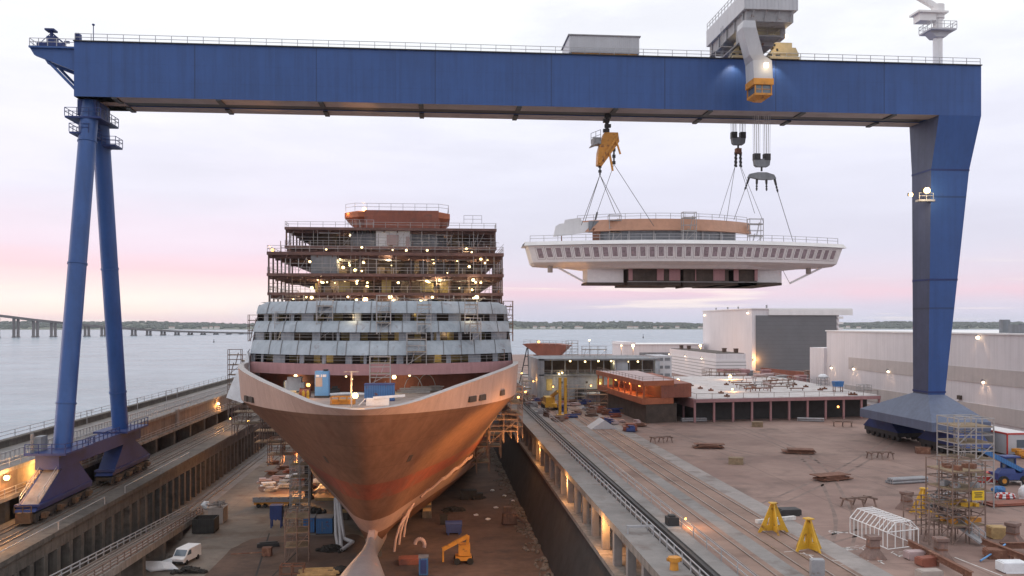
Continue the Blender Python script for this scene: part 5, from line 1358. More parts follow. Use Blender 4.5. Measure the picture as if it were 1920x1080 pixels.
# hall A
HA = thing('assembly_hall', 'tallest white hall with a huge grey sliding door', 'hall', (152, 385, QR))
xa, ya, zt_ = 133, 360, HC + 5.9
a = MB(); a.box2((xa, ya, QR - .5), (171, 428, zt_)); build('wall', a, 'white_cladding', HA)
a = MB(); a.box2((xa - .5, ya - .6, zt_), (176.5, 428.5, zt_ + .45)); a.box2((140, ya - 1.2, zt_ - 2.5), (176.5, ya - .003, zt_)); build('roof', a, 'white_paint', HA)
a = MB(); a.box2((xa + 1.6, ya - .55, QR), (169.6, ya - .003, zt_ - 2.6)); build('door', a, 'door_grey', HA)
a = MB()
for k in range(11): a.box2((170.0, ya - .9, zt_ - 4 - k * 2.3), (172.5, ya + 2, zt_ - 3.1 - k * 2.3))
build('louvre', a, 'white_paint', HA)
a = MB(); 
for (x, y, h_) in ((136, 400, 1.2), (134, 380, 1.0), (140, 362, 1.4), (137, 420, 1.2)): a.box2((x, y, zt_ + .45), (x + .5, y + .8, zt_ + .45 + h_))
build('roof_vent', a, 'grey_steel', HA)
wall_lamp((xa, 424, zt_ - 2.0), 'wall lamp high on the far left corner of the tallest white hall', (-1, 0, 0), 900, .5)
wall_lamp((xa, 364, zt_ - 1.6), 'wall lamp high on the tallest white hall beside the grey door', (-1, 0, 0), 1100, .5)
p = PYp(1414, 675, ya - 1); o = lamp(p, 'orange lamp at the lower left of the huge grey hall door', .4, 'lamp_orange', 1300, ORANGE, None, (.8, -1.2, 0))
p = PYp(1560, 690, ya - 1); lightobj('lamp_light', p + V((0, -2.5, 0)), 400, ORANGE, .4)
# hall B : long hall parallel to the dock
XB_ = 106.7
HB = thing('workshop_hall', 'long low white hall along the right edge with a beige window strip', 'hall', (118, 185, QR))
zt_ = HC - 2.2
a = MB(); a.box2((XB_, 95, QR - .5), (160, 232, zt_)); a.box2((XB_ - .8, 232 - .0, QR - .5), (150, 241, zt_ - 4.6)); build('wall', a, 'white_cladding', HB)
a = MB(); a.box2((XB_ - .14, 90, zt_ - 9.6), (XB_ - .003, 219, zt_ - 6.6)); build('window_strip', a, 'strip_beige', HB)
a = MB(); a.box2((XB_ - .22, 90, QR + .9), (XB_ - .003, 221, QR + 4.1)); build('plinth', a, 'strip_beige', HB)
a = MB(); a.box2((XB_ - .3, 94.8, zt_), (160.2, 232.3, zt_ + .3)); build('roof', a, 'white_paint', HB)
a = MB()
for (y, h_, w_) in ((163, 2.6, 1.2), (160, 1.2, .5), (158, 1.8, .5), (152, .9, 1.0)): a.box2((XB_ + 4, y, zt_ + .3), (XB_ + 5.5, y + w_, zt_ + .3 + h_))
a.box2((XB_ + 3, 155, zt_ + .3), (XB_ + 6, 160, zt_ + 1.9)); build('roof_vent', a, 'grey_primer', HB)
a = MB(); a.box2((XB_ - .1, 96, zt_ - .02), (XB_ + .1, 232, zt_ + .02)); 
for i, (px, py, lab) in enumerate([(1562, 690, 'lowest row wall lamp nearest the far end of the long white hall'), (1604, 692, 'second wall lamp from the far end on the long white hall'), (1669, 697, 'wall lamp on the long white hall just left of the crane leg'), (1848, 717, 'wall lamp low on the long white hall right of the crane leg'), (1838, 633, 'big wall lamp high on the long white hall right of the crane leg')]):
    p = PXp(px, py, XB_); p.x = XB_ if p.y < 232 else XB_ - .8; wall_lamp(p, lab, (-1, 0, 0), (420, 420, 420, 380, 700)[i], (.34, .34, .34, .3, .42)[i])
p = PXp(1801, 745, XB_); a = MB(); a.box2(p + V((-.5, -.5, -.4)), p + V((0, .5, .4))); solo('wall_box', a, 'brown_dark', 'small dark box on the white hall wall just right of the crane leg foot', 'box')
# lined building
LB = thing('workshop', 'small white ribbed building with dark roof before the tall hall', 'building', (100, 320, QR))
a = MB(); a.box2((95.6, 293, QR - .5), (106.0, 352, HC - 10.4)); build('wall', a, 'white_cladding', LB)
a = MB(); a.box2((95.45, 292.85, QR), (106.15, 352, HC - 12.4)); build('ribbed_cladding', a, 'white_ribbed', LB)
a = MB(); a.box2((95.9, 293.4, HC - 10.4), (105.6, 351.5, HC - 10.25)); build('roof', a, 'brown_dark', LB)
for k, (x, y) in enumerate(((98, 345), (99, 338), (101.5, 303), (104, 298))):
    a = MB(); a.box2((x, y, HC - 10.25), (x + 1.2, y + 1.4, HC - 9.0)); a.box2((x - .1, y - .1, HC - 9.0), (x + 1.3, y + 1.5, HC - 8.8)); build('roof_vent', a, 'steel_primer_brown', LB)
for i, y in enumerate((351, 328, 307)): wall_lamp((95.45, y, HC - 12.6), 'wall lamp under the eave of the small ribbed building, ' + ['farthest', 'middle', 'nearest'][i] + ' of three', (-1, 0, 0), 260, .28)
# low shed beyond
LS = thing('shed', 'low white shed beyond the grey ship section by the water', 'building', (108, 430, QR))
a = MB(); a.box2((91, 420, QR - .5), (131, 446, HC - 10.4)); a.box2((91, 420, HC - 10.4), (97, 446, HC - 9.2)); build('wall', a, 'white_cladding', LS)
a = MB(); a.box2((99, 419.8, HC - 15.5), (128, 419.997, HC - 14.2)); build('window_strip', a, 'grey_primer', LS)
a = MB(); a.box2((90.5, 419.5, HC - 10.4), (131.5, 446.5, HC - 10.1)); build('roof', a, 'white_paint', LS)
# lamp masts far
for i, (px, py, yc, lab) in enumerate([(1187, 648, 400, 'orange lamp on a tall post in front of the low white shed'), (1165, 648, 410, 'small orange lamp at the left corner of the low white shed'), (1313, 648, 390, 'orange lamp on a tall post left of the tallest white hall'), (1105, 638, 520, 'pale lamp on a mast standing above the water beyond the grey ship section')]):
    p = P(px, py, yc); t = thing('lamp_mast', lab, 'lamp post', (p.x, p.y, QR))
    a = MB(); a.tube((p.x, p.y, QR), p, .18, 6); build('post', a, 'grey_steel', t)
    a = MB(); a.ball(p, (.75, .4, .6, .6)[i]); build('bulb', a, 'lamp_star' if i != 3 else 'lamp_white', t); lightobj('mast_light', p + V((0, -1.2, -.6)), (1800, 500, 1500, 0)[i], ORANGE, .5, t)
p = P(1324, 622, 440); a = MB(); a.tube((p.x, p.y, QR), p, .25, 6); solo('pole', a, 'grey_steel', 'thin pale pole beside the left wall of the tallest hall', 'pole')
# ------------------------------------------------------------------ grey ship section
GB = thing('ship_section', 'grey two storey ship section with a lit open upper deck', 'ship section', (43, 230, QR))
gx0, gx1, gy, gt = 26.8, 58.6, 226, HC - 9.2
a = MB(); a.box2((gx0, gy - .5, gt - .45), (gx1, gy + 22, gt)); a.box2((gx0, gy - .5, gt - 4.4), (gx1, gy + 22, gt - 4.05)); build('deck_slab', a, 'grey_primer', GB)
a = MB(); a.box2((gx0, gy + 7, gt - 4), (gx1, gy + 8, gt - .45)); build('inner_wall', a, 'brown_dark', GB)
a = MB(); a.box2((gx0 + 1.4, gy, QR), (gx1 - 8.2, gy + 20, gt - 4.4)); a.box2((gx0 - .4, gy - .5, QR), (gx0 + 1.4, gy + 21, gt - .002)); build('lower_wall', a, 'pillar_grey', GB)
for k in range(9):
    x = gx0 + 2 + k * 3.3
    if k in (0, 4, 5): 
        a = MB(); a.box2((x, gy - .12, gt - 8.2), (x + 1.5, gy - .003, gt - 5.2)); build('opening', a, 'insulation_yellow', GB)
    if k in (1, 3, 6, 7):
        a = MB(); a.box2((x + .4, gy - .12, gt - 6.4), (x + .9, gy - .003, gt - 5.9)); build('opening', a, 'dark_steel', GB)
a = MB(); a.box2((gx0 + 9.5, gy - .3, QR + .2), (gx0 + 21, gy - .003, QR + 2.9)); build('opening', a, 'dark_steel', GB)
a = MB(); a.box2((gx0 + 20, gy + .2, gt - 4), (gx0 + 23.5, gy + 6, gt - .5)); a.box2((gx1 - 1.2, gy - .3, gt - 4), (gx1, gy + 1, gt - .5)); build('panel', a, 'panel_bluegrey', GB)
for k in range(8):
    a = MB(); a.bar((gx0 + 3.5 + k * 3.4, gy + .3, gt - 4.1), (gx0 + 3.5 + k * 3.4, gy + .3, gt - .4), .22); build('post', a, 'grey_primer', GB)
a = MB(); a.rail([(gx0 + 1, gy - .4, gt - 4.05), (gx1, gy - .4, gt - 4.05)], 1.1, 2.2, .05); a.rail([(gx0, gy - .4, gt), (gx1, gy - .4, gt)], .9, 3, .04); build('railing', a, 'rail_grey', GB)
for i, (px, py) in enumerate([(1069, 677), (1097, 678), (1122, 677), (1146, 677), (1177, 678), (1196, 678)]):
    lamp(PYp(px, py, gy + 2.5), 'work lamp under the roof of the grey two storey ship section', .26, 'lamp_white', 60, WARM, 'lamps in the grey section', (0, -.8, -.5))
for i, (px, py) in enumerate([(1048, 701), (1054, 699), (1108, 723), (1125, 719), (1037, 725)]):
    lamp(PYp(px, py, gy - 1), 'lamp on the lower front wall of the grey two storey ship section', .24, 'lamp_white' if i < 2 else 'lamp_orange', 90, WARM, 'lamps on the lower wall of the grey section', (0, -.9, 0))
a = MB(); a.box2((gx0 + 11, gy - 8, QR), (gx0 + 25, gy - 1, QR + 1.9)); a.box2((gx0 + 10.5, gy - 8.3, QR + 1.9), (gx0 + 26, gy - .8, QR + 2.2)); solo('steel_platform', a, 'grey_primer', 'low grey steel platform in front of the grey two storey ship section', 'platform')
# right annex with windows
a = MB(); a.box2((59.2, 232, QR), (63.5, 244, gt + .4)); 
AN = thing('site_office', 'narrow pale building with small windows right of the grey ship section', 'building', (61, 238, QR)); build('wall', a, 'pale_grey_paint', AN)
for i in range(2):
    for j in range(3):
        a = MB(); a.box2((59.7 + i * 1.9, 231.9, gt - .9 - j * 2.1), (61.1 + i * 1.9, 231.997, gt - .1 - j * 2.1)); build('window', a, 'grey_primer', AN)
# scaffold on top of grey section
scaffold('scaffold frame on the roof of the grey two storey ship section', (40, 236, gt), 3, 2.2, 1, 2.0, 1, 2.0, 'scaf_galv')
# red flared bow section on column
RB = thing('bow_section', 'red flared ship bow section standing on a column behind the grey section', 'ship section', (34, 292, QR))
def rc(px, py, dy=0): return PYp(px, py, 292 + dy)
a = MB(); o2 = [(979, 645), (1000, 644), (1045, 645), (1067, 648), (1047, 668), (1012, 669)]
f0 = [rc(*t_) for t_ in o2]; a.loft([f0, [v + V((2.5, 9, 0)) for v in f0]]); build('hull_plate', a, 'red_primer', RB)
a = MB(); c = rc(1005, 668, 2); a.box2((c.x - .6, c.y, QR), (c.x + 1.2, c.y + 3, c.z + .5)); build('support_column', a, 'red_primer', RB)
a = MB(); a.rail([rc(982, 645), rc(1066, 648)], 1.4, 2.2, .07); build('railing', a, 'scaf_galv', RB)
lamp(rc(1010, 641, -.5), 'orange lamp on top of the red flared bow section', .45, 'lamp_orange', 500, ORANGE)
a = MB(); b0, b1, b2 = rc(974, 678, -1), rc(988, 652, 0), rc(992, 677, -1)
b0.z = QR; b2.z = QR; a.bar(b0, b1, .35); a.bar(b2, b1 + V((.3, 0, 0)), .35)
for t_ in (.25, .5, .75): a.bar(b0.lerp(b1, t_), b2.lerp(b1, t_), .25)
solo('support_trestle', a, 'dark_steel', 'dark A shaped trestle propping the tip of the red flared bow section', 'trestle')
scaffold('scaffold at the right side of the red flared bow section', rc(1062, 676), 2, 2.0, 1, 1.6, 3, 1.9, 'scaf_galv')
# ------------------------------------------------------------------ red deck block
def fr(px, py): return G(px, py, HC - 13.4)
RD = thing('deck_section', 'orange red open sided ship deck section left of the big plated deck', 'ship section', (45, 205, QR))
p0, p1, p2, p3 = PYp(1146, 698, 208), PYp(1218, 722, 178), PYp(1250, 716, 184), PYp(1195, 694, 215)
zt2 = HC - 11.6
top = [V((39.5, 212, zt2)), V((41.2, 172, zt2)), V((48, 174, zt2)), V((49.5, 212, zt2))]
a = MB(); a.loft([top, [v - V((0, 0, .55)) for v in top]]); build('top_deck', a, ['pink_plate'], RD)
a = MB(); a.bar(top[0] + V((-.15, 0, -.4)), top[1] + V((-.15, 0, -.4)), .3, 1.0); a.bar(top[1] + V((0, -.15, -.4)), top[2] + V((0, -.15, -.4)), .3, 1.0); build('edge_beam', a, 'orange_primer', RD)
a = MB(); lo = [V((v.x, v.y, zt2 - 3.4)) for v in top]; a.loft([lo, [v - V((0, 0, 1.2)) for v in lo]]); build('lower_deck', a, 'orange_primer', RD)
a = MB(); a.loft([[V((v.x + .8, v.y + .5, zt2 - 4.6)) for v in top], [V((v.x + .8, v.y + .5, QR)) for v in top]]); build('support_frame', a, 'brown_dark', RD)
for k in range(9):
    t_ = k / 8; p = top[0].lerp(top[1], t_); a = MB(); a.bar(p + V((.3, .2, -.5)), p + V((.3, .2, -3.4)), .3); build('post', a, 'orange_primer', RD)
a = MB(); a.loft([[V((v.x + 4.0, v.y + 1, zt2 - 3.4)) for v in top], [V((v.x + 4.0, v.y + 1, zt2 - .6)) for v in top]]); build('inner_wall', a, 'red_primer', RD)
a = MB(); a.rail([top[0], top[1], top[2]], .9, 2.6, .04); build('railing', a, 'scaf_rust', RD)
for i, t_ in enumerate((.3, .5, .62, .8)):
    p = top[0].lerp(top[1], t_) + V((1.6, 0, -1.4)); lamp(p, 'orange lamp inside the orange red open deck section', .25, 'lamp_orange', 260, ORANGE, 'lamps in the red deck section', (-.6, 0, .3))
# ------------------------------------------------------------------ big plated deck
PD = thing('deck_section', 'wide flat grey plated ship deck section on a dark open base', 'ship section', (74, 205, QR))
dz_ = HC - 15.2
top = [V((52.2, 173.0, dz_)), V((93.5, 178, dz_)), V((97, 246, dz_)), V((59.0, 246, dz_)), V((49.2, 212, dz_))]
a = MB(); a.loft([top, [v - V((0, 0, .12)) for v in top]]); build('deck_plate', a, 'plate_grey', PD)
a = MB()
for k in range(5): a.bar(top[k] - V((0, 0, .45)), top[(k + 1) % 5] - V((0, 0, .45)), .35, .66)
build('edge_beam', a, 'rose_primer', PD)
a = MB(); lo = [V((v.x + (.8 if v.x < 80 else -.8), v.y + 4.0, 0)) for v in top]; a.loft([[V((v.x, v.y, dz_ - .5)) for v in lo], [V((v.x, v.y, QR)) for v in lo]]); build('base_wall', a, 'dark_steel', PD)
for k in range(11):
    p = top[0].lerp(top[1], k / 10); a = MB(); a.bar(V((p.x, p.y + .4, dz_ - .7)), V((p.x, p.y + .4, QR)), .4); build('post', a, 'rose_primer', PD)
for k in range(5):
    p = top[4].lerp(top[0], k / 5); a = MB(); a.bar(V((p.x + .4, p.y, dz_ - .7)), V((p.x + .4, p.y, QR)), .4); build('post', a, 'rose_primer', PD)
a = MB(); p = top[4].lerp(top[0], .06); a.bar(top[4] - V((.25, 0, 1.0)), top[0] - V((.25, 0, 1.0)), .12, 1.7); build('side_plate', a, 'rose_primer', PD)
a = MB(); a.rail([top[0] + V((.3, .3, 0)), top[1] + V((-.3, .3, 0))], 1.0, 3.4, .045, (1.0,)); a.rail([top[4] + V((.3, 0, 0)), top[0] + V((.3, .3, 0))], 1.0, 3.4, .045, (1.0,)); build('railing', a, 'scaf_rust', PD)
a = MB(); a.rail([top[1] + V((-.3, .3, 0)), top[2] + V((-.3, -.3, 0))], 1.0, 3.4, .045, (1.0,)); build('railing', a, 'scaf_galv', PD)
def onp(px, py): return G(px, py, dz_)
for i, (px, py) in enumerate([(1296, 724), (1313, 729), (1333, 733), (1352, 738), (1363, 744), (1362, 722), (1490, 722), (1511, 726), (1538, 732), (1546, 730), (1596, 741), (1602, 741)]):
    p = onp(px, py); a = MB(); a.box2(p + V((-.5, -.4, 0)), p + V((.5, .4, .35))); a.tube(p + V((0, 0, .35)), p + V((0, 0, .6)), .2, 6); solo('steel_fitting', a, 'rust_steel', 'small rusty fitting lying on the flat grey plated deck section', 'fitting', None, 'rusty fittings on the plated deck')
p = onp(1571, 735); t = thing('hopper', 'blue tipping hopper on thin legs standing on the plated deck section', 'hopper', tuple(p))
a = MB(); a.loft([[p + V((-1.1, -.8, 2.4)), p + V((1.1, -.8, 2.4)), p + V((1.1, .8, 2.4)), p + V((-1.1, .8, 2.4))], [p + V((-.9, -.6, 1.2)), p + V((.9, -.6, 1.2)), p + V((.9, .6, 1.2)), p + V((-.9, .6, 1.2))]]); build('bin', a, 'container_blue', t)
for dx in (-.85, .85): 
    a = MB(); a.bar(p + V((dx, -.5, 0)), p + V((dx, -.5, 1.3)), .12); a.bar(p + V((dx, .5, 0)), p + V((dx, .5, 1.3)), .12); a.bar(p + V((dx, -.5, .3)), p + V((dx, .5, .3)), .1); build('leg_frame', a, 'rust_steel', t)
p = onp(1543, 723); t = thing('bulk_bag', 'white domed bulk bag in a cage on the far edge of the plated deck', 'bag', tuple(p)); a = MB(); a.ball(p + V((0, 0, 2.2)), 1.15, 0, 10, .6); build('bag', a, 'tarp_white', t); a = MB(); a.rail([p + V((-1.1, -1, 0)), p + V((1.1, -1, 0)), p + V((1.1, 1, 0)), p + V((-1.1, 1, 0)), p + V((-1.1, -1, 0))], 2.0, 1, .06, (1.0, .6, .2)); build('cage', a, 'grey_steel', t)
p = onp(1620, 735); a = MB(); a.rail([p + V((-1.2, -1, 0)), p + V((1.2, -1, 0)), p + V((1.2, 1, 0)), p + V((-1.2, 1, 0)), p + V((-1.2, -1, 0))], 1.6, .8, .06, (1.0, .66, .33)); solo('cage', a, 'scaf_galv', 'small pale wire cage on the plated deck near the long white hall', 'cage')
# stiffeners / clutter field in the middle back of the plated deck
random.seed(21)
for i in range(34):
    px, py = random.uniform(1375, 1500), random.uniform(709, 735)
    p = onp(px, py); a = MB(); L_ = random.uniform(2, 6); h_ = random.uniform(.4, 1.2)
    ang = random.choice([0, .05, 1.5]); d = V((math.cos(ang), math.sin(ang), 0)) * L_ / 2
    a.bar(p - d + V((0, 0, h_)), p + d + V((0, 0, h_)), .3, .22); a.bar(p - d * .8, p - d * .8 + V((0, 0, h_)), .14); a.bar(p + d * .8, p + d * .8 + V((0, 0, h_)), .14)
    solo('trestle', a, random.choice(['scaf_rust', 'scaf_galv', 'pink_plate', 'rust_steel']), 'low steel trestle among many at the back of the plated deck', 'trestle', None, 'trestles on the plated deck')
for i, (px, py, lab, pw) in enumerate([(1369, 706, 'blazing orange lamp on a post behind the plated deck section', 1400), (1271, 713, 'orange lamp at the left rear corner of the plated deck section', 800), (1373, 730, 'orange work lamp standing on the plated deck section', 350)]):
    p = P(px, py, (238, 215, 196)[i]); t = thing('lamp_mast', lab, 'lamp post', (p.x, p.y, dz_)); a = MB(); a.tube((p.x, p.y, dz_), p, .08, 6); build('post', a, 'grey_steel', t); a = MB(); a.ball(p, (.5, .4, .2)[i]); build('bulb', a, 'lamp_star', t); lightobj('mast_light', p + V((0, -.8, .3)), pw, ORANGE, .4, t)
lamp(onp(1578, 749) + V((0, 1.5, -1.6)), 'orange lamp under the front edge of the plated deck', .22, 'lamp_orange', 120, ORANGE, None, (0, -.8, 0))
# red plates by door, railings behind
p = P(1470, 703, 300); a = MB(); a.box((p.x, p.y, p.z), (16, 1.0, 3.4), rad(-6), 0, 0, rad(6)); a.bar((p.x - 5, p.y, QR), (p.x - 5, p.y, p.z), .5); a.bar((p.x + 5, p.y, QR), (p.x + 5, p.y, p.z), .5); solo('steel_sheet', a, 'red_primer', 'long dark red steel panel propped before the grey hall door', 'steel panel')
p = P(1375, 695, 262); a = MB(); a.box((p.x, p.y, p.z), (8, 6, 1.0)); 
for dx in (-3.5, 3.5): a.bar((p.x + dx, p.y - 2.5, QR), (p.x + dx, p.y - 2.5, p.z), .35); a.bar((p.x + dx, p.y + 2.5, QR), (p.x + dx, p.y + 2.5, p.z), .35)
solo('steel_sheet', a, 'rose_primer', 'rose primed steel deck panel on legs before the small ribbed building', 'steel panel')
# yellow twin column frame, yellow mobile crane
p = P(1055, 752, 190); p.z = QR; t = thing('yellow_tower', 'yellow twin column steel frame before the grey ship section', 'frame', tuple(p))
h_ = P(1055, 708, 190).z - QR
for dx in (-.6, .6):
    a = MB(); a.box2(p + V((dx - .28, -.4, 0)), p + V((dx + .28, .4, h_))); build('column', a, 'crane_yellow', t)
a = MB(); a.box2(p + V((-1.3, -1, 0)), p + V((1.3, 1, .3))); build('base', a, 'crane_yellow', t)
p = P(1030, 752, 205); p.z = QR; t = thing('mobile_crane', 'yellow mobile crane parked left of the grey ship section', 'crane', tuple(p))
a = MB(); a.box2(p + V((-1.4, -3.5, .7)), p + V((1.4, 3.5, 1.5))); a.box2(p + V((-1.2, -3.2, 1.5)), p + V((.1, -1.2, 3.0))); a.box2(p + V((-1.1, -.8, 1.5)), p + V((1.2, 2.8, 2.9))); build('body', a, 'crane_yellow', t)
a = MB(); a.bar(p + V((.8, 2.0, 2.8)), p + V((1.2, -6, 4.6)), .6); build('boom', a, 'crane_yellow', t)
for y in (-2.5, -.9, .9, 2.5):
    for x in (-1.4, 1.4): 
        a = MB(); a.tube(p + V((x - .2, y, .6)), p + V((x + .2, y, .6)), .6, 10); build('wheel', a, 'rubber', t)
# vessel plates tent near overlay top
p = P(1130, 756, 168); p.z = QR; a = MB(); a.loft([[p + V((-2.6, -2, 0)), p + V((0, -2, 1.7)), p + V((2.6, -2, 0))], [p + V((-2.6, 3, 0)), p + V((0, 3, 1.7)), p + V((2.6, 3, 0))]]); solo('tent', a, 'pale_grey_paint', 'pale tent shaped cover below the grey platform left of the red deck section', 'tent')
# ------------------------------------------------------------------ clutter on the far right quay beside the ship
random.seed(33)
kinds = [('rust_steel', 'rusty steel offcut stack', 'steel stack'), ('scaf_rust', 'brown steel bracket', 'bracket'), ('grey_steel', 'grey steel crate', 'crate'), ('red_primer', 'red primed steel box', 'steel box'), ('pink_plate', 'pinkish primed pallet', 'pallet'), ('deep_blue', 'dark blue crate', 'crate'), ('steel_primer_brown', 'dark brown steel offcut stack', 'steel stack')]
for i in range(84):
    y = random.uniform(158, 330); x = random.uniform(33.5, 39) if y < 218 else random.uniform(20.2, 26)
    if i % 3 == 0: y = random.uniform(176, 222); x = random.uniform(21.5, 39)
    k = kinds[i % 7]; a = MB(); w_, d_, h_ = random.uniform(.8, 2.8), random.uniform(.8, 3), random.uniform(.3, 1.2)
    p = V((x, y, QR + .05)); rz = random.uniform(-.4, .4)
    a.box(p + V((0, 0, h_ * .3 + .12)), (w_, d_, h_ * .6), rz); a.box(p + V((w_ * .12, 0, h_ * .8)), (w_ * .6, d_ * .8, h_ * .5), rz + .25); a.box(p + V((0, 0, .06)), (w_ + .2, .2, .12), rz); a.box(p + V((0, 0, h_ + .16)), (w_ * .7, d_ * .5, .1), rz + .1)
    if i % 3 == 0: a.bar(p + V((-w_ * .7, 0, h_ + .25)), p + V((w_ * .8, .4, h_ + .3)), .18)
    solo({'steel stack': 'steel_stack', 'steel box': 'steel_box'}.get(k[2], k[2]), a, k[0], k[1] + ' on the quay between the ship and the ship sections', k[2], None, k[1] + 's on the far quay')
for i, (px, py, yc) in enumerate([(958, 722, 175), (972, 745, 150), (985, 735, 170), (965, 690, 260), (1000, 715, 230), (978, 700, 240)]):
    p = P(px, py, yc); p.z = max(p.z, QR + 1); lamp(p, 'small orange lamp among the clutter on the quay right of the ship', .22, 'lamp_orange', 350 if i < 3 else 200, ORANGE, 'orange lamps on the quay beside the ship', (0, -.6, .5))

for i, (x, y, nx, ny, nz, m_, lab) in enumerate([(34.5, 196, 2, 1, 2, 'scaf_rust', 'rusty scaffold between the yellow columns and the orange red deck section'), (30.5, 214, 3, 1, 2, 'scaf_galv', 'pale scaffold in front of the left corner of the grey ship section'), (21.5, 214, 1, 2, 3, 'scaf_galv', 'pale scaffold on the quay edge left of the yellow mobile crane'), (52, 222, 3, 1, 2, 'scaf_galv', 'pale scaffold right of the grey platform before the grey ship section'), (60, 250, 4, 1, 2, 'scaf_galv', 'long scaffold behind the plated deck before the small ribbed building'), (78, 250, 5, 1, 3, 'scaf_rust', 'long rusty scaffold behind the plated deck before the hall door')]):
    scaffold(lab, (x, y, QR), nx, 2.2, ny, 1.8, nz, 1.9, m_, 0, True, .06)
random.seed(51)
for i in range(26):
    px, py = random.uniform(1385, 1545), random.uniform(705, 722)
    p = P(px, py, random.uniform(246, 262)); p.z = QR; h_ = random.uniform(2.5, 6); a = MB()
    a.box2(p + V((-1.2, -1, 0)), p + V((1.2, 1, h_))); a.box2(p + V((-1.4, -1.2, h_)), p + V((1.4, 1.2, h_ + .25))); a.bar(p + V((-2, -1.2, h_ * .8)), p + V((2.2, -1.2, h_ * .9)), .2)
    solo('steel_block', a, random.choice(['rust_steel', 'pink_plate', 'rose_primer', 'grey_steel', 'scaf_rust']), 'stacked steel block among many between the plated deck and the hall door', 'steel block', None, 'steel blocks before the hall door')
# ------------------------------------------------------------------ foreground right quay
def gq(px, py): return G(px, py, QR)
def stand(px, py, label, first=None):
    p = gq(px, py)
    if first: return dup(first, p, random.uniform(-.5, .5), label)
    t = thing('steel_stand', label, 'stand', tuple(p), 'yellow steel stands')
    for k, rz in enumerate((0, math.pi / 2)):
        a = MB(); R = Matrix.Rotation(rz + .35, 3, 'Z')
        out_ = [(-1.5, 0), (-1.25, 0), (-1.1, .18), (1.1, .18), (1.25, 0), (1.5, 0), (.25, 2.75), (-.25, 2.75)]
        hole = [(-.62, .75), (-.18, .75), (-.18, 1.45)]
        # plate built from strips around two cut-outs
        for s_ in (-1, 1):
            polys = [[(s_ * 1.5, 0), (s_ * 1.25, 0), (s_ * 1.1, .18), (s_ * .0, .18), (0, .7), (s_ * 1.15, .7)],
                     [(s_ * 1.15, .7), (s_ * .68, .7), (s_ * .42, 1.5), (s_ * .78, 1.5)],
                     [(0, .7), (s_ * .36, .7), (s_ * .34, 1.5), (0, 1.5)],
                     [(0, 1.5), (s_ * .78, 1.5), (s_ * .25, 2.75), (0, 2.75)]]
            for po in polys:
                f0 = [p + R @ V((u, -.06, w_)) for u, w_ in po]; f1 = [p + R @ V((u, .06, w_)) for u, w_ in po]; a.loft([f0, f1])
        build('plate', a, 'crane_yellow', t)
    a = MB(); a.box(p + V((0, 0, 2.8)), (.7, .7, .1), .35); build('head_plate', a, 'crane_yellow', t)
    a = MB(); R = Matrix.Rotation(.35 + math.pi / 4, 3, 'Z'); a.bar(p + R @ V((-.02, -.15, 1.3)), p + R @ V((-.02, -.15, 2.5)), .10); build('rust_rib', a, 'rust_steel', t)
    return t
s0_ = stand(1516, 1032, 'yellow triangular steel stand in full view on the right quay')
stand(1450, 998, 'yellow triangular steel stand behind and left of the fully visible one', s0_)
stand(1732, 966, 'yellow triangular steel stand behind the white cage frame', s0_)
# white tube cage
c0, c1_, c2q = gq(1594, 1000), gq(1664, 1030), gq(1722, 1023)
t = thing('tube_cage', 'long white tubular cage frame with vaulted top lying on the right quay', 'frame', tuple((c0 + c1_) / 2))
u = (c1_ - c0); n = 9; wdir = (c2q - c1_)
a = MB()
for k in range(n + 1):
    b0 = c0 + u * (k / n); pts = [b0, b0 + V((0, 0, 1.5)), b0 + wdir * .25 + V((0, 0, 2.3)), b0 + wdir * .75 + V((0, 0, 2.3)), b0 + wdir + V((0, 0, 1.5)), b0 + wdir]
    a.path(pts, .045, 5)
for f_, z in ((0, 0.04), (0, 1.5), (.25, 2.3), (.75, 2.3), (1, 1.5), (1, .04)):
    a.tube(c0 + wdir * f_ + V((0, 0, z)), c1_ + wdir * f_ + V((0, 0, z)), .05, 5)
for f_ in (.25, .5, .75): a.tube(c1_ + wdir * f_, c1_ + wdir * f_ + V((0, 0, 2.2)), .045, 5)
a.tube(c1_, c2q, .05, 5); a.tube(c1_ + V((0, 0, 1.5)), c2q + V((0, 0, 1.5)), .05, 5)
for k in range(n): a.tube(c0 + u * (k / n) + wdir * .25 + V((0, 0, 2.3)), c0 + u * ((k + 1) / n) + wdir * .75 + V((0, 0, 2.3)), .04, 5)
build('tube_frame', a, 'white_paint', t)
# concrete / steel pedestals
def pedestal(px, py, label, first=None):
    p = gq(px, py)
    if first: return dup(first, p, random.uniform(-.6, .6), label)
    t = thing('pedestal', label, 'pedestal', tuple(p), 'pedestals on the right quay')
    q4 = lambda r, z: [p + V((-r, -r, z)), p + V((r, -r, z)), p + V((r, r, z)), p + V((-r, r, z))]
    a = MB(); a.loft([q4(.82, 0), q4(.78, .14), q4(.42, .75), q4(.40, 1.55), q4(.52, 1.65), q4(.52, 1.9)]); build('pillar', a, 'pedestal_brown', t)
    a = MB(); a.box(p + V((0, 0, .95)), (.86, .86, .14)); build('collar', a, 'rust_steel', t)
    return t
pd = pedestal(1637, 1046, 'pedestal with flared foot directly in front of the white cage frame')
pedestal(1764, 1050, 'pedestal with flared foot between the two rusty beams', pd)
pedestal(1899, 1019, 'pedestal with flared foot at the right edge behind the wooden crate', pd)
pedestal(1700, 955, 'pedestal with flared foot behind the white cage frame', pd)
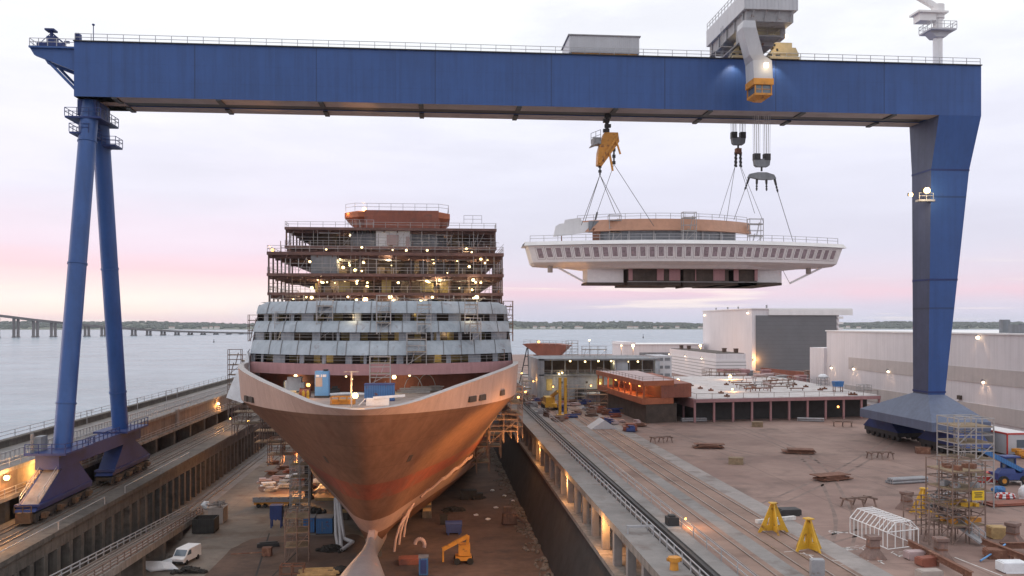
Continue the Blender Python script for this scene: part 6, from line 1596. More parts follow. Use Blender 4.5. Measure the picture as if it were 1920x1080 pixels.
# rusty I beams
def ibeam(p, q, label, lift=.5):
    p, q = V(p) + V((0, 0, lift)), V(q) + V((0, 0, lift)); t = thing('steel_beam', label, 'beam', tuple((p + q) / 2 - V((0, 0, lift))))
    a = MB(); a.bar(p, q, .34, .06); a.bar(p + V((0, 0, .45)), q + V((0, 0, .45)), .34, .06); a.bar(p + V((0, 0, .225)), q + V((0, 0, .225)), .05, .40); build('girder', a, 'rust_steel', t)
    for f_ in (.1, .5, .9):
        c = p.lerp(q, f_); a = MB(); a.bar(c - V((0, 0, .03)), c - V((0, 0, lift)), .18); build('support', a, 'rust_steel', t)
ibeam(gq(1703, 1032), gq(1822, 1096), 'rusty steel beam running to the bottom edge between two pedestals')
ibeam(gq(1842, 1030), gq(1960, 1078), 'rusty steel beam on props at the right below the wooden crate')
ibeam(gq(1875, 1036), gq(1990, 1036), 'rusty steel beam lying crosswise behind the beam on props', .4)
for i, (px, py, m_, w_, d_, h_, nm, lab) in enumerate([
    (1868, 1008, 'timber', 1.5, 1.3, .9, 'crate', 'wooden crate standing beside the tall scaffold tower'),
    (1897, 1072, 'tarp_white', 2.0, 1.2, .7, 'plate_stack', 'white wrapped stack at the right bottom corner'),
    (1715, 1048, 'pink_plate', 1.6, .9, .55, 'steel_block', 'pinkish steel block beside the rusty beam, upper one'),
    (1738, 1060, 'red_primer', 1.7, .9, .55, 'steel_block', 'reddish steel block beside the rusty beam, lower one'),
    (1742, 1084, 'tan_concrete', 1.8, 1.0, .5, 'concrete_block', 'pale concrete block at the bottom edge beneath the rusty beam'),
    (1868, 1046, 'rust_steel', 1.8, 1.2, .6, 'scrap_pile', 'rusty scrap pile between the two beams at the right'),
    (1478, 965, 'dark_steel', 2.2, 1.6, .5, 'steel_plate', 'dark steel plate behind the yellow stands'),
    (1532, 1083, 'grey_steel', 1.0, .8, 1.3, 'control_box', 'pale control box at the bottom edge left of the pedestals')]):
    p = gq(px, py); a = MB(); rz = random.uniform(-.3, .3)
    a.box(p + V((0, 0, h_ / 2 + .1)), (w_, d_, h_), rz); a.box(p + V((0, 0, .05)), (w_ * .8, d_ * 1.05, .1), rz); a.box(p + V((.05, 0, h_ + .13)), (w_ * .92, d_ * .9, .06), rz)
    if nm == 'scrap_pile':
        for k in range(9): a.bar(p + V((random.uniform(-1, 1), random.uniform(-.8, .8), random.uniform(.2, .9))), p + V((random.uniform(-1.6, 1.6), random.uniform(-.8, .8), random.uniform(.2, .9))), .12)
    solo(nm, a, m_, lab, nm.replace('_', ' '))
a = MB(); p, q_ = gq(1418, 982), gq(1490, 974); a.bar(p + V((0, 0, .2)), q_ + V((0, 0, .2)), .4, .35); solo('timber_beam', a, 'white_mark', 'long pale timber beam lying left of the yellow stands', 'timber')
a = MB(); p, q_ = gq(1838, 1055), gq(1885, 1040); a.path([p + V((0, 0, .15)), p.lerp(q_, .5) + V((0, 0, .5)), q_ + V((0, 0, .9))], .07, 6); solo('hose', a, 'cabin_blue', 'pale blue hose draped over the crosswise rusty beam', 'hose')
# painted marks on the quay
mb = MB()
def mark(px, py, w_, d_, rz=0):
    p = gq(px, py); p.z = QR + .006; R = Matrix.Rotation(rz, 3, 'Z')
    mb.add([p + R @ V((x, y, 0)) for x, y in ((-w_, -d_), (w_, -d_), (w_, d_), (-w_, d_))], [(0, 1, 2, 3)])
random.seed(8)
for (cx, cy, n_) in ((1500, 997, 9), (1572, 1029, 12), (1608, 1027, 8), (1560, 997, 5), (1505, 1042, 5), (1640, 1052, 5), (1690, 1038, 6), (1600, 1060, 6)):
    for k in range(n_): mark(cx + random.uniform(-18, 18), cy + random.uniform(-4, 4), random.uniform(.15, .9), random.uniform(.03, .08), random.choice([0, .05, 1.5, .8, -.7]))
for (a0, b0) in (((1470, 1035), (1512, 1031)), ((1790, 1045), (1880, 1080)), ((1560, 1050), (1640, 1062))):
    p, q_ = gq(*a0), gq(*b0); d = (q_ - p).normalized(); nn = V((-d.y, d.x, 0)) * .06; z = V((0, 0, .006)); mb.add([p + nn + z, q_ + nn + z, q_ - nn + z, p - nn + z], [(0, 1, 2, 3)])
struct('ground_marking', mb, 'white_mark')
# yard stores on the open quay
random.seed(77)
ys = [(1190, 800), (1240, 830), (1300, 790), (1420, 800), (1500, 850), (1580, 800), (1660, 790), (1460, 780), (1560, 900), (1650, 860), (1700, 905), (1380, 870), (1330, 840), (1610, 950), (1520, 790), (1730, 850)]
for i, (px, py) in enumerate(ys):
    p = gq(px, py); a = MB(); rz = random.uniform(-.5, .5); k = i % 4; R = Matrix.Rotation(rz, 3, 'Z')
    if k == 0:
        for j in range(4): a.box(p + V((random.uniform(-.2, .2), random.uniform(-.2, .2), .2 + j * .16)), (random.uniform(3, 5), random.uniform(1.6, 2.4), .1), rz + random.uniform(-.05, .05))
        a.box(p + V((0, 0, .08)), (.2, 2.2, .16), rz); nm = ('plate_stack', 'stack of steel plates on the open quay before the plated deck', 'plates', 'rust_steel')
    elif k == 1:
        for j in (-1.6, 0, 1.6): a.bar(p + R @ V((j, -1, .9)), p + R @ V((j, 1, .9)), .2); a.bar(p + R @ V((j, -.9, 0)), p + R @ V((j, -.5, .9)), .14); a.bar(p + R @ V((j, .9, 0)), p + R @ V((j, .5, .9)), .14)
        a.bar(p + R @ V((-1.8, 0, .98)), p + R @ V((1.8, 0, .98)), .22); nm = ('trestle', 'low steel trestle on the open quay before the plated deck', 'trestle', 'scaf_rust')
    elif k == 2:
        for j in range(7): a.tube(p + R @ V((-2.6, -.6 + (j % 4) * .4, .2 + (j // 4) * .36)), p + R @ V((2.6, -.6 + (j % 4) * .4, .2 + (j // 4) * .36)), .18, 8)
        nm = ('pipe_stack', 'stack of pipes on the open quay before the plated deck', 'pipes', 'grey_steel')
    else:
        a.box(p + V((0, 0, .5)), (2.0, 1.3, .7), rz); a.box(p + V((0, 0, .1)), (2.0, 1.5, .2), rz); a.box(p + V((0, 0, .9)), (2.1, 1.4, .1), rz); nm = ('crate', 'closed crate on the open quay before the plated deck', 'crate', 'plank' if i % 8 == 3 else 'rust_steel')
    solo(nm[0], a, nm[3], nm[1], nm[2], None, nm[0].replace('_', ' ') + 's on the open quay')
# tyre tracks and damp patches on the quay, laid as thin sheets
mb = MB(); random.seed(61)
for (pts_, w_) in (([(1200, 800), (1400, 850), (1650, 880), (1900, 960)], .5), ([(1300, 1000), (1480, 930), (1620, 860), (1700, 800)], .45), ([(1560, 1060), (1580, 960), (1500, 850), (1350, 790)], .45), ([(1420, 1075), (1600, 1000), (1900, 985)], .4)):
    P3 = [gq(*t_) for t_ in pts_]; c_ = []
    for k in range(25):
        t_ = k / 24 * (len(P3) - 1); i = min(int(t_), len(P3) - 2); u_ = t_ - i
        a0, a1, a2, a3 = P3[max(i - 1, 0)], P3[i], P3[i + 1], P3[min(i + 2, len(P3) - 1)]
        c_.append(.5 * ((2 * a1) + (a2 - a0) * u_ + (2 * a0 - 5 * a1 + 4 * a2 - a3) * u_ ** 2 + (3 * a1 - a0 - 3 * a2 + a3) * u_ ** 3))
    for off in (-.9, .9):
        L_, R_ = [], []
        for i in range(25):
            d = (c_[min(i + 1, 24)] - c_[max(i - 1, 0)]).normalized(); nn = V((-d.y, d.x, 0)); w2 = w_ * .5 * random.uniform(.6, 1.1)
            q_ = c_[i] + nn * off; L_.append(V(((q_ + nn * w2).x, (q_ + nn * w2).y, QR + .0025))); R_.append(V(((q_ - nn * w2).x, (q_ - nn * w2).y, QR + .0025)))
        mb.loft([L_, R_], False)
struct('ground_tracks', mb, 'tyre_mark')
# tall scaffold stair tower
tb = gq(1806, 1022)
SC = scaffold('tall cluttered scaffold stair tower at the right, the biggest on the quay', tb + V((-1.0, 0, 0)), 2, 1.7, 2, 1.8, 4, 1.62, 'scaf_rust', 0.12, True, .05)
scaffold('lower scaffold bay left of the tall stair tower', gq(1742, 1022), 2, 1.9, 2, 1.8, 2, 1.4, 'scaf_rust', .12, False, .05)
scaffold('dense pale scaffold rising behind the tall stair tower', gq(1797, 955), 2, 2.0, 2, 2.0, 5, 1.75, 'scaf_galv', 0.0, True, .06)
random.seed(14)
for k in range(4):   # stores lying on the tower decks
    z = QR + 1.62 * (k + 1) + .13; a = MB()
    for q in range(6):
        c = tb + V((random.uniform(-.6, 2.0), random.uniform(.4, 2.9), 0)); c.z = z; h_ = random.uniform(.2, .5)
        a.box(c + V((0, 0, h_ / 2)), (random.uniform(.3, 1.2), random.uniform(.3, .8), h_), random.uniform(0, 1))
    solo('scaffold_stores', a, ['crane_orange', 'crane_yellow', 'grey_steel', 'rust_steel', 'red_primer', 'tarp_white'][k], ['orange', 'yellow', 'grey', 'rusty', 'dark red', 'white'][k] + ' boxes lying on a deck of the tall scaffold stair tower', 'boxes')
p = P(1834, 929, 78); a = MB(); a.box2(p + V((-.55, -.04, -.42)), p + V((.55, .04, .42))); 
t = thing('warning_sign', 'yellow warning sign with dark lines on the tall scaffold tower', 'sign', tuple(p)); build('board', a, 'yellow_sign', t)
a = MB()
for k, w_ in enumerate((.38, .30, .36)): a.box2(p + V((-w_, -.06, .2 - k * .18)), p + V((w_, -.041, .28 - k * .18)))
build('lettering', a, 'dark_steel', t)
a = MB(); p, q_ = gq(1745, 1005), gq(1842, 1024); 
s_0, s_1 = p + V((0, 0, 2.9)), q_ + V((0, 0, .3)); a.bar(s_0, s_1, .9, .16); a.rail([s_0 + V((0, .45, 0)), s_1 + V((0, .45, 0))], 1, 1.2, .05); a.rail([s_0 - V((0, .45, 0)), s_1 - V((0, .45, 0))], 1, 1.2, .05); solo('stair_flight', a, 'grey_steel', 'grey steel stair flight sloping down in front of the scaffold towers', 'stairs')
a = MB(); p = gq(1770, 1004); s_0, s_1 = p + V((-1.6, 0, 2.6)), p + V((2.2, .6, 4.6)); a.bar(s_0, s_1, .9, .16); a.rail([s_0, s_1], 1, 1.2, .05); solo('stair_flight', a, 'grey_steel', 'grey steel stair flight rising to the right above the lower flight', 'stairs')
# container cabin with red trim
p = gq(1884, 853); t = thing('site_cabin', 'grey site cabin with red roof trim in front of the long white hall', 'cabin', tuple(p))
x0, x1, y0, y1 = p.x - .3, p.x + 3.4, p.y - 1, p.y + 9
x0 = PXp(1869, 843, 0.001 + p.x - .3).x
a = MB(); a.box2((x0, y0, QR + .25), (x1, y1, QR + 3.2)); build('wall', a, 'pale_grey_paint', t)
a = MB(); a.box2((x0 - .06, y0 - .06, QR + 3.2), (x1 + .06, y1 + .06, QR + 3.42)); a.box2((x0 - .05, y0 - .05, QR + .2), (x0 + .12, y0 + .12, QR + 3.2)); build('trim', a, 'red_paint', t)
a = MB(); a.box2((x0 + .1, y0 + .1, QR + 3.42), (x1 - .1, y1 - .1, QR + 3.47)); build('roof', a, 'white_paint', t)
a = MB(); a.box2((x0, y0, QR), (x1, y1, QR + .2)); build('base', a, 'brown_dark', t)
a = MB(); a.box2((x0 + 1.5, y0 - .04, QR + 1.2), (x0 + 2.9, y0 - .002, QR + 2.4)); build('window', a, 'glass', t)
p = gq(1914, 858); a = MB()
for k in range(7): a.box(p + V((random.uniform(-1.5, 1.2), random.uniform(-1, 1), .3 + k * .12)), (random.uniform(.5, 1.6), random.uniform(.5, 1.2), .5), random.uniform(0, 1))
solo('scrap_heap', a, 'crane_orange', 'orange brown heap of steel parts beside the grey site cabin', 'scrap')
# blue telehandler
p = gq(1890, 908); t = thing('forklift', 'dark blue telescopic forklift with raised cab roof parked right of the scaffolds', 'forklift', tuple(p))
a = MB(); a.box2(p + V((-1.9, -1.0, .7)), p + V((2.2, 1.0, 1.5))); a.loft([[p + V((-1.9, -1, 1.5)), p + V((.4, -1, 1.5)), p + V((.4, .0, 1.5)), p + V((-1.9, 0, 1.5))], [p + V((-1.4, -.9, 2.1)), p + V((.2, -.9, 2.1)), p + V((.2, -.1, 2.1)), p + V((-1.4, -.1, 2.1))]]); a.box2(p + V((1.2, -1.0, 1.5)), p + V((2.3, 1.0, 1.9))); build('chassis', a, 'deep_blue', t)
a = MB()
for x in (-.3, .9):
    for y in (-.1, .9): a.bar(p + V((x, y, 1.5)), p + V((x, y, 3.3)), .14)
a.box2(p + V((-.7, -.4, 3.3)), p + V((1.4, 1.2, 3.5))); c_ = build('cab', a, 'deep_blue', t)
a = MB(); a.box2(p + V((-.24, -.04, 1.6)), p + V((.84, .84, 3.2))); build('window', a, 'glass', c_)
a = MB(); a.bar(p + V((1.4, -.6, 1.8)), p + V((-3.4, -.6, 4.2)), .5, .55); a.bar(p + V((-3.4, -.6, 4.2)), p + V((-4.2, -.6, 4.5)), .35); build('boom', a, 'container_blue', t)
for x in (-1.3, 1.5):
    for y in (-1.05, 1.05):
        a = MB(); a.tube(p + V((x, y - .2, .62)), p + V((x, y + .2, .62)), .62, 14); wl = build('wheel', a, 'rubber', t)
        a = MB(); a.tube(p + V((x, y - .22, .62)), p + V((x, y + .22, .62)), .3, 10); build('rim', a, 'crane_orange', wl)
p = gq(1852, 905); a = MB(); a.box2(p + V((-1.1, -.6, .1)), p + V((1.1, .6, 1.3))); a.box2(p + V((-1.15, -.65, 1.25)), p + V((1.15, .65, 1.35))); solo('tool_chest', a, 'red_paint', 'bright red tool chest at the foot of the scaffolds left of the forklift', 'chest')
for i, (px, py, m_, lab) in enumerate([(1885, 934, 'red_paint', 'white and red coil of hose on the ground below the forklift'), (1873, 925, 'container_blue', 'small blue tarpaulin bundle below the forklift'), (1918, 940, 'tarp_white', 'white dome shaped tank at the right edge below the forklift')]):
    p = gq(px, py); a = MB()
    if i == 0:
        for z, r in ((.15, 1.0), (.4, .9)):
            for k in range(16): t0, t1 = k / 16 * 6.2832, (k + 1) / 16 * 6.2832; a.tube(p + V((r * math.cos(t0), r * .7 * math.sin(t0), z)), p + V((r * math.cos(t1), r * .7 * math.sin(t1), z)), .16, 6, mi=k % 2)
        solo('hose_coil', a, ['tarp_white', 'red_paint'], lab, 'hose')
    elif i == 1: a.blob(p + V((0, 0, .4)), (.9, .6, .45), 0, .2); solo('tarpaulin_bundle', a, m_, lab, 'tarpaulin')
    else: a.ball(p + V((.6, 0, .9)), 1.0, 0, 14); a.tube(p + V((.6, 0, 0)), p + V((.6, 0, .8)), .9, 14); solo('tank', a, m_, lab, 'tank')
a = MB(); p = gq(1893, 946); a.box(p + V((0, 0, .15)), (6, 2.2, .1), .1); a.box(p + V((.2, 0, .28)), (5.4, 1.8, .1), .14); a.box(p + V((0, 0, .05)), (5, .3, .1), .1); solo('steel_plate', a, 'red_primer', 'reddish steel plates lying on the ground below the hose coil', 'plates')
a = MB(); p, q_ = gq(1866, 907), gq(1915, 911); a.bar(p + V((0, 0, .5)), q_ + V((0, 0, .5)), .16); a.bar(p, p + V((0, 0, .5)), .12); a.bar(q_, q_ + V((0, 0, .5)), .12); solo('barrier', a, 'white_mark', 'white barrier bar in front of the forklift', 'barrier')
# dock edge fittings seen at bottom of the picture
p = PXp(1264, 1062, 19.4); p.z = 12.95; a = MB(); a.tube(p, p + V((0, 0, .9)), .38, 12, .3); a.tube(p + V((0, 0, .7)), p + V((0, 0, 1.05)), .5, 12); a.bar(p + V((-.6, 0, .85)), p + V((.6, 0, .85)), .25); solo('bollard', a, 'crane_orange', 'rusty orange mooring bollard on the dock edge walkway', 'bollard')
a = MB(); p = V((19.2, 82.5, 12.95)); a.bar(p + V((-1.0, 0, .7)), p + V((1.6, 0, .7)), .2); a.bar(p + V((-.9, 0, 0)), p + V((-.9, 0, .7)), .15); a.bar(p + V((1.5, 0, 0)), p + V((1.5, 0, .7)), .15); solo('pipe_bracket', a, 'galv', 'pale pipe bracket crossing the dock edge walkway', 'bracket')
a = MB(); p = V((23.0, 84, 13.35)); a.box2(p + V((-.5, -.5, 0)), p + V((.6, .7, .8))); a.box2(p + V((-.3, -.3, .8)), p + V((.3, .4, 1.0))); solo('junction_box', a, 'dark_steel', 'dark junction box on the grey cable duct', 'box')
lamp(V((24.5, 84.5, 13.8)), 'orange lamp beside the grey cable duct at the bottom', .12, 'lamp_orange', 260, ORANGE, None, (.3, -.4, .6))
for i, y in enumerate((92, 118, 150)): lamp(V((18.9, y, 12.0)), 'orange lamp under the coping of the right dock wall gallery', .22, 'lamp_orange', 700, ORANGE, 'lamps in the right wall gallery', (-1.6, 0, -.5))
for k, (y, tgt) in enumerate(((92, (-2, 116, 15)), (118, (2, 128, 15)), (150, (8, 150, 14)))):
    spot('flood_light', (17.0, y, 12.1), tgt, (17000, 15000, 7000)[k], ORANGE, 100)
# ------------------------------------------------------------------ dock floor, left
def gf(px, py): return G(px, py, 0.0)
# van
p = gf(349, 1053); RZ = rad(-14); t = thing('van', 'small white delivery van parked on the dock floor at lower left', 'van', tuple(p))
t.rotation_euler = (0, 0, RZ)
a = MB()   # nose towards camera (-y)
prof = [(-2.35, .45), (-2.4, .95), (-1.75, 1.15), (-1.0, 1.95), (-.7, 2.02), (2.3, 2.0), (2.4, 1.7), (2.4, .4)]
a.loft([[p + V((x, u, w_)) for u, w_ in prof] for x in (-.95, .95)]); build('body', a, 'white_paint', t)
a = MB(); a.loft([[p + V((-.82, -1.70, 1.22)), p + V((.82, -1.70, 1.22)), p + V((.78, -1.08, 1.92)), p + V((-.78, -1.08, 1.92))], [p + V((-.82, -1.72, 1.2)) + V((0, -.03, .03)), p + V((.82, -1.72, 1.2)) + V((0, -.03, .03)), p + V((.78, -1.1, 1.9)) + V((0, -.03, .03)), p + V((-.78, -1.1, 1.9)) + V((0, -.03, .03))]]); build('windscreen', a, 'glass', t)
for s_ in (-1, 1):
    a = MB(); a.prism([(p.y - 1.45, p.z + 1.25), (p.y - .35, p.z + 1.25), (p.y - .35, p.z + 1.85), (p.y - .95, p.z + 1.85)], p.x + s_ * .955, p.x + s_ * .975, 'x'); build('side_window', a, 'glass', t)
    a = MB(); a.box2(p + V((s_ * .55 - .2, -2.44, .72)), p + V((s_ * .55 + .2, -2.37, .9))); build('headlight', a, 'frame_white', t)
    for y in (-1.5, 1.5):
        a = MB(); a.tube(p + V((s_ * .78, y, .34)), p + V((s_ * .98, y, .34)), .34, 14); build('wheel', a, 'rubber', t)
a = MB(); a.box2(p + V((-.9, -2.47, .4)), p + V((.9, -2.36, .62))); build('bumper', a, 'dark_steel', t)
# skip and bin
p = gf(381, 1001); t = thing('skip', 'black open waste skip on the dock floor by the foot of the ramp', 'skip', tuple(p)); a = MB()
w_, d_, h_ = 1.7, 3.0, 2.3
for (x0, x1, y0, y1) in ((-w_, w_, -.1, 0), (-w_, w_, d_, d_ + .1), (-w_, -w_ + .1, 0, d_), (w_ - .1, w_, 0, d_)): a.box2(p + V((x0, y0, .15)), p + V((x1, y1, h_)))
a.box2(p + V((-w_, 0, .1)), p + V((w_, d_, .3)))
for k in range(6): a.box2(p + V((-w_ + .1 + k * .62, -.18, .2)), p + V((-w_ + .22 + k * .62, -.1, h_)))
build('bin', a, 'black_skip', t); a = MB(); a.box2(p + V((-w_ + .15, .1, 1.2)), p + V((w_ - .15, d_ - .05, 1.5))); build('waste', a, 'rust_steel', t)
p = gf(404, 983); t = thing('waste_bin', 'pale bin heaped with light scrap beside the black skip', 'bin', tuple(p)); a = MB(); a.box2(p + V((-1.2, 0, .1)), p + V((1.2, 3.4, 2.6))); a.box2(p + V((-1.3, -.05, 2.5)), p + V((1.3, 3.5, 2.65))); build('bin', a, 'tan_concrete', t)
a = MB(); random.seed(3)
for k in range(26): c = p + V((random.uniform(-1.1, 1.1), random.uniform(.1, 3.3), 2.75 + random.uniform(0, .5))); d = V((random.uniform(-1, 1), random.uniform(-1, 1), random.uniform(-.3, .3))); a.bar(c - d * .7, c + d * .7, .14)
build('scrap', a, 'pale_paving', t)
p = gf(386, 975); p.z = 2.4; a = MB(); a.blob(p, (.7, .9, .8), 0, .3); solo('rubbish_bag', a, 'tarp_white', 'white rubbish bag hanging over the far corner of the black skip', 'bag')
# white sheet and heaps in front of van
p = gf(305, 1068); a = MB(); a.loft([[p + V((-3.0, 1.2, .9)), p + V((-1.0, 2.2, .5)), p + V((.8, 2.4, 1.1))], [p + V((-2.6, .2, .5)), p + V((-.5, .6, 1.0)), p + V((.9, .8, .7))], [p + V((-1.2, -1.2, .2)), p + V((.6, -1.0, .35)), p + V((2.3, -.7, .2))]], False); a.loft([[p + V((-3.0, 1.2, .7)), p + V((-1.0, 2.2, .3)), p + V((.8, 2.4, .9))], [p + V((-2.6, .2, .3)), p + V((-.5, .6, .8)), p + V((.9, .8, .5))], [p + V((-1.2, -1.2, .05)), p + V((.6, -1.0, .2)), p + V((2.3, -.7, .05))]], False)
solo('sheet', a, 'tarp_white', 'crumpled white sheet on the rubble heap left of the van', 'sheet')
random.seed(9)
for nm, (px, py), (sx_, sy_), n_, m_, lab in [('rubble_heap', (295, 1047), (3.0, 1.6), 70, 'rubble', 'grey rubble heap behind the white sheet left of the van'), ('debris_heap', (355, 1074), (2.6, .8), 40, 'black_skip', 'dark debris heap on the floor in front of the van'), ('debris_heap', (325, 1008), (1.6, 2.8), 40, 'black_skip', 'dark debris heap under the ramp behind the van'), ('rubbish_heap', (525, 965), (2, 1.2), 20, 'rubble', 'low grey rubbish heap between blue hopper and the skip'), ('debris_heap', (590, 960), (2.2, 2.2), 40, 'black_skip', 'dark debris heap left of the blue containers under the bow'), ('debris_heap', (622, 1032), (2.6, 2.0), 46, 'black_skip', 'dark debris heap beneath the hanging hoses'), ('debris_heap', (640, 1074), (2.0, 1.0), 30, 'black_skip', 'dark debris heap at the bottom beside the bulbous bow'), ('debris_heap', (890, 935), (2.4, 1.6), 30, 'black_skip', 'dark debris heap under the right side of the hull'), ('debris_heap', (850, 958), (2.4, 1.4), 30, 'black_skip', 'dark debris heap behind the dark blue tank on the right floor')]:
    p = gf(px, py); a = MB()
    for k in range(n_): 
        x, y = max(-.75, min(.75, random.gauss(0, .38))) * sx_, max(-.75, min(.75, random.gauss(0, .38))) * sy_
        a.blob(p + V((x, y, max(.1, .7 - .3 * (abs(x) + abs(y))))), (random.uniform(.2, .5), random.uniform(.2, .5), random.uniform(.15, .4)), 0, .35)
    a.blob(p, (sx_ * .8, sy_ * .8, .35), 0, .15)
    solo(nm, a, m_, lab, nm.split('_')[0] + ' heap' if nm != 'rubble_heap' else 'rubble')
# scaffold tower left of the bow
b0 = gf(556, 1055)
scaffold('tall rusty scaffold stair tower standing on the dock floor left of the bow', b0 + V((-1.6, 0, 0)), 2, 1.6, 2, 1.8, 3, 2.0, 'scaf_rust', .1, True, .055)
scaffold('tall grey scaffold tower behind the rusty stair tower left of the bow', gf(562, 990) + V((-1.6, 0, 0)), 2, 1.5, 2, 1.6, 5, 2.0, 'scaf_galv', .05, True, .05)
p = gf(579, 935); a = MB(); a.box2(p + V((-.7, -.7, 0)), p + V((.7, .7, 8))); a.box2(p + V((-.9, -.9, 8)), p + V((.9, .9, 8.3))); a.box2(p + V((-.9, -.9, 0)), p + V((.9, .9, .4))); solo('support_post', a, 'black_skip', 'dark square shoring post under the left side of the bow', 'post')
# blue hopper on legs
p = gf(517, 990); t = thing('hopper', 'dark blue hopper on two legs on the dock floor left of the scaffold', 'hopper', tuple(p))
a = MB(); a.box2(p + V((-.95, 0, 1.5)), p + V((.95, 1.6, 3.6))); a.prism([(p.x - .95, p.z + 1.5), (p.x + .95, p.z + 1.5), (p.x + .55, p.z + 1.15), (p.x + .3, p.z + 1.4), (p.x, p.z + 1.15), (p.x - .3, p.z + 1.4), (p.x - .55, p.z + 1.15)], p.y, p.y + 1.6, 'y'); build('bin', a, 'deep_blue', t)
for x in (-.85, .7):
    a = MB(); a.box2(p + V((x, .05, 0)), p + V((x + .18, .25, 1.6))); a.box2(p + V((x, 1.3, 0)), p + V((x + .18, 1.5, 1.6))); build('leg', a, 'deep_blue', t)
# blue containers
def cont(px, py, w_, d_, h_, label, first=None):
    p = gf(px, py); t = thing('container', label, 'container', tuple(p))
    a = MB(); a.box2(p + V((-w_ / 2, 0, .12)), p + V((w_ / 2, d_, h_)))
    for k in range(int(w_ / .3)): a.box2(p + V((-w_ / 2 + .1 + k * .3, -.06, .2)), p + V((-w_ / 2 + .22 + k * .3, 0, h_ - .12)))
    build('body', a, 'container_blue', t)
    a = MB(); a.box2(p + V((-w_ / 2 - .04, -.08, h_)), p + V((w_ / 2 + .04, d_ + .05, h_ + .1))); build('roof', a, 'grey_primer', t)
    a = MB(); a.box2(p + V((-w_ / 2 - .04, -.08, 0)), p + V((w_ / 2 + .04, d_ + .05, .14))); build('base', a, 'dark_steel', t)
    a = MB(); a.box2(p + V((-.35, -.12, .5)), p + V((-.28, -.07, h_ - .5))); a.box2(p + V((-.1, -.12, .9)), p + V((.15, -.07, 1.0))); build('door_bar', a, 'grey_primer', t)
cont(608, 1002, 2.5, 2.4, 2.5, 'larger blue container under the bow, closest to the stem')
cont(579, 1000, 1.7, 2.4, 2.4, 'narrow blue container left of the larger one under the bow')
# platform trailer, plates etc
p = gf(512, 952); t = thing('trailer', 'flat grey trailer with orange chassis on the dock floor beyond the blue hopper', 'trailer', tuple(p))
a = MB(); a.box2(p + V((-3.6, 0, 1.0)), p + V((5.0, 2.6, 1.25))); a.box2(p + V((-3.6, -.02, 1.25)), p + V((5, .06, 1.9))); build('bed', a, 'grey_steel', t); a = MB(); a.box2(p + V((-3.4, .1, .55)), p + V((4.8, 2.5, 1.0))); build('chassis', a, 'crane_orange', t)
for x in (-2.6, -1.4, 3.0, 4.2):
    a = MB(); a.tube(p + V((x, .1, .4)), p + V((x, .5, .4)), .4, 12); build('wheel', a, 'rubber', t)
random.seed(17)
spots_ = [(500, 912, 'tarp_white'), (520, 900, 'pink_plate'), (533, 908, 'panel_bluegrey'), (548, 897, 'tarp_white'), (495, 905, 'pink_plate'), (510, 890, 'rust_steel'), (530, 880, 'rust_steel'), (515, 870, 'rust_steel'), (545, 886, 'red_primer'), (508, 921, 'grey_steel'), (534, 915, 'grey_steel'), (598, 905, 'tarp_white'), (580, 915, 'rust_steel'), (566, 900, 'red_primer')]
for i, (px, py, m_) in enumerate(spots_):
    p = gf(px, py); a = MB()
    for k in range(4): a.box(p + V((random.uniform(-.4, .4), random.uniform(-.4, .4), .12 + k * .22)), (random.uniform(1.2, 2.8), random.uniform(1, 2), .18), random.uniform(-.3, .3))
    solo('plate_stack', a, m_, {'tarp_white': 'white', 'pink_plate': 'pinkish', 'panel_bluegrey': 'blue grey', 'rust_steel': 'rusty', 'red_primer': 'dark red', 'grey_steel': 'grey'}[m_] + ' stack of plates on the dock floor beyond the trailer', 'plates', None, 'plate stacks on the floor left of the bow')
p = gf(600, 925); a = MB(); a.loft([[p + V((-1.6, -.6, .05)), p + V((-1.0, .6, .1))], [p + V((-.9, -.5, .6)), p + V((-.3, .6, .7))], [p + V((-.1, -.4, 1.1)), p + V((.5, .6, 2.2))], [p + V((1.2, -.5, .9)), p + V((1.6, .5, 1.2))]], False); a.loft([[p + V((-1.6, -.6, -.05)), p + V((-1.0, .6, 0))], [p + V((-.9, -.5, .5)), p + V((-.3, .6, .6))], [p + V((-.1, -.4, 1.0)), p + V((.5, .6, 2.1))], [p + V((1.2, -.5, .8)), p + V((1.6, .5, 1.1))]], False); solo('sheet', a, 'tarp_white', 'twisted white sheet on the floor under the left side of the bow', 'sheet')
p = gf(612, 938); a = MB(); a.box(p + V((0, 0, .3)), (4.2, .9, .4), .02); a.box(p + V((0, .2, .1)), (3.8, 1.2, .2), .02); solo('timber_stack', a, 'timber', 'long yellow timber balk lying beyond the larger blue container', 'timber')
p = gf(598, 1076); a = MB()
for k in range(10): a.box(p + V((random.uniform(-.3, .3), -1.2 + k * .28, .2 + (k % 3) * .12)), (5.0, .24, .2), random.uniform(-.04, .04))
solo('timber_stack', a, 'timber', 'stack of orange lit timber planks at the bottom left of the bulbous bow', 'timber')
p = gf(548, 1078); a = MB()
for x in (-1.5, 0, 1.5):
    a.bar(p + V((x, -.6, 0)), p + V((x, -.6, 1.4)), .14); a.bar(p + V((x, .8, 0)), p + V((x, .8, 1.4)), .14); a.bar(p + V((x, -.6, 1.3)), p + V((x, .8, 1.3)), .12)
a.bar(p + V((-1.5, -.6, 1.3)), p + V((1.5, -.6, 1.3)), .14); a.bar(p + V((-1.5, .8, 1.3)), p + V((1.5, .8, 1.3)), .14); a.bar(p + V((-1.5, -.6, .3)), p + V((1.5, -.6, .3)), .14); solo('stillage', a, 'rust_steel', 'rusty steel rack at the bottom below the scaffold stair tower', 'rack')
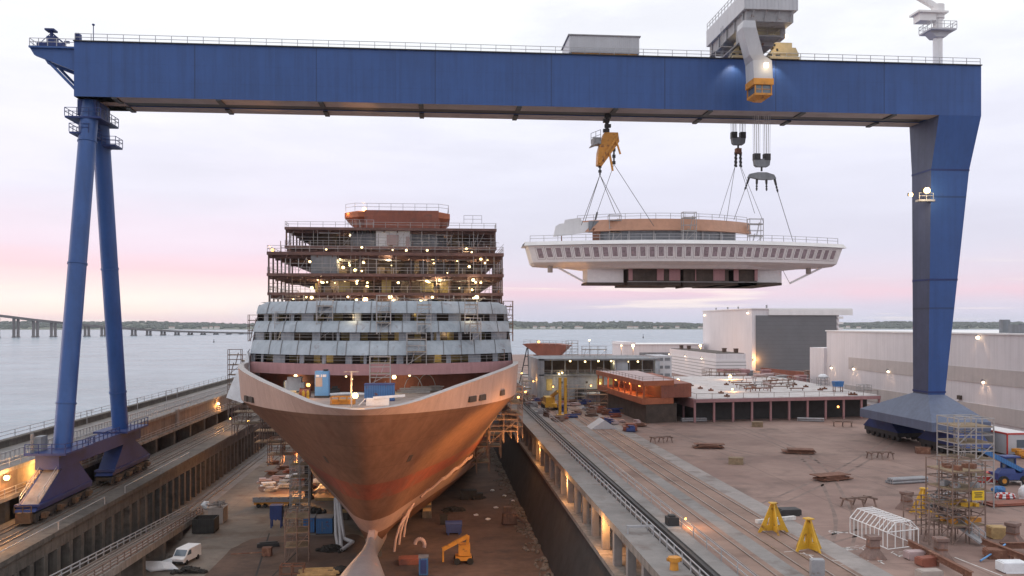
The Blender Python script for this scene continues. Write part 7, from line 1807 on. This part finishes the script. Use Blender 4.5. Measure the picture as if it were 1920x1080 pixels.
p = gf(500, 1042); a = MB(); a.box2(p + V((-.6, -.5, .1)), p + V((.7, .6, 1.2))); a.bar(p + V((-.6, 0, .5)), p + V((-5.0, .2, .3)), .14); a.tube(p + V((-.3, -.55, .25)), p + V((-.3, -.35, .25)), .25, 10); a.tube(p + V((.4, -.55, .25)), p + V((.4, -.35, .25)), .25, 10); solo('compressor', a, 'rust_steel', 'rusty compressor with a long pale drawbar on the floor left of the scaffold', 'compressor')
p = gf(503, 1025); a = MB(); a.box(p + V((0, 0, .3)), (3.2, .8, .5), .15); a.box(p + V((0, .2, .6)), (2.6, .5, .2), .2); solo('pipe_stack', a, 'dark_steel', 'dark stack of pipes behind the rusty compressor', 'pipes')
for i, (a0, b0, w_) in enumerate([((505, 1000), (480, 1080), .12), ((560, 1032), (505, 1086), .1)]):
    p, q_ = gf(*a0), gf(*b0); d = (q_ - p).normalized(); nn = V((-d.y, d.x, 0)) * w_; z = V((0, 0, .012)); mb = MB(); mb.add([p + nn + z, q_ + nn + z, q_ - nn + z, p - nn + z], [(0, 1, 2, 3)]); struct('floor_joint', mb, 'concrete_void')
# keel blocks under the ship
kb = None
for k in range(14):
    for x in (-7, 0, 7):
        p = V((X0 + x, 150 + k * 5, 0)) if x else V((X0, 126 + k * 6, 0))
        if kb is None:
            kb = thing('keel_block', 'squat dark keel block carrying the ship on the dock floor', 'keel block', tuple(p), 'keel blocks under the ship'); a = MB(); a.box2(p + V((-.8, -.6, 0)), p + V((.8, .6, 1.2))); build('block', a, 'concrete_wall', kb); a = MB(); a.box2(p + V((-.7, -.5, 1.2)), p + V((.7, .5, 1.58))); build('cap', a, 'timber', kb)
        else: dup(kb, p)
# ------------------------------------------------------------------ dock floor, right
p = gf(868, 1058); t = thing('boom_lift', 'yellow boom lift with folded arm on the dock floor right of the bow', 'boom lift', tuple(p)); RZ = 0
a = MB(); a.box2(p + V((-1.0, -.2, .5)), p + V((1.2, 1.9, 1.0))); build('chassis', a, 'crane_orange', t)
for x in (-.8, 1.0):
    for y in (-.2, 1.7):
        a = MB(); a.tube(p + V((x, y - .2, .45)), p + V((x, y + .2, .45)), .45, 12); build('wheel', a, 'rubber', t)
a = MB(); a.box2(p + V((-.6, .1, 1.1)), p + V((1.0, 1.6, 2.6))); build('turret', a, 'crane_orange', t)
a = MB(); a.bar(p + V((.7, -.1, 3.9)), p + V((-2.8, -.4, 2.2)), .5, .5); a.bar(p + V((.6, .2, 2.5)), p + V((.7, .0, 3.9)), .4); a.bar(p + V((-2.7, -.4, 2.2)), p + V((-2.7, -.4, .5)), .25); build('boom', a, 'crane_orange', t)
p = gf(794, 1080); t = thing('toilet_cabin', 'small blue portable cabin on the floor right of the bulbous bow', 'cabin', tuple(p)); a = MB(); a.box2(p + V((-.6, 0, .1)), p + V((.6, 1.2, 2.3))); build('body', a, 'container_blue', t)
a = MB(); a.box2(p + V((-.66, -.05, 2.3)), p + V((.66, 1.26, 2.5))); build('roof', a, 'grey_primer', t); a = MB(); a.box2(p + V((-.4, -.03, .3)), p + V((.4, -.002, 2.1))); build('door', a, 'deep_blue', t)
p = gf(851, 1003); a = MB(); a.box2(p + V((-1.2, 0, .3)), p + V((1.2, 1.6, 1.6))); a.tube(p + V((-1.3, .8, 1.6)), p + V((1.3, .8, 1.6)), .5, 12); a.box2(p + V((-1, .1, 0)), p + V((-.7, 1.5, .3))); a.box2(p + V((.7, .1, 0)), p + V((1, 1.5, .3))); solo('generator', a, 'deep_blue', 'dark blue generator on skids beyond the boom lift', 'generator')
p = gf(880, 937); a = MB(); a.box2(p + V((-1.6, 0, .2)), p + V((1.4, 2, 1.7))); a.box2(p + V((-1.7, -.1, 0)), p + V((1.5, 2.1, .2))); a.box2(p + V((1.4, .2, .2)), p + V((2.6, 1.6, 1.1))); solo('skip', a, 'black_skip', 'dark skip on the floor under the right side of the hull', 'skip')
p = gf(832, 985); a = MB(); a.box2(p + V((-.6, 0, .1)), p + V((.6, 1, 1.6))); a.box2(p + V((-.7, -.1, 1.6)), p + V((.7, 1.1, 1.7))); a.tube(p + V((.2, .5, 1.7)), p + V((.2, .5, 2.2)), .1, 6); solo('pump', a, 'black_skip', 'small dark pump unit left of the dark blue generator', 'pump')
p = gf(955, 985); a = MB(); a.box2(p + V((-1.0, 0, .2)), p + V((1.2, 2, 1.9))); a.box2(p + V((-.8, .2, 1.9)), p + V((.4, 1.4, 2.9))); a.bar(p + V((.6, .4, 1.9)), p + V((2.6, -.6, .4)), .3); a.tube(p + V((-1.1, .4, .4)), p + V((1.3, .4, .4)), .4, 10); a.tube(p + V((-1.1, 1.6, .4)), p + V((1.3, 1.6, .4)), .4, 10); solo('excavator', a, 'steel_primer_brown', 'small dark excavator near the toe of the right dock wall', 'excavator')
p = gf(787, 1035); a = MB(); 
for k in range(10):
    t0, t1 = k / 10 * 3.4 - .4, (k + 1) / 10 * 3.4 - .4; a.tube(p + V((.7 * math.cos(t0), 0, 1.0 + .9 * math.sin(t0))), p + V((.7 * math.cos(t1), 0, 1.0 + .9 * math.sin(t1))), .28, 8)
solo('duct_elbow', a, 'pink_plate', 'curved pink duct elbow on the floor between bulb and boom lift', 'duct')
p = gf(775, 1055); a = MB(); a.box(p + V((0, 0, .35)), (4, 2.6, .6), .05); a.box(p + V((0, 0, .7)), (3.4, 2.2, .12), .05); solo('steel_sheet', a, 'red_primer', 'flat red steel panel on the floor right of the bulbous bow', 'steel panel')
for i, (px, py) in enumerate([(923, 921), (946, 931), (962, 941), (930, 953), (915, 975), (893, 967)]):
    p = gf(px, py); a = MB(); a.blob(p + V((0, 0, .15)), (.45, .3, .2), 0, .3); solo('rubbish_bag', a, 'tarp_white', 'small white rubbish bag on the dark floor near the right dock wall', 'bag', None, 'rubbish bags on the right floor')
p, q_ = gf(735, 1040), gf(748, 985)
for i in range(3):
    a = MB(); c = P(739 + i * 9, 1035 - i * 14, 122 + i * 2); c.z = max(.3, c.z); rr_ = [c + V((0, 0, 0)), c + V((.2, .6, 1.6)), c + V((.7, 1.4, 3.2)), c + V((1.4, 2.2, 4.4))]; a.path([v if v.z > 0 else v for v in rr_], .18, 6); solo('air_hose', a, 'hull_boot', 'thin pinkish hose curving up to the hull right of the bulb, ' + ['nearest the bulb', 'middle', 'farthest from the bulb'][i], 'hose')
# ------------------------------------------------------------------ dock lights on the left
def wl2(px, py, X, lab, r, pw, off):
    p = PXp(px, py, X); lamp(p, lab, r, 'lamp_star', pw, ORANGE, None, off)
wl2(12, 896, -53.7, 'glaring orange lamp on the brown quay wall at the far left edge', .36, 1100, (.9, 0, .2))
wl2(409, 757, -53.6, 'orange lamp on the brown quay wall just left of the ship', .34, 900, (.6, .5, -.4))
p = P(206, 826, 137.5); lamp(p, 'glaring orange lamp on the crane sill between the two legs', .36, 'lamp_star', 420, ORANGE, None, (.3, 1.0, .6))
for i, (px, py, yc) in enumerate([(216, 831, 139.5), (225, 833, 141.5), (236, 831, 143.5)]): lamp(P(px, py, yc), 'small orange lamp along the crane sill beside the rear leg', .16, 'lamp_orange', 60, ORANGE, 'small lamps on the crane sill', (.4, 0, .4))
lightobj('wall_light', (-52.6, 124, 13.2), 1500, (1, .5, .14), .3)
lightobj('rail_light', (-49.5, 102, 10.0), 1100, ORANGE, .3)
p = PXp(448, 800, -44.5); lightobj('rail_light', p + V((-1.5, 0, 2.0)), 900, ORANGE, .3)
lamp(p + V((-2.0, 0, 1.8)), 'small orange lamp above the crane rails where they pass the ship', .16, 'lamp_orange')
lamp(P(466, 790, 165), 'orange lamp on the scaffold under the left flare of the bow', .2, 'lamp_orange', 700, ORANGE, None, (0, -1, 0))
lamp(P(552, 868, 168), 'orange lamp on top of the dark shoring post under the bow', .25, 'lamp_orange', 3800, ORANGE, None, (0, .8, -.5))
lamp(P(600, 890, 172), 'small orange lamp behind the bow near the floor', .14, 'lamp_orange', 3500, ORANGE, None, (0, -.3, .6))
p = V((-14, 92, 1.4)); lightobj('floor_light', (-15, 112, 6.0), 400, ORANGE, .4)
for i, (px, py) in enumerate([(955, 741), (925, 738)]): lamp(P(px, py, 146), 'orange lamp on the scaffold where the right flare meets the bulwark, ' + ('right one' if i == 0 else 'left one'), .2, 'lamp_orange', 700, ORANGE, None, (.4, -1, -.5))
# crane leg lamps
lamp(V((79.4, 132.0, HC + 20.6)) if False else P(1738, 357, 137.6), 'blazing white lamp on the inner edge of the right crane leg', .5, 'lamp_star', 500, WARM, None, (0, -.8, -.3))
lamp(P(1708, 365, 138.5), 'smaller white lamp left of the blazing one on the right crane leg bracket', .32, 'lamp_star', 150, WARM, None, (0, -.8, -.3))
# ------------------------------------------------------------------ air
mb = MB(); mb.box2((-5200, -300, -3), (5600, 6900, 84))
hz = bpy.data.materials.new('haze'); hz.use_nodes = True; n_ = hz.node_tree.nodes; n_.remove(n_['Principled BSDF'])
pv = n_.new('ShaderNodeVolumePrincipled'); pv.inputs['Color'].default_value = (.86, .88, .95, 1); pv.inputs['Density'].default_value = .00005; pv.inputs['Anisotropy'].default_value = .2
hz.node_tree.links.new(pv.outputs[0], n_['Material Output'].inputs['Volume'])
M['haze'] = hz
if USE_HAZE: struct('haze', mb, 'haze', 'stuff')
sc.cycles.volume_bounces = 2
